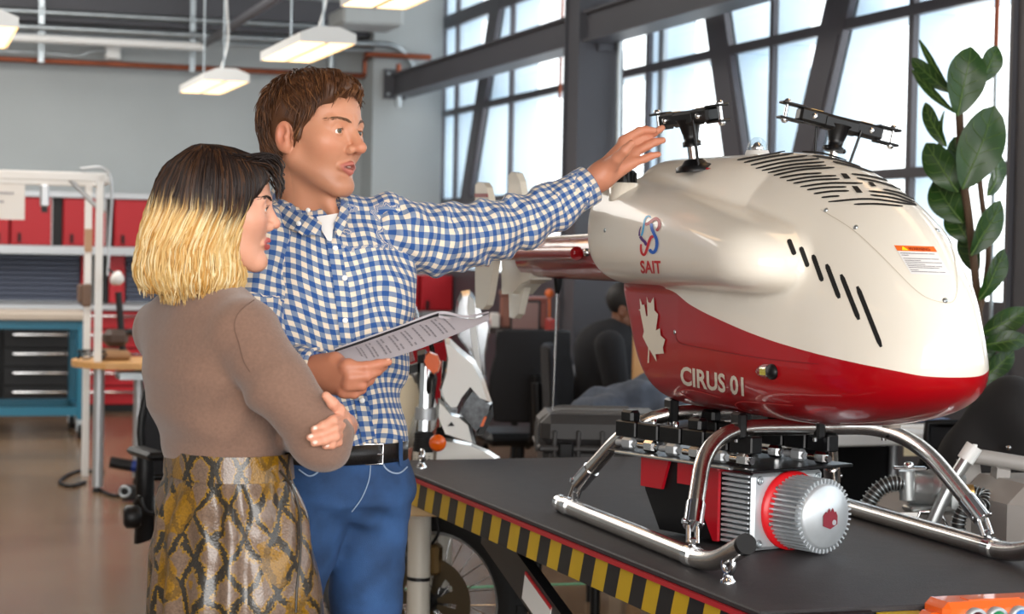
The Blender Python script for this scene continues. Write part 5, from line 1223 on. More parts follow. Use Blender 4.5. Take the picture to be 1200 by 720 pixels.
# white desk to the right with papers
w0 = G(872, 505, 0.76); w1 = G(1122, 500, 0.76); fwd = np.array([w1[0]-w0[0], w1[1]-w0[1], 0]); Lw = np.linalg.norm(fwd); fwd /= Lw; wr = math.atan2(fwd[1], fwd[0]); nrm = np.array([-fwd[1], fwd[0], 0])
cw = np.array([(w0[0]+w1[0])/2, (w0[1]+w1[1])/2, 0]) + nrm * 0.1
t = thing('white_desk', 'white-topped desk strewn with papers behind the helicopter nose', 'desk', cw, wr)
obj('table_top', MB().box(cw + uz * 0.735, (Lw, 0.60, 0.05), wr, 0.006), M_white, t)
for sx in (-1, 1):
    for sy in (-1, 1): obj('leg', MB().tube([cw + fwd * sx * (Lw/2 - 0.08) + nrm * sy * 0.24, cw + fwd * sx * (Lw/2 - 0.08) + nrm * sy * 0.24 + uz * 0.71], 0.018, 8), M_alu, t)
obj('modesty_panel', MB().box(cw + nrm * 0.27 + uz * 0.40, (Lw - 0.1, 0.02, 0.62), wr), M_black, t)
for (x, y, rz_, m, lab) in ((1010, 502, 0.2, M_paper, 'white sheet of paper lying flat on the white desk'), (1075, 501, -0.15, M_paper, 'sheet of paper near the end of the white desk'), (1050, 497, 0.5, mat('folder_tan', (200, 140, 90), 0.6), 'tan folder lying on the white desk'), (945, 501, 0.1, mat('folder_brown', (130, 80, 60), 0.6), 'brown folder lying on the white desk')):
    p = G(x, y, 0.762); bx('paper_sheet', (p[0], p[1] + 0.08, 0.7605), (0.21, 0.28, 0.006), rz_, m, lab, 'paper', 0)
p = G(1085, 497, 0.762); o = bx('notebook', (p[0], p[1] + 0.1, 0.7605), (0.20, 0.14, 0.02), 0.2, mat('notebook_blue', (90, 110, 150), 0.5), 'blue-grey notebook on the white desk', 'notebook', 0.003); 
p = cw + fwd * (Lw * 0.14) - nrm * 0.305
o = solo('sticky_note', MB().box(p + uz * 0.705, (0.075, 0.004, 0.075), wr), mat('note_cream', (240, 226, 190), 0.6), 'cream note stuck on the front edge of the white desk', 'note')
p = G(1036, 508, 0.762); o = solo('red_cup', MB().lathe([(0.022, 0), (0.028, 0.05), (0.026, 0.05), (0.02, 0.005)], (p[0], p[1] + 0.02, 0.761), (0, 0, 1), 14), mat('cup_red', (170, 40, 36), 0.4), 'small red cup at the front of the white desk', 'cup')
# dark boxes under the white desk
for (f_, d, m, lab) in ((-0.33, (0.26, 0.32, 0.50), M_black, 'black pedestal unit under the white desk'), (0.05, (0.24, 0.3, 0.42), mat('maroon', (70, 22, 20), 0.7), 'dark maroon crate under the white desk'), (0.38, (0.22, 0.3, 0.35), mat('crate_blue', (24, 40, 80), 0.5), 'dark blue crate under the white desk')):
    p = cw + fwd * f_ * Lw * 1.0; o = bx('storage_crate', (p[0], p[1], 0), d, wr, m, lab, 'crate', 0.015); 
    obj('pull', MB().box((p[0] - nrm[0]*0.17, p[1] - nrm[1]*0.17, d[2] * 0.8), (0.10, 0.02, 0.02), wr), M_steel, o)

# ------------------------------------------------------------------ fig plant by the column
M_leaf = mat('fig_leaf', (34, 66, 18), 0.42, var=(9, 0.25)); M_vein = mat('fig_vein', (84, 112, 44), 0.5); M_stem = mat('fig_stem', (84, 62, 44), 0.8)
FD = 6.75
fp_ = P(1142, 400, FD); fp_[2] = 0
fig = thing('fiddle_leaf_fig', 'tall fiddle-leaf fig with large glossy leaves beside the dark column', 'plant', fp_, 0)
pot = obj('pot', MB().lathe([(0.0, 0.02), (0.15, 0.0), (0.16, 0.02), (0.19, 0.38), (0.18, 0.40), (0.165, 0.38), (0.0, 0.36)], fp_, (0, 0, 1), 28), mat('pot_charcoal', (40, 40, 42), 0.6), fig)
obj('soil', MB().lathe([(0.17, 0.0), (0.0, 0.01)], fp_ + uz * 0.35, (0, 0, 1), 20), mat('soil', (50, 36, 26), 0.9, bump=(60, 0.6)), pot)
obj('stem', MB().tube(bez([fp_ + uz * 0.35, P(1150, 470, FD), P(1146, 360, FD), P(1136, 260, FD), P(1128, 200, FD), P(1124, 130, FD)]), [0.02] * 41 if False else 0.014, 8), M_stem, fig)
obj('stem', MB().tube(bez([P(1146, 380, FD), P(1158, 300, FD + 0.05), P(1150, 230, FD + 0.05), P(1142, 150, FD + 0.05)]), 0.010, 8), M_stem, fig)
def leaf(b, tp, w, face, curl=0.25, dD=0.0, dT=0.0):
    B = P(b[0], b[1], FD + dD); T = P(tp[0], tp[1], FD + dD + dT); ax = T - B; L = np.linalg.norm(ax); ax /= L
    n0 = np.array([math.sin(face), -math.cos(face), 0.25]); n0 = n0 - ax * (n0 @ ax); n0 /= np.linalg.norm(n0); sd = np.cross(ax, n0); w = w * FD / F / 2
    rows = []; ph = rng.random() * 6
    for i in range(13):
        t_ = i / 12; wd_ = w * (math.sin(PI * min(1, t_ ** 0.85)) ** 0.65) * (0.55 + 0.55 * t_) if 0 < i < 12 else 0.003
        c_ = B + ax * L * t_ + n0 * (-curl * L * (t_ - 0.3) ** 2)
        rows.append([c_ + sd * wd_ * u + n0 * (0.22 * abs(u) * wd_ + 0.12 * wd_ * math.sin(7 * t_ + ph + 2 * u)) for u in (-1, -0.66, -0.33, 0, 0.33, 0.66, 1)])
    lf_ = obj('leaf', MB().grid(rows), M_leaf, fig)
    vm = MB().tube([r[3] + n0 * 0.001 for r in rows], [0.0035 - 0.0025 * i / 12 for i in range(13)], 5)
    for i in (3, 5, 7, 9):
        for s in (0, 6): vm.tube([rows[i][3] + n0 * 0.001, rows[min(12, i+1)][(3 + s) // 2] + n0 * 0.0015, rows[min(12, i+2)][s] * 0.8 + rows[min(12, i+2)][3] * 0.2 + n0 * 0.001], 0.0012, 4, False)
    obj('midrib', vm, M_vein, lf_)
LV = [((1122, 136), (1140, 54), 56, 0.1, 0.2, -0.05, 0.0), ((1148, 98), (1172, 54), 34, 0.4, 0.3, 0.08, 0), ((1128, 222), (1168, 124), 66, 0.15, 0.15, -0.08, 0), ((1122, 225), (1084, 168), 44, -0.5, 0.4, -0.05, 0.02),
      ((1120, 118), (1075, 47), 13, -1.1, 0.1, 0.02, 0.08), ((1112, 108), (1064, 68), 24, -0.9, 0.5, 0.03, 0.06), ((1118, 132), (1064, 83), 14, -1.1, 0.3, 0.0, 0.08), ((1108, 172), (1078, 120), 24, -0.8, 0.5, 0.0, 0.05), ((1104, 185), (1100, 130), 14, -1.2, 0.3, 0.03, 0),
      ((1138, 300), (1176, 236), 40, 0.5, 0.2, -0.06, 0), ((1148, 352), (1182, 294), 34, 0.6, 0.3, -0.04, 0), ((1150, 392), (1206, 364), 34, 0.2, 0.5, -0.1, -0.05), ((1152, 405), (1204, 396), 30, 0.3, 0.6, -0.12, -0.05),
      ((1128, 262), (1092, 212), 48, -0.6, 0.3, 0.02, 0.04), ((1136, 285), (1112, 244), 40, -0.4, 0.3, 0.03, 0.03), ((1150, 446), (1190, 412), 30, 0.2, 0.4, -0.05, 0), ((1146, 430), (1168, 392), 24, 0.4, 0.3, -0.03, 0),
      ((1128, 235), (1120, 160), 38, -0.1, 0.2, 0.04, 0), ((1145, 320), (1128, 268), 36, -0.7, 0.3, 0.06, 0.05), ((1150, 470), (1170, 440), 28, 0.1, 0.4, -0.05, 0), ((1158, 230), (1178, 178), 40, 0.9, 0.3, 0.1, 0.05), ((1148, 480), (1120, 450), 30, -0.4, 0.4, -0.03, 0)]
for a in LV: leaf(*a)

# ------------------------------------------------------------------ black coat on a chair, grey pump machine on a cart, orange socket box
cq = P(1165, 520, 6.0)
t = office_chair((cq[0] + 0.05, 6.15, 0), PI - 0.2, 'black chair carrying a dark coat beside the pump machine', 0.5, 0.92, None, False)
def coat(p):
    q = p - np.array([cq[0] + 0.03, 5.86, 0]); x, y, z = q[..., 0], q[..., 1], q[..., 2]
    f = s_ell(q, (0, 0.0, 0.78), (0.23, 0.10, 0.30)); f = smin(f, s_ell(q, (-0.10, 0.02, 0.55), (0.12, 0.09, 0.30)), 0.05); f = smin(f, s_ell(q, (0.12, 0.02, 0.58), (0.14, 0.09, 0.30)), 0.05); f = smin(f, s_ell(q, (0.02, 0, 1.0), (0.13, 0.09, 0.10)), 0.08)
    return f + 0.012 * np.sin(30 * x + 5 * z) + 0.008 * np.sin(24 * z + 14 * x)
co = solo('coat', sdf_mb(coat, (cq[0] - 0.36, 5.64, 0.2), (cq[0] + 0.40, 6.1, 1.2), 0.015, 1), mat('coat_black', (20, 18, 19), 0.85), 'black coat hung over a chair beside the pump machine', 'coat')
pb = P(1182, 525, 5.74); obj('snap_button', MB().lathe([(0.008, 0), (0.007, 0.006), (0, 0.008)], pb, (0, -1, 0), 12), M_chrome, co)
M_pump = mat('pump_grey', (146, 142, 138), 0.5); M_pumpm = mat('pump_metal', (176, 180, 180), 0.3, 0.8); M_hose = mat('hose_black', (26, 26, 26), 0.5)
cz_ = 0.70; ct_ = np.array([1.42, 5.05, 0.0])
t = thing('utility_cart', 'grey utility cart behind the far skid carrying the pump machine', 'cart', ct_, HA)
obj('table_top', MB().box(ct_ + uz * (cz_ - 0.02), (0.72, 0.95, 0.04), HA, 0.01), M_pump, t)
for sx in (-1, 1):
    for sy in (-1, 1):
        q = ct_ + Hp * sx * 0.31 - Hh * sy * 0.42
        l = obj('leg', MB().tube([q + uz * 0.10, q + uz * (cz_ - 0.03)], 0.018, 8), M_steel, t); obj('castor', MB().lathe([(0.045, -0.015), (0.05, 0), (0.045, 0.015)], q + uz * 0.05, Hp, 12), M_rubber, l)
pm = thing('pump_machine', 'grey plastic pump machine with silver pipe and corrugated hoses', 'machine', (ct_[0], ct_[1], cz_), 0)
DD = 5.06
base = P(1125, 625, DD)
obj('base_tank', MB().box((P(1128, 600, DD)[0], DD + 0.16, cz_ + 0.075), (0.36, 0.30, 0.15), 0.25, 0.05), M_pump, pm)
obj('side_housing', MB().box((P(1205, 600, DD)[0], DD - 0.02, cz_ + 0.10), (0.26, 0.34, 0.20), 0.25, 0.05), M_pump, pm)
hf = [P(1128, 534, DD), P(1150, 536, DD), P(1225, 548, DD)]
obj('handle', MB().tube(bez(hf), 0.02, 10), M_pump, pm)
def slab2(name, pxs, D, th, m, par): return slab(name, pxs, D, th, m, 0.95, par)
slab2('handle_post', [(1168, 545), (1186, 548), (1180, 610), (1163, 604)], DD - 0.02, 0.06, M_pump, pm)
slab2('rear_post', [(1126, 540), (1150, 542), (1156, 586), (1130, 590)], DD + 0.08, 0.06, M_pump, pm)
obj('suction_pipe', MB().tube(fillet([P(1139, 528, DD - 0.06), P(1110, 574, DD - 0.06), P(1093, 612, DD - 0.06)], 0.05, 6), 0.017, 12), M_pumpm, pm)
obj('pipe_cap', MB().tube([P(1142, 523, DD - 0.06), P(1131, 540, DD - 0.06)], 0.022, 10).tube([P(1141, 530, DD-0.06), P(1143, 521, DD-0.06)], 0.006, 6), M_white, pm)
obj('pump_barrel', MB().lathe([(0.03, 0), (0.046, 0.01), (0.046, 0.05), (0.05, 0.05), (0.05, 0.11), (0.042, 0.13)], P(1064, 570, DD + 0.02), (1, 0.1, -0.12), 22), M_pumpm, pm)
obj('flange', MB().box(P(1122, 578, DD), (0.05, 0.04, 0.11), 0.6, 0.015), M_pumpm, pm)
obj('valve_body', MB().tube([P(1063, 552, DD), P(1064, 586, DD)], 0.022, 10), M_pumpm, pm)
obj('valve_handle', MB().box(P(1066, 549, DD), (0.085, 0.02, 0.009), 0.1, 0.003), M_chrome, pm)
obj('valve_knob', MB().lathe([(0.013, 0), (0.013, 0.008), (0.006, 0.012)], P(1065, 547, DD), (0, 0, 1), 10), M_chrome, pm)
obj('foot_plate', MB().box(P(1090, 596, DD), (0.13, 0.06, 0.014), 0.25, 0.004), M_pumpm, pm)
obj('wire_bracket', MB().tube([P(1074, 612, DD-0.05), P(1078, 600, DD-0.05), P(1102, 600, DD-0.05), P(1112, 622, DD-0.05)], 0.004, 6), M_chrome, pm)
def hose(pts, r, nm):
    c_ = bez(pts, 10); hz = obj(nm, MB().tube(c_, r * 0.86, 10), M_hose, pm); rg = MB()
    for k in range(0, len(c_) - 1, 3): rg.torus(c_[k], r, r * 0.08, c_[k+1] - c_[k], 14, 5)
    obj('hose_rings', rg, M_steel, hz)['kind'] = 'stuff'
hose([P(1058, 567, DD), P(1044, 567, DD), P(1030, 574, DD), P(1020, 586, DD), P(1013, 602, DD)], 0.021, 'corrugated_hose')
hose([P(1140, 578, DD - 0.02), P(1155, 583, DD - 0.04), P(1150, 594, DD - 0.08), P(1132, 596, DD - 0.1), P(1124, 610, DD - 0.1), P(1122, 630, DD - 0.1)], 0.019, 'corrugated_hose')
obj('brass_elbow', MB().tube([P(1128, 577, DD - 0.03), P(1140, 577, DD - 0.03)], 0.02, 10), mat('brass', (176, 140, 84), 0.35, 0.8), pm)
obj('paper_tag', MB().box(P(1064, 606, DD - 0.05), (0.05, 0.003, 0.022), 0.1), M_paper, pm)
# orange control box on the front edge of the table
ob0 = TP(0.53, -0.05, 0.715); M_or = mat('box_orange', (238, 100, 24), 0.35, coat=0.5)
t = thing('control_box', 'orange control box with coloured sockets on the front table edge', 'control box', ob0, TT)
a_ = TP(0.545, -0.05, 0.768)
obj('body', MB().box(a_, (0.42, 0.085, 0.10), TT, 0.012), M_or, t)
obj('lug', MB().box(TP(0.328, -0.05, 0.772), (0.03, 0.05, 0.05), TT, 0.008), M_or, t)
obj('raised_label', MB().box(TP(0.45, -0.06, 0.8185), (0.11, 0.03, 0.003), TT), M_or, t)
for k, (a, m) in enumerate(((0.395, mat('socket_dark', (70, 16, 20), 0.4)), (0.44, mat('socket_green', (20, 120, 70), 0.4)), (0.49, mat('socket_blue', (40, 120, 200), 0.4)), (0.56, mat('socket_red', (190, 30, 30), 0.4)))):
    sk = obj('socket', MB().lathe([(0.022, 0.0), (0.022, 0.014), (0.016, 0.014)], TP(a, -0.0925, 0.787), -T2, 16), M_alu, t)
    obj('socket_insert', MB().lathe([(0.017, 0.008), (0.015, 0.016), (0, 0.016)], TP(a, -0.0925, 0.787), -T2, 14), m, sk)
# ------------------------------------------------------------------ people
def attr_mat(name, attr, rough, sss=0.0, spec=0.4, bump=None, sheen=0.0):
    m = mat(name, (200, 150, 120), rough, sss=sss, spec=spec, sheen=sheen); nt = m.node_tree; b = nt.nodes['Principled BSDF']
    a = nt.nodes.new('ShaderNodeAttribute'); a.attribute_name = attr; nt.links.new(a.outputs['Color'], b.inputs['Base Color'])
    if bump:
        tc = nt.nodes.new('ShaderNodeTexCoord'); n2 = nt.nodes.new('ShaderNodeTexNoise'); n2.inputs['Scale'].default_value = bump[0]; nt.links.new(tc.outputs['Object'], n2.inputs['Vector'])
        bp = nt.nodes.new('ShaderNodeBump'); bp.inputs['Strength'].default_value = bump[1]; bp.inputs['Distance'].default_value = 0.002
        nt.links.new(n2.outputs['Fac'], bp.inputs['Height']); nt.links.new(bp.outputs['Normal'], b.inputs['Normal'])
    return m
M_skin = attr_mat('skin', 'tint', 0.45, sss=0.12, bump=(420, 0.12)); M_hair = attr_mat('hair', 'tint', 0.52, spec=0.4)
M_eyew = mat('eye_white', (232, 226, 220), 0.15, coat=0.6); M_iris = mat('iris_hazel', (96, 84, 62), 0.15, coat=0.8); M_pupil = mat('pupil', (10, 9, 9), 0.1, coat=0.8)
L3 = lambda c: np.array(lin(c)[:3])

class Head:
    def __init__(s, O, face, tilt=0.0, scale=1.0, mouth=0.0016, ear=(-0.024, -0.004), jaw=1.0, nose=1.0, eye=0.0047):
        f = np.asarray(face, float); f = f / np.linalg.norm(f); l = np.cross([0, 0, 1.0], f); l /= np.linalg.norm(l); u = np.cross(f, l)
        l2 = l * math.cos(tilt) + u * math.sin(tilt); u2 = np.cross(f, l2)
        s.O = np.asarray(O); s.R = np.array([f, l2, u2]).T; s.k = scale; s.mouth = mouth; s.ear = ear; s.jaw = jaw; s.ns = nose; s.eo = eye
    def w(s, p): return s.O + s.R @ (np.asarray(p, float) * s.k)
    def loc(s, p): return ((p - s.O) @ s.R) / s.k
    def sdf(s, p):
        q = s.loc(p).copy(); q[..., 1] = np.abs(q[..., 1]); j = s.jaw
        f = s_ell(q, (-0.018, 0, 0.035), (0.098, 0.076, 0.088))
        f = smin(f, s_ell(q, (0.030, 0, -0.022), (0.060, 0.058, 0.088)), 0.03)
        f = smin(f, s_ell(q, (0.040, 0, 0.050), (0.050, 0.058, 0.045)), 0.02)
        f = smin(f, s_cone(q, (-0.008, 0.050 * j, -0.050), (0.066, 0.014, -0.101), 0.021, 0.017), 0.03)
        f = smin(f, s_ball(q, (0.076, 0, -0.100), 0.0175), 0.02)
        f = smin(f, s_ball(q, (0.055, 0.041, -0.014), 0.020), 0.04)
        f = smin(f, s_cone(q, (0.072, 0.044, 0.026), (0.086, 0.008, 0.028), 0.009, 0.010), 0.014)
        f = smax(f, -s_ball(q, (0.099, 0.033, 0.011), 0.0185), 0.014)
        lid = s_ball(q, (0.0735, 0.0325, 0.0095), 0.0152)
        op = np.abs(q[..., 2] - 0.0088 + 0.10 * (q[..., 1] - 0.0325)) + 6.0 * np.clip(np.abs(q[..., 1] - 0.0325) - 0.0085, 0, 1) ** 1.25 - s.eo
        f = smin(f, smax(lid, -op * 0.9, 0.0015), 0.0035)
        f = smin(f, s_cone(q, (0.084, 0, 0.020), (0.0865 + 0.026 * s.ns, 0, 0.020 - 0.041 * (0.6 + 0.4 * s.ns)), 0.0085, 0.0062 + 0.0048 * s.ns), 0.012)
        f = smin(f, s_ball(q, (0.0885 + 0.026 * s.ns, 0, -0.0225 + 0.006 * (1 - s.ns)), 0.0060 + 0.0045 * s.ns), 0.006)
        f = smin(f, s_ball(q, (0.0825 + 0.016 * s.ns, 0.0125 * (0.5 + 0.5 * s.ns), -0.0275), 0.0090), 0.008)
        f = smax(f, -s_ball(q, (0.0835 + 0.022 * s.ns, 0.0068, -0.0370), 0.0042), 0.004)
        f = smin(f, s_cone(q, (0.0935, 0, -0.0545), (0.0815, 0.0225, -0.0605), 0.0056, 0.0025), 0.009)
        f = smin(f, s_cone(q, (0.0915, 0, -0.0670 - s.mouth), (0.0815, 0.0210, -0.0625), 0.0064, 0.0025), 0.009)
        f = smax(f, -s_ell(q, (0.1000, 0, -0.0605 - s.mouth * 0.4), (0.014, 0.021, 0.0010 + s.mouth)), 0.002)
        f = smax(f, -s_chain(q, [(0.099, 0.020, -0.030), (0.090, 0.029, -0.045), (0.081, 0.033, -0.062)], [0.0012, 0.0016, 0.0008]), 0.006)
        ex, ez = s.ear
        er = s_ell(q, (ex, 0.0775, ez), (0.019, 0.0085, 0.032)); er = smin(er, s_ell(q, (ex + 0.006, 0.073, ez - 0.022), (0.012, 0.008, 0.014)), 0.008)
        er = smax(er, -s_ell(q, (ex + 0.004, 0.0885, ez + 0.002), (0.0110, 0.0095, 0.0200)), 0.003); er = smin(er, s_ell(q, (ex + 0.011, 0.081, ez - 0.004), (0.005, 0.005, 0.007)), 0.004)
        f = smin(f, er, 0.006)
        return f * s.k
    def tint(s, v, skin, lip, flush, stub=None):
        q = s.loc(v); q2 = q.copy(); q2[:, 1] = np.abs(q2[:, 1])
        c = np.tile(L3(skin), (len(v), 1))
        def mix(wt, col): nonlocal c; c = c * (1 - wt[:, None]) + L3(col) * wt[:, None]
        g = lambda ctr, r: np.exp(-(((q2 - np.array(ctr)) / np.array(r)) ** 2).sum(1))
        mix(0.30 * g((0.06, 0.045, -0.02), (0.03, 0.02, 0.022)), flush); mix(0.5 * g((0.115, 0, -0.024), (0.014, 0.014, 0.016)), flush); mix(0.6 * g((s.ear[0], 0.085, s.ear[1]), (0.025, 0.02, 0.035)), flush)
        if stub is not None: mix(0.38 * np.clip(1 - np.abs(q2[:, 2] + 0.085) / 0.05, 0, 1) * (q2[:, 0] > -0.02), stub)
        lp = np.minimum(s_cone(q2, (0.0965, 0, -0.0545), (0.083, 0.0225, -0.0605), 0.0072, 0.003), s_cone(q2, (0.0945, 0, -0.0675 - s.mouth), (0.083, 0.0210, -0.0625), 0.0082, 0.003))
        mix(np.clip(0.9 - lp / 0.0022, 0, 0.9), lip)
        mix(0.75 * np.clip(1 - np.abs(q2[:, 2] + 0.0605 + 0.4 * s.mouth) / (0.0012 + s.mouth * 0.8), 0, 1) * (q2[:, 1] < 0.019) * (q2[:, 0] > 0.07), (70, 30, 28))
        return c
    def extras(s, par, brow, brow_col, teeth=False):
        for sy in (-1, 1):
            e = obj('eye', MB().ball(s.w((0.0735, sy * 0.0325, 0.0095)), 0.0128 * s.k, 20, 14), M_eyew, par)
            g = np.array([0.96, sy * 0.02 - 0.12, 0.03]); g /= np.linalg.norm(g); gw = s.R @ g; cc_ = s.w((0.0735, sy * 0.0325, 0.0095))
            obj('iris', MB().lathe([(0.0064 * s.k, 0.0114 * s.k), (0.0052 * s.k, 0.0121 * s.k), (0.0, 0.0133 * s.k)], cc_, gw, 16), M_iris, e); obj('pupil', MB().lathe([(0.0030 * s.k, 0.0130 * s.k), (0.0, 0.0137 * s.k)], cc_, gw, 12), M_pupil, e)
            lm_ = []
            for t_ in np.linspace(-1, 1, 9):
                yy = sy * (0.0325 + 0.0100 * t_); zz_ = 0.0090 + (s.eo + 0.0004) * (1 - t_ * t_) - 0.001 * t_; rx = math.sqrt(max(1e-6, 0.0151 ** 2 - (0.0100 * t_) ** 2 - (zz_ - 0.0095) ** 2)); lm_.append(s.w((0.0735 + rx, yy, zz_)))
            obj('eyelid_line', MB().tube(lm_, [0.0003, 0.0007, 0.0009, 0.001, 0.001, 0.001, 0.0009, 0.0007, 0.0003], 5), brow_col, e)
            m = MB(); r_ = random.Random(3)
            for k in range(70):
                t_ = k / 69; a = np.array([0.0905 - 0.019 * t_ ** 1.6, sy * (0.012 + 0.040 * t_), 0.0275 + 0.009 * math.sin(t_ * 2.2) - 0.004 * t_]); a += np.array([0, 0, r_.uniform(-0.0025, 0.0025)]); a = s.loc(snapw(s, s.w(a)))
                d = np.array([-0.001, sy * 0.007, 0.004 - 0.006 * t_]); e_ = s.loc(snapw(s, s.w(a + d))); m.tube([s.w(a + [0.0006, 0, 0]), s.w(e_ + [0.001, 0, 0])], [0.0010 * brow, 0.0004], 3, False)
            o = obj('eyebrow', m, brow_col, par); o['kind'] = 'stuff'
def snapw(hd, p):
    n = hd.R[:, 0]; p = p + n * 0.01
    for _ in range(14): p = p - n * float(hd.sdf(p)) * 0.8
    return p
def hand_sdf(p, wrist, palm, fingers, thumb, k=0.008):
    """wrist [(pt, r)...]; palm list of (a, b, ra, rb); fingers: list of (pts, rads)"""
    f = None
    for a, b, ra, rb in palm:
        g = s_cone(p, a, b, ra, rb); f = g if f is None else smin(f, g, 0.014)
    for pts, rs in fingers + [thumb]:
        f = smin(f, s_chain(p, pts, rs, 0.004), k)
    for a, b, ra, rb in wrist: f = smin(f, s_cone(p, a, b, ra, rb), 0.02)
    return f
def nails(par, tips, m, r=0.0055):
    for a, b, n in tips:
        a, b, n = (np.asarray(v, float) for v in (a, b, n)); d = b - a; d /= np.linalg.norm(d); n = n - d * (n @ d); n /= np.linalg.norm(n); sd = np.cross(d, n)
        obj('nail', MB().ball(b - d * 0.002 + n * 0.0062, (r * 1.25, r, 0.0022), 10, 6, np.array([d, sd, n]).T), m, par)
class Sect:
    """a trunk described by horizontal sections: z, centre, half width, half depth, yaw of the front"""
    def __init__(s, rows):
        rows = sorted(rows, key=lambda r: r[0]); s.t = np.array(rows, float)
    def at(s, z): return [np.interp(z, s.t[:, 0], s.t[:, k]) for k in range(1, 6)]
    def uv(s, p):
        cx, cy, a, b, ph = s.at(p[..., 2]); fx, fy = np.sin(ph), -np.cos(ph); lx, ly = np.cos(ph), np.sin(ph)
        dx, dy = p[..., 0] - cx, p[..., 1] - cy
        return (dx * lx + dy * ly) / a, (dx * fx + dy * fy) / b, a, b
    def sdf(s, p, n=2.3):
        u, v, a, b = s.uv(p); q = (np.abs(u) ** n + np.abs(v) ** n) ** (1 / n); f = (q - 1) * np.minimum(a, b) * 0.95
        z0, z1 = s.t[0, 0], s.t[-1, 0]
        return smax(smax(f, z0 - p[..., 2], 0.01), p[..., 2] - z1, 0.03)
    def pt(s, z, ang, off=0.0, n=2.3):
        cx, cy, a, b, ph = [float(v) for v in s.at(z)]; a += off; b += off; c, sn = math.cos(ang), math.sin(ang)
        r = (abs(c) ** n + abs(sn) ** n) ** (-1 / n); u, v = r * sn * a, r * c * b      # ang 0 = front, + = left
        return np.array([cx + u * math.cos(ph) + v * math.sin(ph), cy + u * math.sin(ph) - v * math.cos(ph), z])
def zy(x, y, D): return float(P(x, y, D)[2])
def sect_px(rows, phs=None):
    """rows: (px x of axis, px y, D, half width, half depth, yaw deg)"""
    out = []
    for x, y, D, a, b, ph in rows:
        p = P(x, y, D); out.append((p[2], p[0], p[1], a, b, math.radians(ph)))
    return Sect(out)
def gingham(name, period, cols):
    m = mat(name, (120, 138, 165), 0.8, sheen=0.15); nt = m.node_tree; b = nt.nodes['Principled BSDF']
    at = nt.nodes.new('ShaderNodeAttribute'); at.attribute_name = 'cloth'
    sp = nt.nodes.new('ShaderNodeSeparateXYZ'); nt.links.new(at.outputs['Vector'], sp.inputs[0]); outs = []
    for k in (0, 1):
        a = nt.nodes.new('ShaderNodeMath'); a.operation = 'MULTIPLY'; a.inputs[1].default_value = 1 / period; nt.links.new(sp.outputs[k], a.inputs[0])
        fr = nt.nodes.new('ShaderNodeMath'); fr.operation = 'FRACT'; nt.links.new(a.outputs[0], fr.inputs[0])
        g = nt.nodes.new('ShaderNodeMath'); g.operation = 'GREATER_THAN'; g.inputs[1].default_value = 0.5; nt.links.new(fr.outputs[0], g.inputs[0]); outs.append(g)
    sm = nt.nodes.new('ShaderNodeMath'); sm.operation = 'ADD'; nt.links.new(outs[0].outputs[0], sm.inputs[0]); nt.links.new(outs[1].outputs[0], sm.inputs[1])
    hf = nt.nodes.new('ShaderNodeMath'); hf.operation = 'MULTIPLY'; hf.inputs[1].default_value = 0.5; nt.links.new(sm.outputs[0], hf.inputs[0])
    r = nt.nodes.new('ShaderNodeValToRGB'); r.color_ramp.interpolation = 'CONSTANT'; r.color_ramp.elements[0].color = lin(cols[0]); r.color_ramp.elements[1].position = 0.75; r.color_ramp.elements[1].color = lin(cols[2])
    e = r.color_ramp.elements.new(0.25); e.color = lin(cols[1]); nt.links.new(hf.outputs[0], r.inputs['Fac']); nt.links.new(r.outputs['Color'], b.inputs['Base Color'])
    return m
def arm_uv(v, pts, per_r):
    """cloth coordinates along / around a limb axis"""
    v = np.asarray(v); best = np.full(len(v), 1e9); U = np.zeros(len(v)); Vv = np.zeros(len(v)); s0 = 0.0; up = np.array([0.12, -0.2, 1.0])
    for i in range(len(pts) - 1):
        a, b = np.asarray(pts[i]), np.asarray(pts[i+1]); d = b - a; L = np.linalg.norm(d); d = d / L; t = np.clip((v - a) @ d, 0 if i else -9, L if i < len(pts) - 2 else 9); r = v - a - t[:, None] * d; dist = np.linalg.norm(r, axis=1)
        e1_ = np.cross(d, up); e1_ /= np.linalg.norm(e1_); e2_ = np.cross(e1_, d); ang = np.arctan2(r @ e1_, r @ e2_); m = dist < best
        best[m] = dist[m]; U[m] = (s0 + t)[m]; Vv[m] = (ang * per_r)[m]; s0 += L
    return np.stack([U, Vv], 1)

# ================================================================== the man
MD = 4.20
hm = Head(P(371, 160, MD), (math.cos(math.radians(33)), -math.sin(math.radians(33)), -0.02), -0.03, 1.04, 0.0034)
mt = sect_px([(372, 247, 4.24, 0.055, 0.05, 24), (372, 258, 4.24, 0.10, 0.068, 22), (374, 268, 4.24, 0.150, 0.085, 20), (378, 290, 4.24, 0.188, 0.108, 18), (381, 325, 4.24, 0.192, 0.124, 18), (383, 370, 4.24, 0.184, 0.124, 21), (385, 420, 4.24, 0.174, 0.120, 26), (388, 470, 4.24, 0.162, 0.116, 33), (392, 515, 4.24, 0.150, 0.112, 39), (397, 548, 4.24, 0.150, 0.115, 41)])
sh_l = P(463, 262, 4.29); el_l = P(590, 262, 4.46); wr_l = P(702, 206, 4.57)
sl_pts = [P(464, 276, 4.29), P(510, 281, 4.35), P(547, 276, 4.40), P(582, 270, 4.45), P(612, 260, 4.49), P(647, 243, 4.53), P(687, 219, 4.56)]; sl_r = [0.079, 0.074, 0.067, 0.062, 0.057, 0.051, 0.044]
sh_r = P(296, 288, 4.14); el_r = P(300, 440, 4.06); wr_r = P(380, 436, 3.95)
slr_pts = [P(300, 285, 4.16), P(292, 360, 4.12), P(300, 436, 4.06), P(338, 436, 4.0), P(372, 434, 3.96)]; slr_r = [0.084, 0.072, 0.060, 0.050, 0.045]
hipL, hipR = P(432, 572, 4.27), P(372, 572, 4.19)
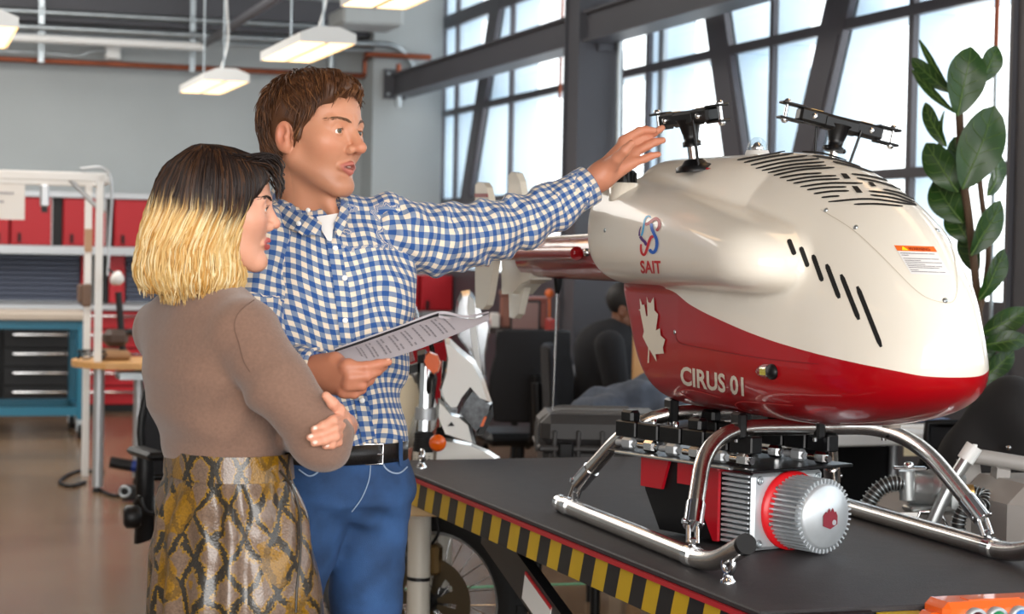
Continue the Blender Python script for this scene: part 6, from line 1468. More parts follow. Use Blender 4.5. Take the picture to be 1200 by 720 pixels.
def fl(x, D, z): return np.array([(x - 600) * D / F, D, z])
legL = [hipL, fl(434, 4.27, 0.50), fl(438, 4.32, 0.09)]; legR = [hipR, fl(300, 4.16, 0.50), fl(290, 4.22, 0.09)]
# hands
DL = 4.585
def q3(lst): return [P(x, y, D) for x, y, D in lst]
L_palm = [(P(702, 206, 4.565), P(733, 168, 4.59), 0.023, 0.0145), (P(703, 208, 4.565), P(741, 182, 4.59), 0.024, 0.0145), (P(706, 210, 4.56), P(739, 192, 4.575), 0.022, 0.0135), (P(706, 206, 4.55), P(717, 192, 4.54), 0.020, 0.016)]
L_f = [(q3([(730, 165, 4.59), (749, 154, 4.60), (757, 152.5, 4.605), (766, 153, 4.605)]), [0.0115, 0.0100, 0.0092, 0.0072]),
       (q3([(737, 170, 4.60), (757, 161, 4.615), (766, 156, 4.62), (776, 150, 4.62)]), [0.0112, 0.0100, 0.0092, 0.0070]),
       (q3([(742, 180, 4.59), (759, 171, 4.60), (768, 166.5, 4.605), (777, 164.5, 4.605)]), [0.0110, 0.0096, 0.0090, 0.0070]),
       (q3([(742, 191, 4.575), (756, 186, 4.58), (763, 183, 4.582), (771.5, 181, 4.582)]), [0.0100, 0.0088, 0.0082, 0.0066])]
L_t = (q3([(712, 198, 4.55), (723, 186, 4.520), (732, 177, 4.505), (740, 168.5, 4.500)]), [0.019, 0.0140, 0.0118, 0.0092])
L_w = [(P(690, 218, 4.56), P(704, 205, 4.565), 0.028, 0.027)]
lh = lambda p: hand_sdf(p, L_w, L_palm, L_f, L_t)
R_palm = [(P(380, 436, 3.95), P(408, 430, 3.90), 0.026, 0.017), (P(380, 440, 3.95), P(411, 444, 3.90), 0.026, 0.017), (P(382, 446, 3.955), P(404, 457, 3.91), 0.024, 0.016), (P(378, 430, 3.95), P(392, 424, 3.93), 0.022, 0.02)]
R_f = [(q3([(406, 431, 3.895), (429, 430, 3.895), (443, 427, 3.905), (455, 424.5, 3.915)]), [0.0125, 0.0105, 0.0096, 0.0078]),
       (q3([(411, 443, 3.892), (430, 441, 3.895), (442, 435, 3.912), (450, 430, 3.925)]), [0.0125, 0.0105, 0.0096, 0.0078]),
       (q3([(408, 452, 3.895), (424, 452, 3.90), (433, 446, 3.92), (438, 440, 3.935)]), [0.0120, 0.0100, 0.0092, 0.0076]),
       (q3([(402, 460, 3.905), (415, 462, 3.91), (424, 457, 3.925), (428, 450, 3.94)]), [0.0108, 0.0092, 0.0084, 0.0070])]
R_t = (q3([(388, 430, 3.96), (402, 428, 3.975), (416, 426, 3.98), (430, 421, 3.985)]), [0.018, 0.0135, 0.0115, 0.009])
R_w = [(P(360, 435, 3.965), P(384, 436, 3.95), 0.030, 0.028)]
rh = lambda p: hand_sdf(p, R_w, R_palm, R_f, R_t)
neckb = P(362, 268, 4.25)
def neck_m(p): return smin(s_cone(p, hm.w((-0.022, 0, -0.055)), neckb, 0.058, 0.064), s_cone(p, P(395, 258, 4.17), P(372, 210, 4.19), 0.012, 0.016), 0.03)
headf = lambda p: smin(hm.sdf(p), neck_m(p), 0.018)
def coarse_man(p):
    f = smin(headf(p), mt.sdf(p) + 0.016, 0.02)
    f = smin(f, s_chain(p, [sl_pts[0], sl_pts[2], sl_pts[4], wr_l], [0.05, 0.042, 0.036, 0.028]), 0.03); f = smin(f, s_chain(p, [sh_r, el_r, wr_r], [0.055, 0.045, 0.028]), 0.03)
    f = smin(f, s_chain(p, legL, [0.078, 0.055, 0.038]), 0.04); f = smin(f, s_chain(p, legR, [0.078, 0.055, 0.038]), 0.04)
    for e in (legL, legR): f = smin(f, s_cone(p, e[2] - uz * 0.045, e[2] + np.array([0.07, -0.13, -0.055]), 0.038, 0.03), 0.03)
    return f + 0.004
mb = sdf_mb(coarse_man, (-0.75, 3.8, -0.02), (0.24, 4.75, 1.86), 0.016, 1)
nC = len(mb.v)
h0 = hm.O; sdf_mb(headf, h0 - [0.17, 0.17, 0.235], h0 + [0.17, 0.17, 0.16], 0.0023, 2, mb); nH = len(mb.v)
sdf_mb(lh, P(735, 180, 4.57) - [0.13, 0.11, 0.11], P(735, 180, 4.57) + [0.13, 0.11, 0.11], 0.0026, 2, mb)
sdf_mb(rh, P(410, 437, 3.93) - [0.13, 0.11, 0.10], P(410, 437, 3.93) + [0.13, 0.11, 0.10], 0.0026, 2, mb)
Vm = np.array(mb.v)
man = solo('person', mb, M_skin, 'person in a blue gingham shirt and jeans reaching towards the helicopter rotor', 'person')
ct = hm.tint(Vm, (194, 136, 106), (172, 98, 88), (198, 112, 88), (148, 104, 82))
hb_ = np.zeros(len(Vm), bool); hb_[nH:] = True; ct[hb_] = L3((192, 128, 100))
kn_ = np.array([f[0][2] for f in L_f + R_f] + [f[0][1] for f in R_f] + [f[0][0] for f in R_f]); dmin = np.min(np.linalg.norm(Vm[nH:, None] - kn_[None], axis=2), axis=1)
ct[nH:] = ct[nH:] * (1 - 0.4 * np.exp(-(dmin / 0.012) ** 2))[:, None] + L3((196, 112, 88)) * (0.4 * np.exp(-(dmin / 0.012) ** 2))[:, None]
thumb_shade = np.array([P(726, 193, 4.53), P(731, 186, 4.535), P(737, 178, 4.545), P(722, 200, 4.535)]); dc = np.min(np.linalg.norm(Vm[nH:, None] - thumb_shade[None], axis=2), axis=1); wt_ = 0.45 * np.exp(-(dc / 0.006) ** 2); ct[nH:] = ct[nH:] * (1 - wt_)[:, None] + L3((150, 84, 66)) * wt_[:, None]  # shade of the crease beside the thumb painted into the skin
vcol(man, 'tint', ct)
M_nail = mat('nail', (222, 168, 146), 0.3, coat=0.4)
nails(man, [(f[0][-2], f[0][-1], (0.1, -0.3, 1.0)) for f in R_f[:3]], M_nail); nails(man, [(L_t[0][-2], L_t[0][-1], (-0.8, -0.3, 0.6))], M_nail, 0.0065)
M_brow = mat('brow_brown', (104, 72, 50), 0.6)
hm.extras(man, 0.8, M_brow)
if True:
    tm = MB().box(hm.w((0.0835, 0, -0.0585)), (0.010, 0.026, 0.006), hm.R, 0.002); obj('teeth', tm, M_eyew, man)
# hair: cap plus combed strands
def hair_m(p):
    q = hm.loc(p); qa = q.copy(); qa[..., 1] = np.abs(qa[..., 1])
    f = s_ell(q, (-0.020, 0, 0.042), (0.110, 0.0875, 0.092)); f = smin(f, s_ell(q, (0.030, 0.0, 0.085), (0.066, 0.066, 0.044)), 0.03)
    f = smin(f, s_ell(q, (-0.062, 0, -0.015), (0.058, 0.062, 0.07)), 0.03)
    cut = np.where(q[..., 0] > 0.008, (1.25 * q[..., 0] - 0.0185 + 0.005 * np.sin(q[..., 1] * 60)) - q[..., 2], (0.55 * q[..., 0] - 0.0129) - q[..., 2]) * 0.7
    cut = np.maximum(cut, (-0.082 - q[..., 2]))
    f = smax(f, cut, 0.006)
    f = smax(f, -s_ell(qa, (hm.ear[0] + 0.002, 0.09, hm.ear[1] - 0.006), (0.025, 0.026, 0.036)), 0.006)
    f = smin(f, s_ell(qa, (0.010, 0.0735, 0.005), (0.011, 0.006, 0.022)), 0.006)
    w = 0.0022 * np.sin(150 * q[..., 1] + 60 * q[..., 0] + 20 * q[..., 2]) + 0.0016 * np.sin(240 * q[..., 1] - 110 * q[..., 0] + 60 * q[..., 2])
    return (f + w) * hm.k
mh = sdf_mb(hair_m, h0 - [0.17, 0.17, 0.13], h0 + [0.17, 0.17, 0.19], 0.004, 1); nsh = len(mh.v); shell = np.array(mh.v)
r_ = random.Random(11); crown = np.array([-0.07, 0.01, 0.115]); tints = [L3((74, 46, 28))] * 0
colA, colB, colC = L3((58, 34, 20)), L3((98, 62, 36)), L3((120, 80, 48))
tl = [colA * 0.6 + colB * 0.4 for _ in range(nsh)]
idxs = [r_.randrange(nsh) for _ in range(3200)]
for i in idxs:
    p = hm.loc(shell[i])
    if p[2] < 0.6 * p[0] - 0.02: continue
    if ((p[0] - hm.ear[0]) / 0.027) ** 2 + ((p[2] - hm.ear[1]) / 0.036) ** 2 < 1: continue
    d = p - crown; d = d / (np.linalg.norm(d) + 1e-6)
    if p[2] > 0.06: d = d + np.array([0.7, -0.5, 0.0]) * (1 if p[0] > -0.03 else 0.2)
    if p[0] > 0.02 and p[2] > 0.05: d = d + np.array([0.15, -0.55, -0.35])
    if p[0] < -0.03: d = d + np.array([0.0, 0, -0.9])
    if p[0] > -0.03 and p[2] < 0.06: d = d + np.array([-0.55, 0, -0.5])
    L = r_.uniform(0.028, 0.055); pts_ = [p]; n0 = p - np.array([-0.02, 0, 0.03]); n0 /= np.linalg.norm(n0)
    d = d - n0 * (d @ n0) ; d /= np.linalg.norm(d); d = d + np.array([r_.gauss(0, 0.10), r_.gauss(0, 0.10), r_.gauss(0, 0.10)])
    for k in range(1, 5):
        t_ = k / 4; c_ = p + d * L * t_; n1 = c_ - np.array([-0.02, 0, 0.03]); rr = np.linalg.norm(n0) ; c_ = c_ - n1 / np.linalg.norm(n1) * (0.5 * (L * t_) ** 2 / 0.1) + n0 * 0.003 * math.sin(t_ * 2.6); pts_.append(c_)
    e_ = pts_[-1]
    if e_[0] > 0.0 and e_[2] < 1.25 * e_[0] - 0.030: continue
    if ((e_[0] - hm.ear[0]) / 0.028) ** 2 + ((e_[2] - hm.ear[1]) / 0.034) ** 2 < 1: continue
    col = colA + (colB - colA) * r_.random() if r_.random() < 0.92 else colC
    mh.tube([hm.w(q) for q in pts_], [0.0016, 0.0016, 0.0014, 0.0010, 0.0004], 3, False); tl += [col] * 15
for k in range(34):      # forelock over the brow
    y = r_.uniform(-0.052, 0.035); a = np.array([0.088 - 4.5 * y * y, y, 0.104 - 1.5 * abs(y) * 0.3 + r_.uniform(-0.006, 0.006)]); L = r_.uniform(0.012, 0.030)
    mh.tube([hm.w(a), hm.w(a + [0.010, -0.006, -0.006]), hm.w(a + [0.012, -0.012, -L * 0.6]), hm.w(a + [0.009, -0.016, -L])], [0.0014, 0.0014, 0.001, 0.0004], 3, False); tl += [colB if k % 3 else colC] * 12
ho = obj('hair', mh, M_hair, man); ho['label'] = 'short side-swept brown hair'; vcol(ho, 'tint', np.array(tl))
# shirt
GP = 0.0215; M_ging = gingham('gingham_cloth', GP, ((228, 212, 190), (118, 134, 160), (30, 76, 140)))
def folds_t(p):
    z = p[..., 2]; x = p[..., 0]
    return 0.0035 * np.sin(38 * z + 30 * x + 3 * np.sin(20 * x)) * np.clip((1.40 - z) * 4, 0, 1) + 0.004 * np.sin(70 * (x + 0.6 * (z - 1.3))) * np.exp(-((x + 0.27) / 0.07) ** 2) + 0.003 * np.sin(55 * x - 20 * z)
def shirt_f(p):
    f = mt.sdf(p)
    f = smin(f, s_cone(p, P(370, 262, 4.25), P(452, 262, 4.29), 0.055, 0.062), 0.05); f = smin(f, s_cone(p, P(362, 264, 4.24), P(302, 280, 4.16), 0.055, 0.062), 0.05)
    f = f + folds_t(p) - 0.002
    f = smax(f, -(s_cone(p, hm.w((-0.018, 0, -0.055)), neckb + [0.002, 0, -0.02], 0.058, 0.060)), 0.008)
    return smax(f, zy(392, 522, 4.24) - p[..., 2], 0.006)
sm_ = sdf_mb(shirt_f, (-0.70, 3.95, 0.98), (-0.16, 4.5, 1.62), 0.0085, 1); Vs = np.array(sm_.v)
shirt = obj('shirt', sm_, M_ging, man); shirt['label'] = 'blue and cream gingham button-down shirt'
u_, v_, a_, b_ = mt.uv(Vs); ang = np.arctan2(u_ * a_ * 0.72, v_ * b_)
cl_ = np.stack([ang * 0.165 + 0.35 * (Vs[:, 2] - 1.3) * 0.15, Vs[:, 2] + 0.07 * Vs[:, 0] + 0.012 * np.sin(Vs[:, 0] * 30)], 1)
e_ = 0.004; gz = np.stack([(shirt_f(Vs + np.eye(3)[d] * e_) - shirt_f(Vs - np.eye(3)[d] * e_)) for d in range(3)], 1); gz /= np.linalg.norm(gz, axis=1)[:, None] + 1e-9
yk_ = (gz[:, 2] > 0.5) & (Vs[:, 2] > 1.45)      # yoke over the shoulders
cl_[yk_] = np.stack([u_ * a_, Vs[:, 2] * 0.5 - v_ * b_], 1)[yk_]
vuv(shirt, 'cloth', cl_)
def sleeve(pts, rs, name, lo, hi):
    def fn(p):
        f = s_chain(p, pts, rs, 0.03)
        x = p[..., 0]; z = p[..., 2]; y = p[..., 1]
        f = f + 0.0055 * np.sin(75 * x + 55 * z + 2.0 * np.sin(40 * z)) * np.exp(-((x + 0.03) / 0.10) ** 2) + 0.0045 * np.sin(90 * (x + 0.9 * z)) * np.exp(-((x + 0.22) / 0.05) ** 2) + 0.003 * np.sin(110 * x - 60 * z)
        e = np.asarray(pts[-1]); d = e - np.asarray(pts[-2]); d = d / np.linalg.norm(d)
        f = smax(f, (p - e) @ d, 0.003)
        return smax(f, -((np.linalg.norm((p - e) - ((p - e) @ d)[..., None] * d, axis=-1) - rs[-1] + 0.005) + np.clip(-((p - e) @ d) - 0.05, 0, 1)), 0.002)
    m_ = sdf_mb(fn, lo, hi, 0.007, 1); V_ = np.array(m_.v); o = obj(name, m_, M_ging, shirt); vuv(o, 'cloth', arm_uv(V_, pts, 0.062)); return o
sleeve(sl_pts, sl_r, 'sleeve', (-0.42, 4.15, 1.30), (0.24, 4.72, 1.72)); sleeve(slr_pts, slr_r, 'sleeve', (-0.72, 3.82, 1.02), (-0.34, 4.35, 1.58))
def band(a, d, r, w_, name, par, m, uvr=0.045):
    d = np.asarray(d) / np.linalg.norm(d); mb_ = MB().lathe([(r, 0), (r + 0.003, 0.002), (r + 0.003, w_), (r - 0.002, w_ + 0.001), (r - 0.004, w_ - 0.01)], a, d, 32); o = obj(name, mb_, m, par); V_ = np.array(mb_.v); vuv(o, 'cloth', arm_uv(V_, [np.asarray(a), np.asarray(a) + d * 0.1], uvr)); return o
dL = sl_pts[-1] - sl_pts[-2]; band(sl_pts[-1] - dL / np.linalg.norm(dL) * 0.045, dL, 0.0435, 0.055, 'cuff', shirt, M_ging)
dR = slr_pts[-1] - slr_pts[-2]; band(slr_pts[-1] - dR / np.linalg.norm(dR) * 0.045, dR, 0.0425, 0.05, 'cuff', shirt, M_ging)
# placket strip, buttons, collar
def snap(f, p, n, it=12):
    p = np.asarray(p, float).copy(); n = np.asarray(n, float) / np.linalg.norm(n)
    for _ in range(it): p = p - n * float(f(p)) * 0.9
    return p
vd = np.array([0.05, -1.0, 0.0])
pl_px = [(388, 276), (393, 300), (398, 330), (402, 360), (406, 395), (412, 425), (419, 455), (426, 490), (431, 518)]
cpl = [q[:2] for q in bez([np.array([a, b, 0.0]) for a, b in pl_px], 5)]
rows = [[snap(shirt_f, P(x + dx, y, 4.11), vd) + np.array([0.001, -0.0035, 0]) for dx in (-8, -4, 0, 4, 8)] for x, y in cpl]
pm_ = MB().grid(rows); po = obj('placket', pm_, M_ging, shirt); Vp = np.array(pm_.v); vuv(po, 'cloth', np.stack([np.tile(np.array([-0.0145, -0.007, 0, 0.007, 0.0145]), len(rows)) + 0.004, Vp[:, 2] + 0.07 * Vp[:, 0] + 0.006], 1))
M_btn = mat('button_white', (236, 234, 230), 0.3, coat=0.4)
for (x, y) in ((392, 291), (404, 376), (391.5 + 12, 326), (416.5, 441), (423.5, 471)):
    c_ = snap(shirt_f, P(x, y, 4.11), vd) + np.array([0.001, -0.006, 0]); obj('button', MB().lathe([(0.0058, 0), (0.006, 0.0015), (0.0045, 0.0022), (0.0, 0.0018)], c_, vd, 14), M_btn, po)
def flap(pxs, name, lift=0.006):
    """collar leaf given as two photo edges (neck edge, outer edge) with distances"""
    A, B = pxs; n = 8; rows = []
    ea = [np.array(q) for q in bez([P(*a) for a in A], n)]; eb = [np.array(q) for q in bez([P(*b) for b in B], n)]
    for i in range(len(ea)): rows.append([ea[i] * (1 - t_) + eb[i] * t_ + np.array([0, -lift * math.sin(t_ * PI) , 0]) for t_ in np.linspace(0, 1, 7)])
    m_ = MB().grid(rows); m_.grid([[q + np.array([0, 0.003, -0.001]) for q in r] for r in rows[::-1]]); o = obj(name, m_, M_ging, shirt)
    V_ = np.array(m_.v); vuv(o, 'cloth', np.stack([0.85 * V_[:, 0] - 0.5 * V_[:, 2], 0.5 * V_[:, 0] + 0.85 * V_[:, 2]], 1)); return o
cf = flap(([(319, 219, 4.26), (327, 233, 4.18), (345, 247, 4.135), (366, 254, 4.118), (377, 261, 4.11)], [(315, 236, 4.27), (321, 251, 4.165), (332, 264, 4.125), (348, 271, 4.10), (355, 276, 4.10)]), 'collar')
obj('button', MB().lathe([(0.0055, 0), (0.0055, 0.0015), (0.0, 0.002)], P(350, 262, 4.095), vd, 12), M_btn, cf); obj('button', MB().lathe([(0.005, 0), (0.005, 0.0015), (0.0, 0.002)], P(361, 246.5, 4.11), vd, 12), M_btn, cf)
flap(([(377, 261, 4.11), (366, 254, 4.118), (372, 262, 4.112)], [(376, 276, 4.105), (364, 275, 4.10), (355, 276, 4.10)]), 'collar', 0.002)
flap(([(396, 224, 4.25), (399, 237, 4.18), (397, 250, 4.135), (391, 262, 4.12)], [(402, 228, 4.26), (408, 243, 4.185), (405, 262, 4.13), (397, 279, 4.115)]), 'collar')
ts = [[P(x, y, D) for x, y, D in r] for r in (((371, 254, 4.135), (384, 252, 4.135), (396, 250, 4.14)), ((373, 262, 4.13), (384, 261, 4.125), (393, 260, 4.13)), ((378, 272, 4.122), (385, 271, 4.118), (390, 270, 4.122)), ((384, 282, 4.12), (387, 283, 4.118), (389, 282, 4.12)))]
us = obj('undershirt', MB().grid(ts), mat('tee_white', (232, 230, 228), 0.8), man)
# pocket outline
pk_ = [(418, 303), (452, 296), (455, 330), (437, 342), (422, 334), (418, 303)]
# jeans, belt, shoes
M_den = mat('denim', (42, 74, 118), 0.85, var=(9, 0.5), bump=(700, 0.35)); M_stitch = mat('stitch_pale', (150, 170, 196), 0.8)
jt = sect_px([(395, 540, 4.24, 0.147, 0.112, 40), (396, 525, 4.24, 0.145, 0.110, 39), (398, 560, 4.24, 0.150, 0.122, 40), (400, 585, 4.24, 0.145, 0.125, 38), (402, 603, 4.24, 0.090, 0.09, 38)])
def jeans_f(p):
    f = smin(jt.sdf(p), s_chain(p, legL, [0.090, 0.070, 0.062]), 0.05); f = smin(f, s_chain(p, legR, [0.090, 0.068, 0.062]), 0.02)
    x, z = p[..., 0], p[..., 2]
    f = f + 0.0028 * np.sin(95 * z + 60 * np.abs(x + 0.36)) * np.exp(-((z - 0.90) / 0.06) ** 2) + 0.0014 * np.sin(60 * z - 70 * x + 2 * np.sin(25 * z)) * (z < 0.9)
    return smax(f, 0.07 - z, 0.01)
jo_ = obj('jeans', sdf_mb(jeans_f, (-0.64, 4.0, 0.04), (-0.12, 4.55, 1.1), 0.010, 1), M_den, man); jo_['label'] = 'mid-blue denim jeans'
fly = [snap(jeans_f, P(q[0], q[1], 4.1), vd) + [0, -0.002, 0] for q in bez([np.array([434, 545, 0.0]), np.array([432, 565, 0.0]), np.array([424, 585, 0.0]), np.array([412, 602, 0.0])], 6)]
obj('fly_seam', MB().tube(fly, 0.0014, 5), M_stitch, jo_)
for pp2 in ([(446, 541), (450, 552), (458, 559), (468, 561), (477, 556)], [(350, 551), (362, 558), (372, 554), (377, 545)]):
    obj('pocket_seam', MB().tube([snap(jeans_f, P(q[0], q[1], 4.1), vd) + [0, -0.002, 0] for q in bez([np.array([a, b, 0.0]) for a, b in pp2], 5)], 0.002, 5), M_stitch, jo_)
zb0, zb1 = zy(430, 541, 4.2), zy(430, 519, 4.2)
bm_ = MB().grid([[jt.pt(z, a, o) for a in np.linspace(-PI, PI, 49)] for z, o in ((zb0, 0.006), (zb0, 0.011), (zb1, 0.011), (zb1, 0.006))])
blt = obj('belt', bm_, mat('belt_leather', (24, 22, 22), 0.35, bump=(200, 0.2)), man)
bc_ = snap(lambda p: jt.sdf(p) - 0.012, P(433, 530, 4.08), vd); zm = (zb0 + zb1) / 2; bc_[2] = zm
ph_ = math.radians(40); bl = np.array([math.cos(ph_), math.sin(ph_), 0]) * 0.5 + np.array([1.0, 0, 0]) * 0.5; bl /= np.linalg.norm(bl); bf_ = np.array([bl[1], -bl[0], 0])
hw_, hh_ = 0.026, 0.021
bk_ = obj('buckle', MB().tube([bc_ + bl * sx * hw_ + uz * sz * hh_ + bf_ * 0.004 for sx, sz in ((-1, -1), (1, -1), (1, 1), (-1, 1))], 0.0032, 8, closed=True), M_chrome, blt)
obj('buckle_pin', MB().tube([bc_ - bl * hw_ + bf_ * 0.006, bc_ + bl * hw_ + bf_ * 0.006], 0.0025, 6), M_chrome, bk_)
for a in (-0.75, 0.55): obj('belt_loop', MB().grid([[jt.pt(z, a + da, 0.014) for da in (-0.05, 0.05)] for z in np.linspace(zb0 - 0.01, zb1 + 0.008, 5)]), M_den, blt)
M_shoe = mat('shoe_brown', (70, 48, 34), 0.5)
for e in (legL, legR):
    t0 = e[2] - uz * 0.05
    obj('shoe', sdf_mb(lambda p: smax(smin(s_cone(p, t0, t0 + np.array([0.08, -0.16, 0.0]), 0.048, 0.042), s_cone(p, t0, t0 + uz * 0.06, 0.048, 0.05), 0.03), 0.004 - p[..., 2], 0.004), t0 - [0.1, 0.3, 0.06], t0 + [0.2, 0.1, 0.13], 0.01, 1), M_shoe, man)

# booklet in the man's right hand
M_page = mat('booklet_page_shaded', (196, 191, 198), 0.75)  # white paper greyed; the shade on the page is in its colour
def page(name, near, far, m, par=None, n=10, lift=0.0, th=0.0012):
    rows = []
    a = bez([P(*q) for q in near], n); b = bez([P(*q) for q in far], n)
    rows = [[x * (1 - t_) + y * t_ + uz * (lift + 0.003 * math.sin(t_ * PI)) for t_ in np.linspace(0, 1, 8)] for x, y in zip(a, b)]
    mb_ = MB().grid(rows); mb_.grid([[q - uz * th for q in r] for r in rows[::-1]])
    return mb_, rows
near = [(399, 424, 3.90), (440, 423.5, 3.905), (490, 409, 3.93), (535, 391, 3.96), (573, 375, 3.98)]; far = [(392, 413, 4.03), (425, 402, 4.04), (470, 386, 4.06), (514, 371, 4.08), (560, 376, 4.02)]
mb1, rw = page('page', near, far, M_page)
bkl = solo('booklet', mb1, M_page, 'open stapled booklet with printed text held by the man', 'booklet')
near2 = [(392, 413, 4.032), (425, 402, 4.042), (470, 386, 4.062), (514, 370, 4.082)]; far2 = [(393, 411, 4.05), (425, 399.5, 4.06), (470, 383.5, 4.08), (514, 367.5, 4.10)]
obj('page_gap', page('x', near2, far2, M_black)[0], mat('gap_shade', (30, 28, 32), 0.6), bkl)  # dark strip standing for the shaded gap between page and cover
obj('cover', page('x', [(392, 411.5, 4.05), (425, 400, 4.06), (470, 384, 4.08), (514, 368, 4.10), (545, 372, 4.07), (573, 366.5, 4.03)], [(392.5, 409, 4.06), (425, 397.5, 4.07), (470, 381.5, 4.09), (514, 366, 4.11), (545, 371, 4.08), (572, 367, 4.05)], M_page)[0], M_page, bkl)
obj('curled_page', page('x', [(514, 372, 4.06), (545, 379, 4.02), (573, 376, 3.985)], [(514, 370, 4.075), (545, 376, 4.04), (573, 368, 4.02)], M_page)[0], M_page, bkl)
M_text = mat('print_grey', (150, 146, 152), 0.7)
tx = MB()
N = len(rw)
for j in range(16):
    i0 = 7 + int(j * 1.55); i0 = min(i0, N - 4)
    for c in range(6):
        if (j * 7 + c * 3) % 11 == 0: continue
        t0, t1 = 0.14 + c * 0.12, 0.14 + c * 0.12 + 0.105
        f = lambda i, t_: rw[i][min(7, int(t_ * 7))] * (1 - (t_ * 7) % 1) + rw[i][min(7, int(t_ * 7) + 1)] * ((t_ * 7) % 1)
        A = f(i0, t0); B = f(i0, t1); d = (rw[i0 + 1][3] - rw[i0][3]) * 0.42
        tx.add([A + uz * 0.0008, B + uz * 0.0008, B + d + uz * 0.0008, A + d + uz * 0.0008], [(0, 1, 2, 3)])
o_ = obj('printed_text', tx, M_text, bkl); o_['kind'] = 'stuff'

# ================================================================== the woman
WD = 3.75
hw = Head(P(262, 248, WD), (math.cos(math.radians(10)), math.sin(math.radians(10)), -0.03), 0.0, 0.92, 0.0008, jaw=0.92, nose=0.72, eye=0.0044)
wt = sect_px([(240, 330, 3.77, 0.06, 0.055, 125), (241, 350, 3.77, 0.105, 0.075, 125), (243, 366, 3.77, 0.150, 0.088, 125), (246, 395, 3.76, 0.166, 0.104, 125), (249, 440, 3.75, 0.160, 0.117, 125), (250, 480, 3.75, 0.147, 0.108, 125), (257, 515, 3.75, 0.138, 0.100, 122), (267, 548, 3.75, 0.140, 0.104, 120)])
wsr = [P(286, 392, 3.64), P(325, 450, 3.59), P(378, 516, 3.57)]; wer = [P(378, 516, 3.57), P(350, 500, 3.80), P(310, 482, 3.96)]
wsl = [P(193, 388, 3.90), P(230, 470, 4.05), P(290, 505, 4.08), P(362, 496, 3.88), P(390, 497, 3.76)]
W_palm = [(P(406, 496, 3.66), P(402, 489, 3.585), 0.015, 0.0125), (P(406, 500, 3.66), P(406, 499, 3.58), 0.015, 0.0125), (P(405, 505, 3.66), P(405, 510, 3.59), 0.014, 0.0115)]
W_f = [(q3([(402, 488, 3.575), (390, 493, 3.522), (379, 499, 3.507), (368, 503.5, 3.503)]), [0.0098, 0.0086, 0.0078, 0.0062]),
       (q3([(406, 498, 3.572), (392, 503, 3.512), (377, 509, 3.498), (363, 513, 3.495)]), [0.0098, 0.0086, 0.0078, 0.0062]),
       (q3([(406, 507, 3.576), (393, 512, 3.514), (380, 517, 3.500), (368, 520, 3.497)]), [0.0094, 0.0082, 0.0074, 0.0060]),
       (q3([(403, 515, 3.585), (396, 519, 3.528), (389, 522, 3.513), (381, 523.5, 3.508)]), [0.0086, 0.0074, 0.0068, 0.0056])]
W_t = (q3([(402, 492, 3.61), (397, 481, 3.560), (390, 473, 3.545), (382, 464, 3.540)]), [0.0145, 0.0115, 0.0100, 0.0078])
W_w = [(P(392, 497, 3.75), P(404, 499, 3.67), 0.020, 0.016)]
wh = lambda p: hand_sdf(p, W_w, W_palm, W_f, W_t, 0.006)
wneck = P(240, 345, 3.77)
whead = lambda p: smin(hw.sdf(p), s_cone(p, hw.w((-0.02, 0, -0.05)), wneck, 0.046, 0.05), 0.02)
wl1 = [fl(262, 3.72, 0.86), fl(268, 3.70, 0.48), fl(264, 3.74, 0.09)]; wl2 = [fl(285, 3.80, 0.86), fl(300, 3.82, 0.48), fl(300, 3.86, 0.09)]
def coarse_w(p):
    f = smin(whead(p), wt.sdf(p) + 0.014, 0.02); f = smin(f, s_chain(p, wsr, [0.044, 0.04, 0.036]), 0.02); f = smin(f, s_chain(p, wer, [0.036, 0.032, 0.024]), 0.02); f = smin(f, s_chain(p, wsl, [0.044, 0.04, 0.036, 0.028, 0.022]), 0.02)
    for e in (wl1, wl2):
        f = smin(f, s_chain(p, e, [0.085, 0.052, 0.034]), 0.04); f = smin(f, s_cone(p, e[2] - uz * 0.045, e[2] + np.array([0.12, 0.06, -0.06]), 0.034, 0.025), 0.03)
    return f + 0.004
mbw = sdf_mb(coarse_w, (-0.78, 3.45, -0.02), (-0.22, 4.2, 1.66), 0.016, 1); o0 = hw.O
sdf_mb(whead, o0 - [0.16, 0.16, 0.22], o0 + [0.16, 0.16, 0.15], 0.0024, 2, mbw); nW = len(mbw.v)
sdf_mb(wh, P(390, 495, 3.58) - [0.10, 0.12, 0.09], P(390, 495, 3.58) + [0.10, 0.16, 0.09], 0.0024, 2, mbw)
Vw = np.array(mbw.v)
wom = solo('person', mbw, M_skin, 'person with dark-rooted blonde bob, taupe sweater and snakeskin-print skirt, arms folded', 'person')
cw_ = hw.tint(Vw, (212, 156, 130), (176, 68, 72), (212, 130, 110)); cw_[nW:] = L3((212, 150, 124)); vcol(wom, 'tint', cw_)
nails(wom, [(f[0][-2], f[0][-1], (-0.3, -1.0, 0.25)) for f in W_f], mat('nail_pale', (236, 200, 184), 0.25, coat=0.5), 0.0040)
hw.extras(wom, 0.9, mat('brow_dark', (44, 32, 28), 0.6))
lash = MB()
for k in range(14): a = np.array([0.0865 - 0.0006 * k, -0.0275 - 0.0011 * k, 0.0145 - 0.00018 * k]); lash.tube([hw.w(a), hw.w(a + [0.006, -0.002, 0.003])], [0.0006, 0.0002], 3, False)
obj('eyelashes', lash, mat('lash_black', (16, 14, 14), 0.5), wom)['kind'] = 'stuff'
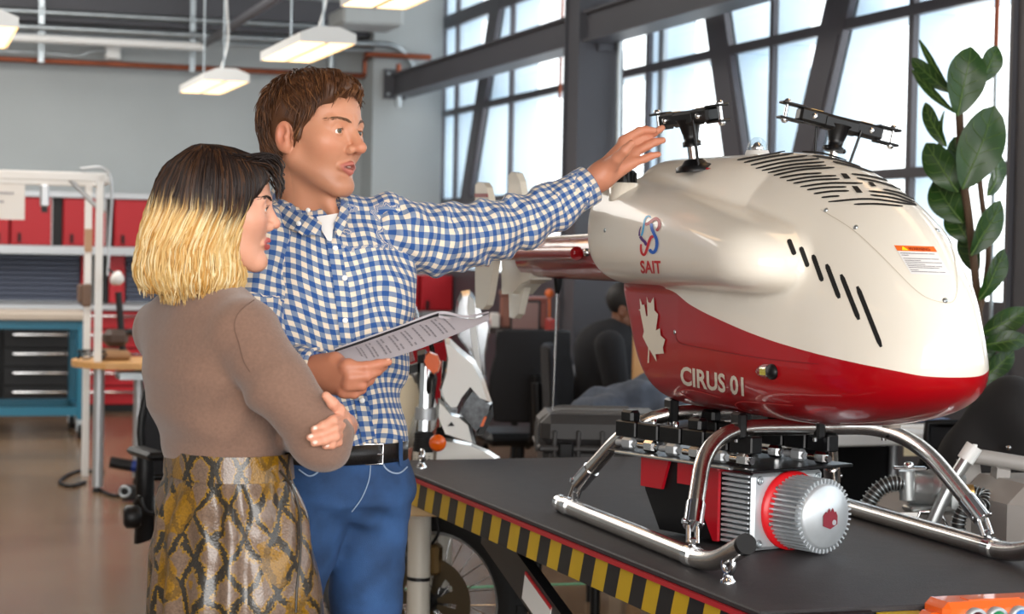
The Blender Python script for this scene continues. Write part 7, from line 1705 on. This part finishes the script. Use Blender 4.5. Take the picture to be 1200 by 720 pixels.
# hair: bob
def bob(p):
    q = hw.loc(p); x, y, z = q[..., 0], q[..., 1], q[..., 2]
    f = s_ell(q, (-0.016, 0, 0.040), (0.116, 0.094, 0.094))
    low = s_ell(q, (-0.062, 0, -0.080), (0.104, 0.108, 0.125)); f = smin(f, low, 0.06)
    f = smin(f, s_ell(q, (-0.062, 0, -0.13), (0.108, 0.112, 0.06)), 0.03)
    ay = np.abs(y)
    cut = s_ell(np.stack([x, ay * 0.25, z], -1), (0.118, 0.0, -0.052), (0.086, 0.2, 0.118))
    f = smax(f, -cut, 0.012)
    fr_ = s_ell(np.stack([x, ay * 0.25, z], -1), (0.106, 0, 0.03), (0.034, 0.2, 0.055)); f = smax(f, -fr_, 0.01)
    f = smax(f, -0.178 - z + 0.006 * np.sin(x * 90) + 0.05 * x * 0.0, 0.012)
    return (f + 0.0014 * np.sin(170 * x + 120 * y)) * hw.k
mw = sdf_mb(bob, o0 - [0.22, 0.18, 0.20], o0 + [0.17, 0.18, 0.16], 0.006, 1); nb = len(mw.v); Vb = hw.loc(np.array(mw.v))
dk, dk2, bl1, bl2, bl3 = L3((34, 22, 18)), L3((70, 44, 26)), L3((214, 178, 116)), L3((196, 146, 74)), L3((236, 214, 166))
def ombre(z, x, jit):
    t_ = np.clip((0.012 + jit - z - 0.12 * x) / 0.045, 0, 1); return t_ * t_ * (3 - 2 * t_)
tB = ombre(Vb[:, 2], Vb[:, 0], 0.008 * np.sin(Vb[:, 0] * 120 + Vb[:, 1] * 90)); wcol = (dk * 0.7 + dk2 * 0.3) * (1 - tB[:, None]) + (bl1 * 0.35 + bl2 * 0.65) * tB[:, None]
wcol = list(wcol)
cen = np.array([-0.035, 0, 0]); r_ = random.Random(5)
def surf(th, z):
    d = np.array([math.cos(th), math.sin(th), 0]); c0 = np.array([-0.03 - (0.03 if z < 0 else 0.0) * min(1, -z / 0.08 if z < 0 else 0), 0, z]); ts = np.linspace(0.01, 0.20, 60); v = bob(hw.w((0, 0, 0)) + ((c0 + ts[:, None] * d) * hw.k) @ hw.R.T)
    k = np.where((v[:-1] < 0) & (v[1:] >= 0))[0]
    return (c0 + d * ts[k[-1] + 1]) if len(k) else None
THS = np.linspace(-PI, PI, 120, endpoint=False); ZS = np.linspace(0.118, -0.176, 26); tab = [[surf(th, z) for z in ZS] for th in THS]
for k in range(3600):
    ti = r_.randrange(120); path = tab[ti]; i0 = r_.choice([0, 0, 1, 2, 3, 4, 6, 8, 10, 13, 16]); i1 = min(26, i0 + r_.randrange(9, 20)) if i0 < 14 else 26
    pts_ = []; jx = r_.uniform(-0.5, 0.5); wv = r_.uniform(0, 6.28); am = r_.uniform(0.0005, 0.003); off = r_.uniform(-0.002, 0.0035)
    for i in range(i0, i1):
        a = path[i]; b = tab[(ti + 1) % 120][i]
        if a is None or b is None: 
            if pts_: break
            continue
        c = a * (0.5 - jx) + b * (0.5 + jx); n = c - np.array([-0.04, 0, c[2]]); n /= np.linalg.norm(n) + 1e-6; tg = np.array([-n[1], n[0], 0])
        s_ = max(0, -c[2]) / 0.17; pts_.append(c + n * (off + 0.0025 * s_ * math.sin(wv + i * 0.9)) + tg * (am * 2.2 * s_ * math.sin(wv * 1.7 + i * 0.7)))
    if len(pts_) < 4: continue
    if pts_[-1][2] < -0.15: pts_.append(pts_[-1] + np.array([r_.uniform(-0.004, 0.006), r_.uniform(-0.004, 0.004), -r_.uniform(0.004, 0.02)]))
    jit = r_.gauss(0, 0.012); cb = [bl1, bl2, bl3, bl1][r_.randrange(4)]; cd = dk if r_.random() < 0.7 else dk2
    n = len(pts_); rr = [0.0015] * n; rr[0] = 0.0007; rr[-1] = 0.0003
    mw.tube([hw.w(q) for q in pts_], rr, 3, False)
    for q in pts_: t_ = float(ombre(q[2], q[0], jit)); wcol += [cd * (1 - t_) + cb * t_] * 3
for k in range(420):      # crown
    ti = r_.randrange(120); path = [q for q in tab[ti][:9] if q is not None]
    if len(path) < 5: continue
    c0 = np.array([-0.035 + r_.uniform(-0.02, 0.02), r_.uniform(-0.012, 0.012), 0.1345]); m1 = c0 * 0.5 + path[0] * 0.5 + np.array([0, 0, 0.004])
    pts_ = [c0, m1] + [q + (q - np.array([-0.03, 0, 0.03])) * 0.012 for q in path]; mw.tube([hw.w(q) for q in pts_], [0.0016] * (len(pts_) - 1) + [0.0004], 3, False); wcol += [dk if k % 3 else dk2] * (3 * len(pts_))
for k in range(110):      # lock swept forward over the brow
    a = np.array([0.03 + r_.uniform(-0.03, 0.03), -0.055 + r_.uniform(-0.02, 0.05), 0.118 - r_.uniform(0, 0.02)]); e = np.array([0.112 + r_.uniform(-0.012, 0.006), -0.01 + r_.uniform(-0.025, 0.03), 0.085 + r_.uniform(-0.035, 0.022)])
    pts_ = bez([a, a * 0.5 + e * 0.5 + [0.01, 0, 0.014], e, e + [0.002, 0.0, -r_.uniform(0.005, 0.03)]], 4); mw.tube([hw.w(q) for q in pts_], [0.0014] * (len(pts_) - 1) + [0.0003], 3, False); wcol += [dk if k % 3 else dk2] * (3 * len(pts_))
wo = obj('hair', mw, M_hair, wom); wo['label'] = 'blonde bob with dark brown roots'; vcol(wo, 'tint', np.array(wcol))
# sweater
M_knit = mat('taupe_knit', (124, 95, 80), 0.9, var=(180, 0.10), bump=(900, 0.3), sheen=0.3)
hemz = zy(265, 543, 3.75)
def sweater_f(p):
    f = wt.sdf(p); f = smin(f, s_cone(p, P(250, 372, 3.73), P(284, 388, 3.65), 0.065, 0.060), 0.045); f = smin(f, s_cone(p, P(232, 372, 3.80), P(196, 388, 3.89), 0.065, 0.060), 0.045)
    f = smin(f, s_chain(p, wsr, [0.064, 0.058, 0.052], 0.02), 0.014); f = smin(f, s_chain(p, wer, [0.052, 0.046, 0.034], 0.02), 0.018); f = smin(f, s_chain(p, wsl, [0.058, 0.052, 0.048, 0.038, 0.029], 0.02), 0.016)
    x, y, z = p[..., 0], p[..., 1], p[..., 2]
    f = f + 0.0035 * np.sin(60 * z - 70 * (x + 0.5)) * np.exp(-((x + 0.50) / 0.06) ** 2 - ((z - 1.17) / 0.12) ** 2) + 0.0028 * np.sin(75 * z + 18 * x) * np.exp(-((z - 1.10) / 0.07) ** 2) - 0.001
    f = f
    arm = s_chain(p, wsr, [0.075, 0.07, 0.09], 0.02)
    return smax(f, np.where(arm < 0.03, -9.0, hemz - z), 0.006)
sw = obj('sweater', sdf_mb(sweater_f, (-0.80, 3.44, 1.00), (-0.25, 4.2, 1.45), 0.0085, 1), M_knit, wom); sw['label'] = 'taupe fine-knit sweater'
sm2 = [snap(sweater_f, P(q[0], q[1], 3.5), vd) + [0, -0.0005, 0] for q in bez([np.array(a + (0.0,)) for a in ((291, 354), (275, 368), (270, 385), (276, 405), (282, 425), (290, 438))], 6)]
obj('shoulder_seam', MB().tube(sm2, 0.0012, 4), mat('knit_seam', (104, 80, 68), 0.9), sw)
# skirt
def skirt_mat():
    m = mat('snakeskin_print', (120, 100, 84), 0.34, coat=0.35); nt = m.node_tree; b = nt.nodes['Principled BSDF']; N_ = nt.nodes.new; K = nt.links.new
    at = N_('ShaderNodeAttribute'); at.attribute_name = 'cloth'
    nz = N_('ShaderNodeTexNoise'); nz.inputs['Scale'].default_value = 14; nz.inputs['Detail'].default_value = 2; K(at.outputs['Vector'], nz.inputs['Vector'])
    def mth(op, a, b_=None, c=None):
        n = N_('ShaderNodeMath'); n.operation = op
        for i, v in enumerate((a, b_, c)):
            if v is None: continue
            if hasattr(v, 'is_output') or hasattr(v, 'links'): K(v, n.inputs[i])
            else: n.inputs[i].default_value = v
        return n.outputs[0]
    sp = N_('ShaderNodeSeparateXYZ'); K(at.outputs['Vector'], sp.inputs[0])
    ns = N_('ShaderNodeSeparateColor'); K(nz.outputs['Color'], ns.inputs[0])
    u = mth('MULTIPLY_ADD', ns.outputs[0], 0.05, sp.outputs[0]); v = mth('MULTIPLY_ADD', ns.outputs[1], 0.06, sp.outputs[1])
    us = mth('MULTIPLY', u, 1 / 0.066); vs = mth('MULTIPLY', v, 1 / 0.095)
    a = mth('FRACT', mth('ADD', us, vs)); bb = mth('FRACT', mth('SUBTRACT', us, vs))
    da = mth('ABSOLUTE', mth('SUBTRACT', a, 0.5)); db = mth('ABSOLUTE', mth('SUBTRACT', bb, 0.5)); edge = mth('MAXIMUM', da, db)
    fine = N_('ShaderNodeTexVoronoi'); fine.inputs['Scale'].default_value = 260; K(at.outputs['Vector'], fine.inputs['Vector'])
    e2 = mth('MULTIPLY_ADD', fine.outputs['Distance'], 0.14, edge)
    dark = mth('GREATER_THAN', e2, 0.46)
    ylw = mth('MULTIPLY', mth('GREATER_THAN', e2, 0.40), mth('LESS_THAN', e2, 0.46))
    n3 = N_('ShaderNodeTexNoise'); n3.inputs['Scale'].default_value = 7.5; n3.inputs['Detail'].default_value = 3; K(at.outputs['Vector'], n3.inputs['Vector'])
    band = mth('GREATER_THAN', mth('MULTIPLY_ADD', n3.outputs['Fac'], 1.0, mth('MULTIPLY', mth('SINE', mth('MULTIPLY', sp.outputs[0], 24.0)), 0.13)), 0.60)
    def mixc(f, A, B):
        n = N_('ShaderNodeMix'); n.data_type = 'RGBA'; K(f, n.inputs[0])
        for i, c in ((6, A), (7, B)):
            if isinstance(c, tuple): n.inputs[i].default_value = lin(c)
            else: K(c, n.inputs[i])
        return n.outputs[2]
    c1 = mixc(ylw, (118, 96, 80), (150, 112, 22)); c2 = mixc(dark, c1, (48, 42, 34))
    half = mth('MULTIPLY', band, mth('SUBTRACT', 1.0, mth('MULTIPLY', dark, 0.45)))
    c3 = mixc(half, c2, (142, 102, 14)); 
    sc = mth('MULTIPLY_ADD', fine.outputs['Distance'], -0.5, 1.12); mg = N_('ShaderNodeVectorMath'); mg.operation = 'SCALE'; K(c3, mg.inputs[0]); K(sc, mg.inputs['Scale']); K(mg.outputs[0], b.inputs['Base Color'])
    bp = N_('ShaderNodeBump'); bp.inputs['Strength'].default_value = 0.25; bp.inputs['Distance'].default_value = 0.002; K(fine.outputs['Distance'], bp.inputs['Height']); K(bp.outputs['Normal'], b.inputs['Normal'])
    return m
M_snake = skirt_mat()
st_ = sect_px([(267, 526, 3.75, 0.142, 0.106, 120), (268, 560, 3.75, 0.146, 0.110, 120), (270, 600, 3.75, 0.166, 0.130, 120), (272, 640, 3.75, 0.178, 0.142, 120), (275, 690, 3.75, 0.188, 0.152, 118), (276, 760, 3.75, 0.192, 0.158, 118), (276, 850, 3.75, 0.198, 0.160, 118)])
zs0, zs1 = zy(270, 850, 3.75), zy(270, 527, 3.75)
rows = []; uvs = []
for i in range(64):
    z = zs1 + (zs0 - zs1) * i / 63; dn = (zs1 - z)
    r = []
    for k in range(97):
        a = -PI + 2 * PI * k / 96
        w = 0.009 * math.sin(9 * a + 3.5 * math.sin(2 * a)) * min(1, dn / 0.25) * (0.5 + 0.5 * math.sin(a * 2 + 1)) + 0.006 * math.sin(40 * z + 6 * math.sin(a * 3)) * math.exp(-((dn - 0.12) / 0.08) ** 2)
        da = abs(((a + 2.05 + PI) % (2 * PI)) - PI)   # pleat at the hip pocket
        w += 0.016 * math.exp(-(da / 0.10) ** 2) * min(1, max(0, (dn - 0.03) / 0.06)) - 0.012 * math.exp(-((da - 0.16) / 0.08) ** 2) * min(1, dn / 0.1)
        r.append(st_.pt(z, a, w)); uvs.append((a * 0.155, z))
    rows.append(r)
skm = MB().grid(rows); skirt = obj('skirt', skm, M_snake, wom); vuv(skirt, 'cloth', np.array(uvs)); skirt['label'] = 'glossy mustard and grey snakeskin-print skirt'
wbm = [[st_.pt(z, -PI + 2 * PI * k / 72, 0.004) for k in range(73)] for z in np.linspace(zs1, zs1 - 0.048, 6)]
wb = obj('waistband', MB().grid(wbm), M_snake, skirt); vuv(wb, 'cloth', np.array([(-PI * 0.155 + 0.31 * PI * k / 72 + 0.03, z + 0.02) for z in np.linspace(zs1, zs1 - 0.048, 6) for k in range(73)]))
pq_ = [(322, 562), (333, 578), (342, 600), (347, 630), (347, 665), (344, 700), (343, 730)]
def sk_f(p): return st_.sdf(p) - 0.012
pe = [snap(sk_f, P(q[0], q[1], 3.5), vd) for q in bez([np.array(a + (0.0,)) for a in pq_], 6)]
obj('pocket_edge', MB().tube(pe, 0.0025, 6), mat('lining_dark', (46, 40, 32), 0.4), skirt)
for e in (wl1, wl2):
    t0 = e[2] - uz * 0.05
    obj('shoe', sdf_mb(lambda p: smax(smin(s_cone(p, t0, t0 + np.array([0.14, 0.07, 0.0]), 0.042, 0.034), s_cone(p, t0, t0 + uz * 0.03, 0.042, 0.044), 0.03), 0.004 - p[..., 2], 0.004), t0 - [0.1, 0.1, 0.06], t0 + [0.24, 0.2, 0.1], 0.01, 1), M_black, wom)

# ================================================================== the man at work in the background
SD = 9.7
hs = Head(P(738, 364, SD), (0.94, -0.2, -0.28), 0.0, 1.0)
hip = np.array([P(704, 480, SD)[0], SD, 0.57]); chest = P(712, 412, SD); nk = P(728, 386, SD); kne = hip + np.array([0.42, -0.05, 0.0]); ft = kne + np.array([0.02, 0, -0.45])
def body_s(p):
    f = smin(hs.sdf(p), s_cone(p, hs.w((-0.02, 0, -0.05)), nk, 0.055, 0.06), 0.02); f = smin(f, s_cone(p, hip, chest, 0.11, 0.13), 0.05)
    for s in (-1, 1):
        o = np.array([0, s * 0.11, 0]); f = smin(f, s_chain(p, [hip + o, kne + o, ft + o - uz * 0.02], [0.075, 0.055, 0.04]), 0.03); f = smin(f, s_cone(p, ft + o - uz * 0.03, ft + o + [0.15, 0, -0.045], 0.04, 0.03), 0.02)
        o = np.array([0, s * 0.19, 0.04]); f = smin(f, s_chain(p, [chest + o, chest + o + [0.05, 0, -0.26], chest + o * [1, 0.7, 1] + [0.28, 0, -0.27]], [0.05, 0.042, 0.03]), 0.03); f = smin(f, s_ell(p, chest + o * [1, 0.7, 1] + [0.34, 0, -0.27], (0.06, 0.03, 0.02)), 0.02)
    return f
mbs = sdf_mb(body_s, (hip[0] - 0.3, SD - 0.45, 0.0), (hip[0] + 0.75, SD + 0.45, 1.4), 0.018, 1); sdf_mb(lambda p: smin(hs.sdf(p), s_cone(p, hs.w((-0.02, 0, -0.05)), nk, 0.055, 0.06), 0.02) - 0.001, hs.O - [0.17, 0.17, 0.2], hs.O + [0.17, 0.17, 0.16], 0.006, 1, mbs)
Vx = np.array(mbs.v); sit = solo('person', mbs, M_skin, 'person in black seated at a desk behind the helicopter', 'person'); vcol(sit, 'tint', hs.tint(Vx, (120, 78, 56), (110, 60, 50), (120, 74, 54), (30, 22, 20)))
hs.extras(sit, 1.0, mat('brow_dark', (44, 32, 28), 0.6))
def sitc(p):
    f = s_cone(p, hip, chest, 0.135, 0.155)
    f = smin(f, s_cone(p, chest, nk - uz * 0.02, 0.15, 0.075), 0.05)
    for s in (-1, 1):
        o = np.array([0, s * 0.19, 0.04]); f = smin(f, s_chain(p, [chest + o, chest + o + [0.05, 0, -0.26], chest + o * [1, 0.7, 1] + [0.28, 0, -0.27]], [0.072, 0.06, 0.045]), 0.03)
    return smax(f, hip[2] - 0.03 - p[..., 2], 0.01)
obj('sweater', sdf_mb(sitc, (hip[0] - 0.3, SD - 0.45, 0.45), (hip[0] + 0.55, SD + 0.45, 1.3), 0.018, 1), mat('sweater_black', (24, 25, 30), 0.9), sit)
def sitl(p):
    f = None
    for s in (-1, 1):
        o = np.array([0, s * 0.11, 0]); g = s_chain(p, [hip + o, kne + o, ft + o], [0.095, 0.07, 0.055]); f = g if f is None else smin(f, g, 0.03)
    return f
obj('trousers', sdf_mb(sitl, (hip[0] - 0.2, SD - 0.35, 0.02), (hip[0] + 0.65, SD + 0.35, 0.7), 0.018, 1), mat('trouser_black', (20, 20, 24), 0.9), sit)
def sith(p):
    q = hs.loc(p); f = s_ell(q, (-0.02, 0, 0.045), (0.112, 0.088, 0.095)); f = smax(f, (0.8 * q[..., 0] + 0.0 - q[..., 2]) * 0.75, 0.008)
    g = s_ell(q, (0.05, 0, -0.075), (0.05, 0.066, 0.05)); g = smax(g, q[..., 2] + 0.05, 0.01)
    return np.minimum(f, g)
oh = sdf_mb(sith, hs.O - [0.18, 0.18, 0.16], hs.O + [0.18, 0.18, 0.18], 0.007, 1); hh_o = obj('hair', oh, mat('hair_black', (16, 14, 14), 0.6), sit)
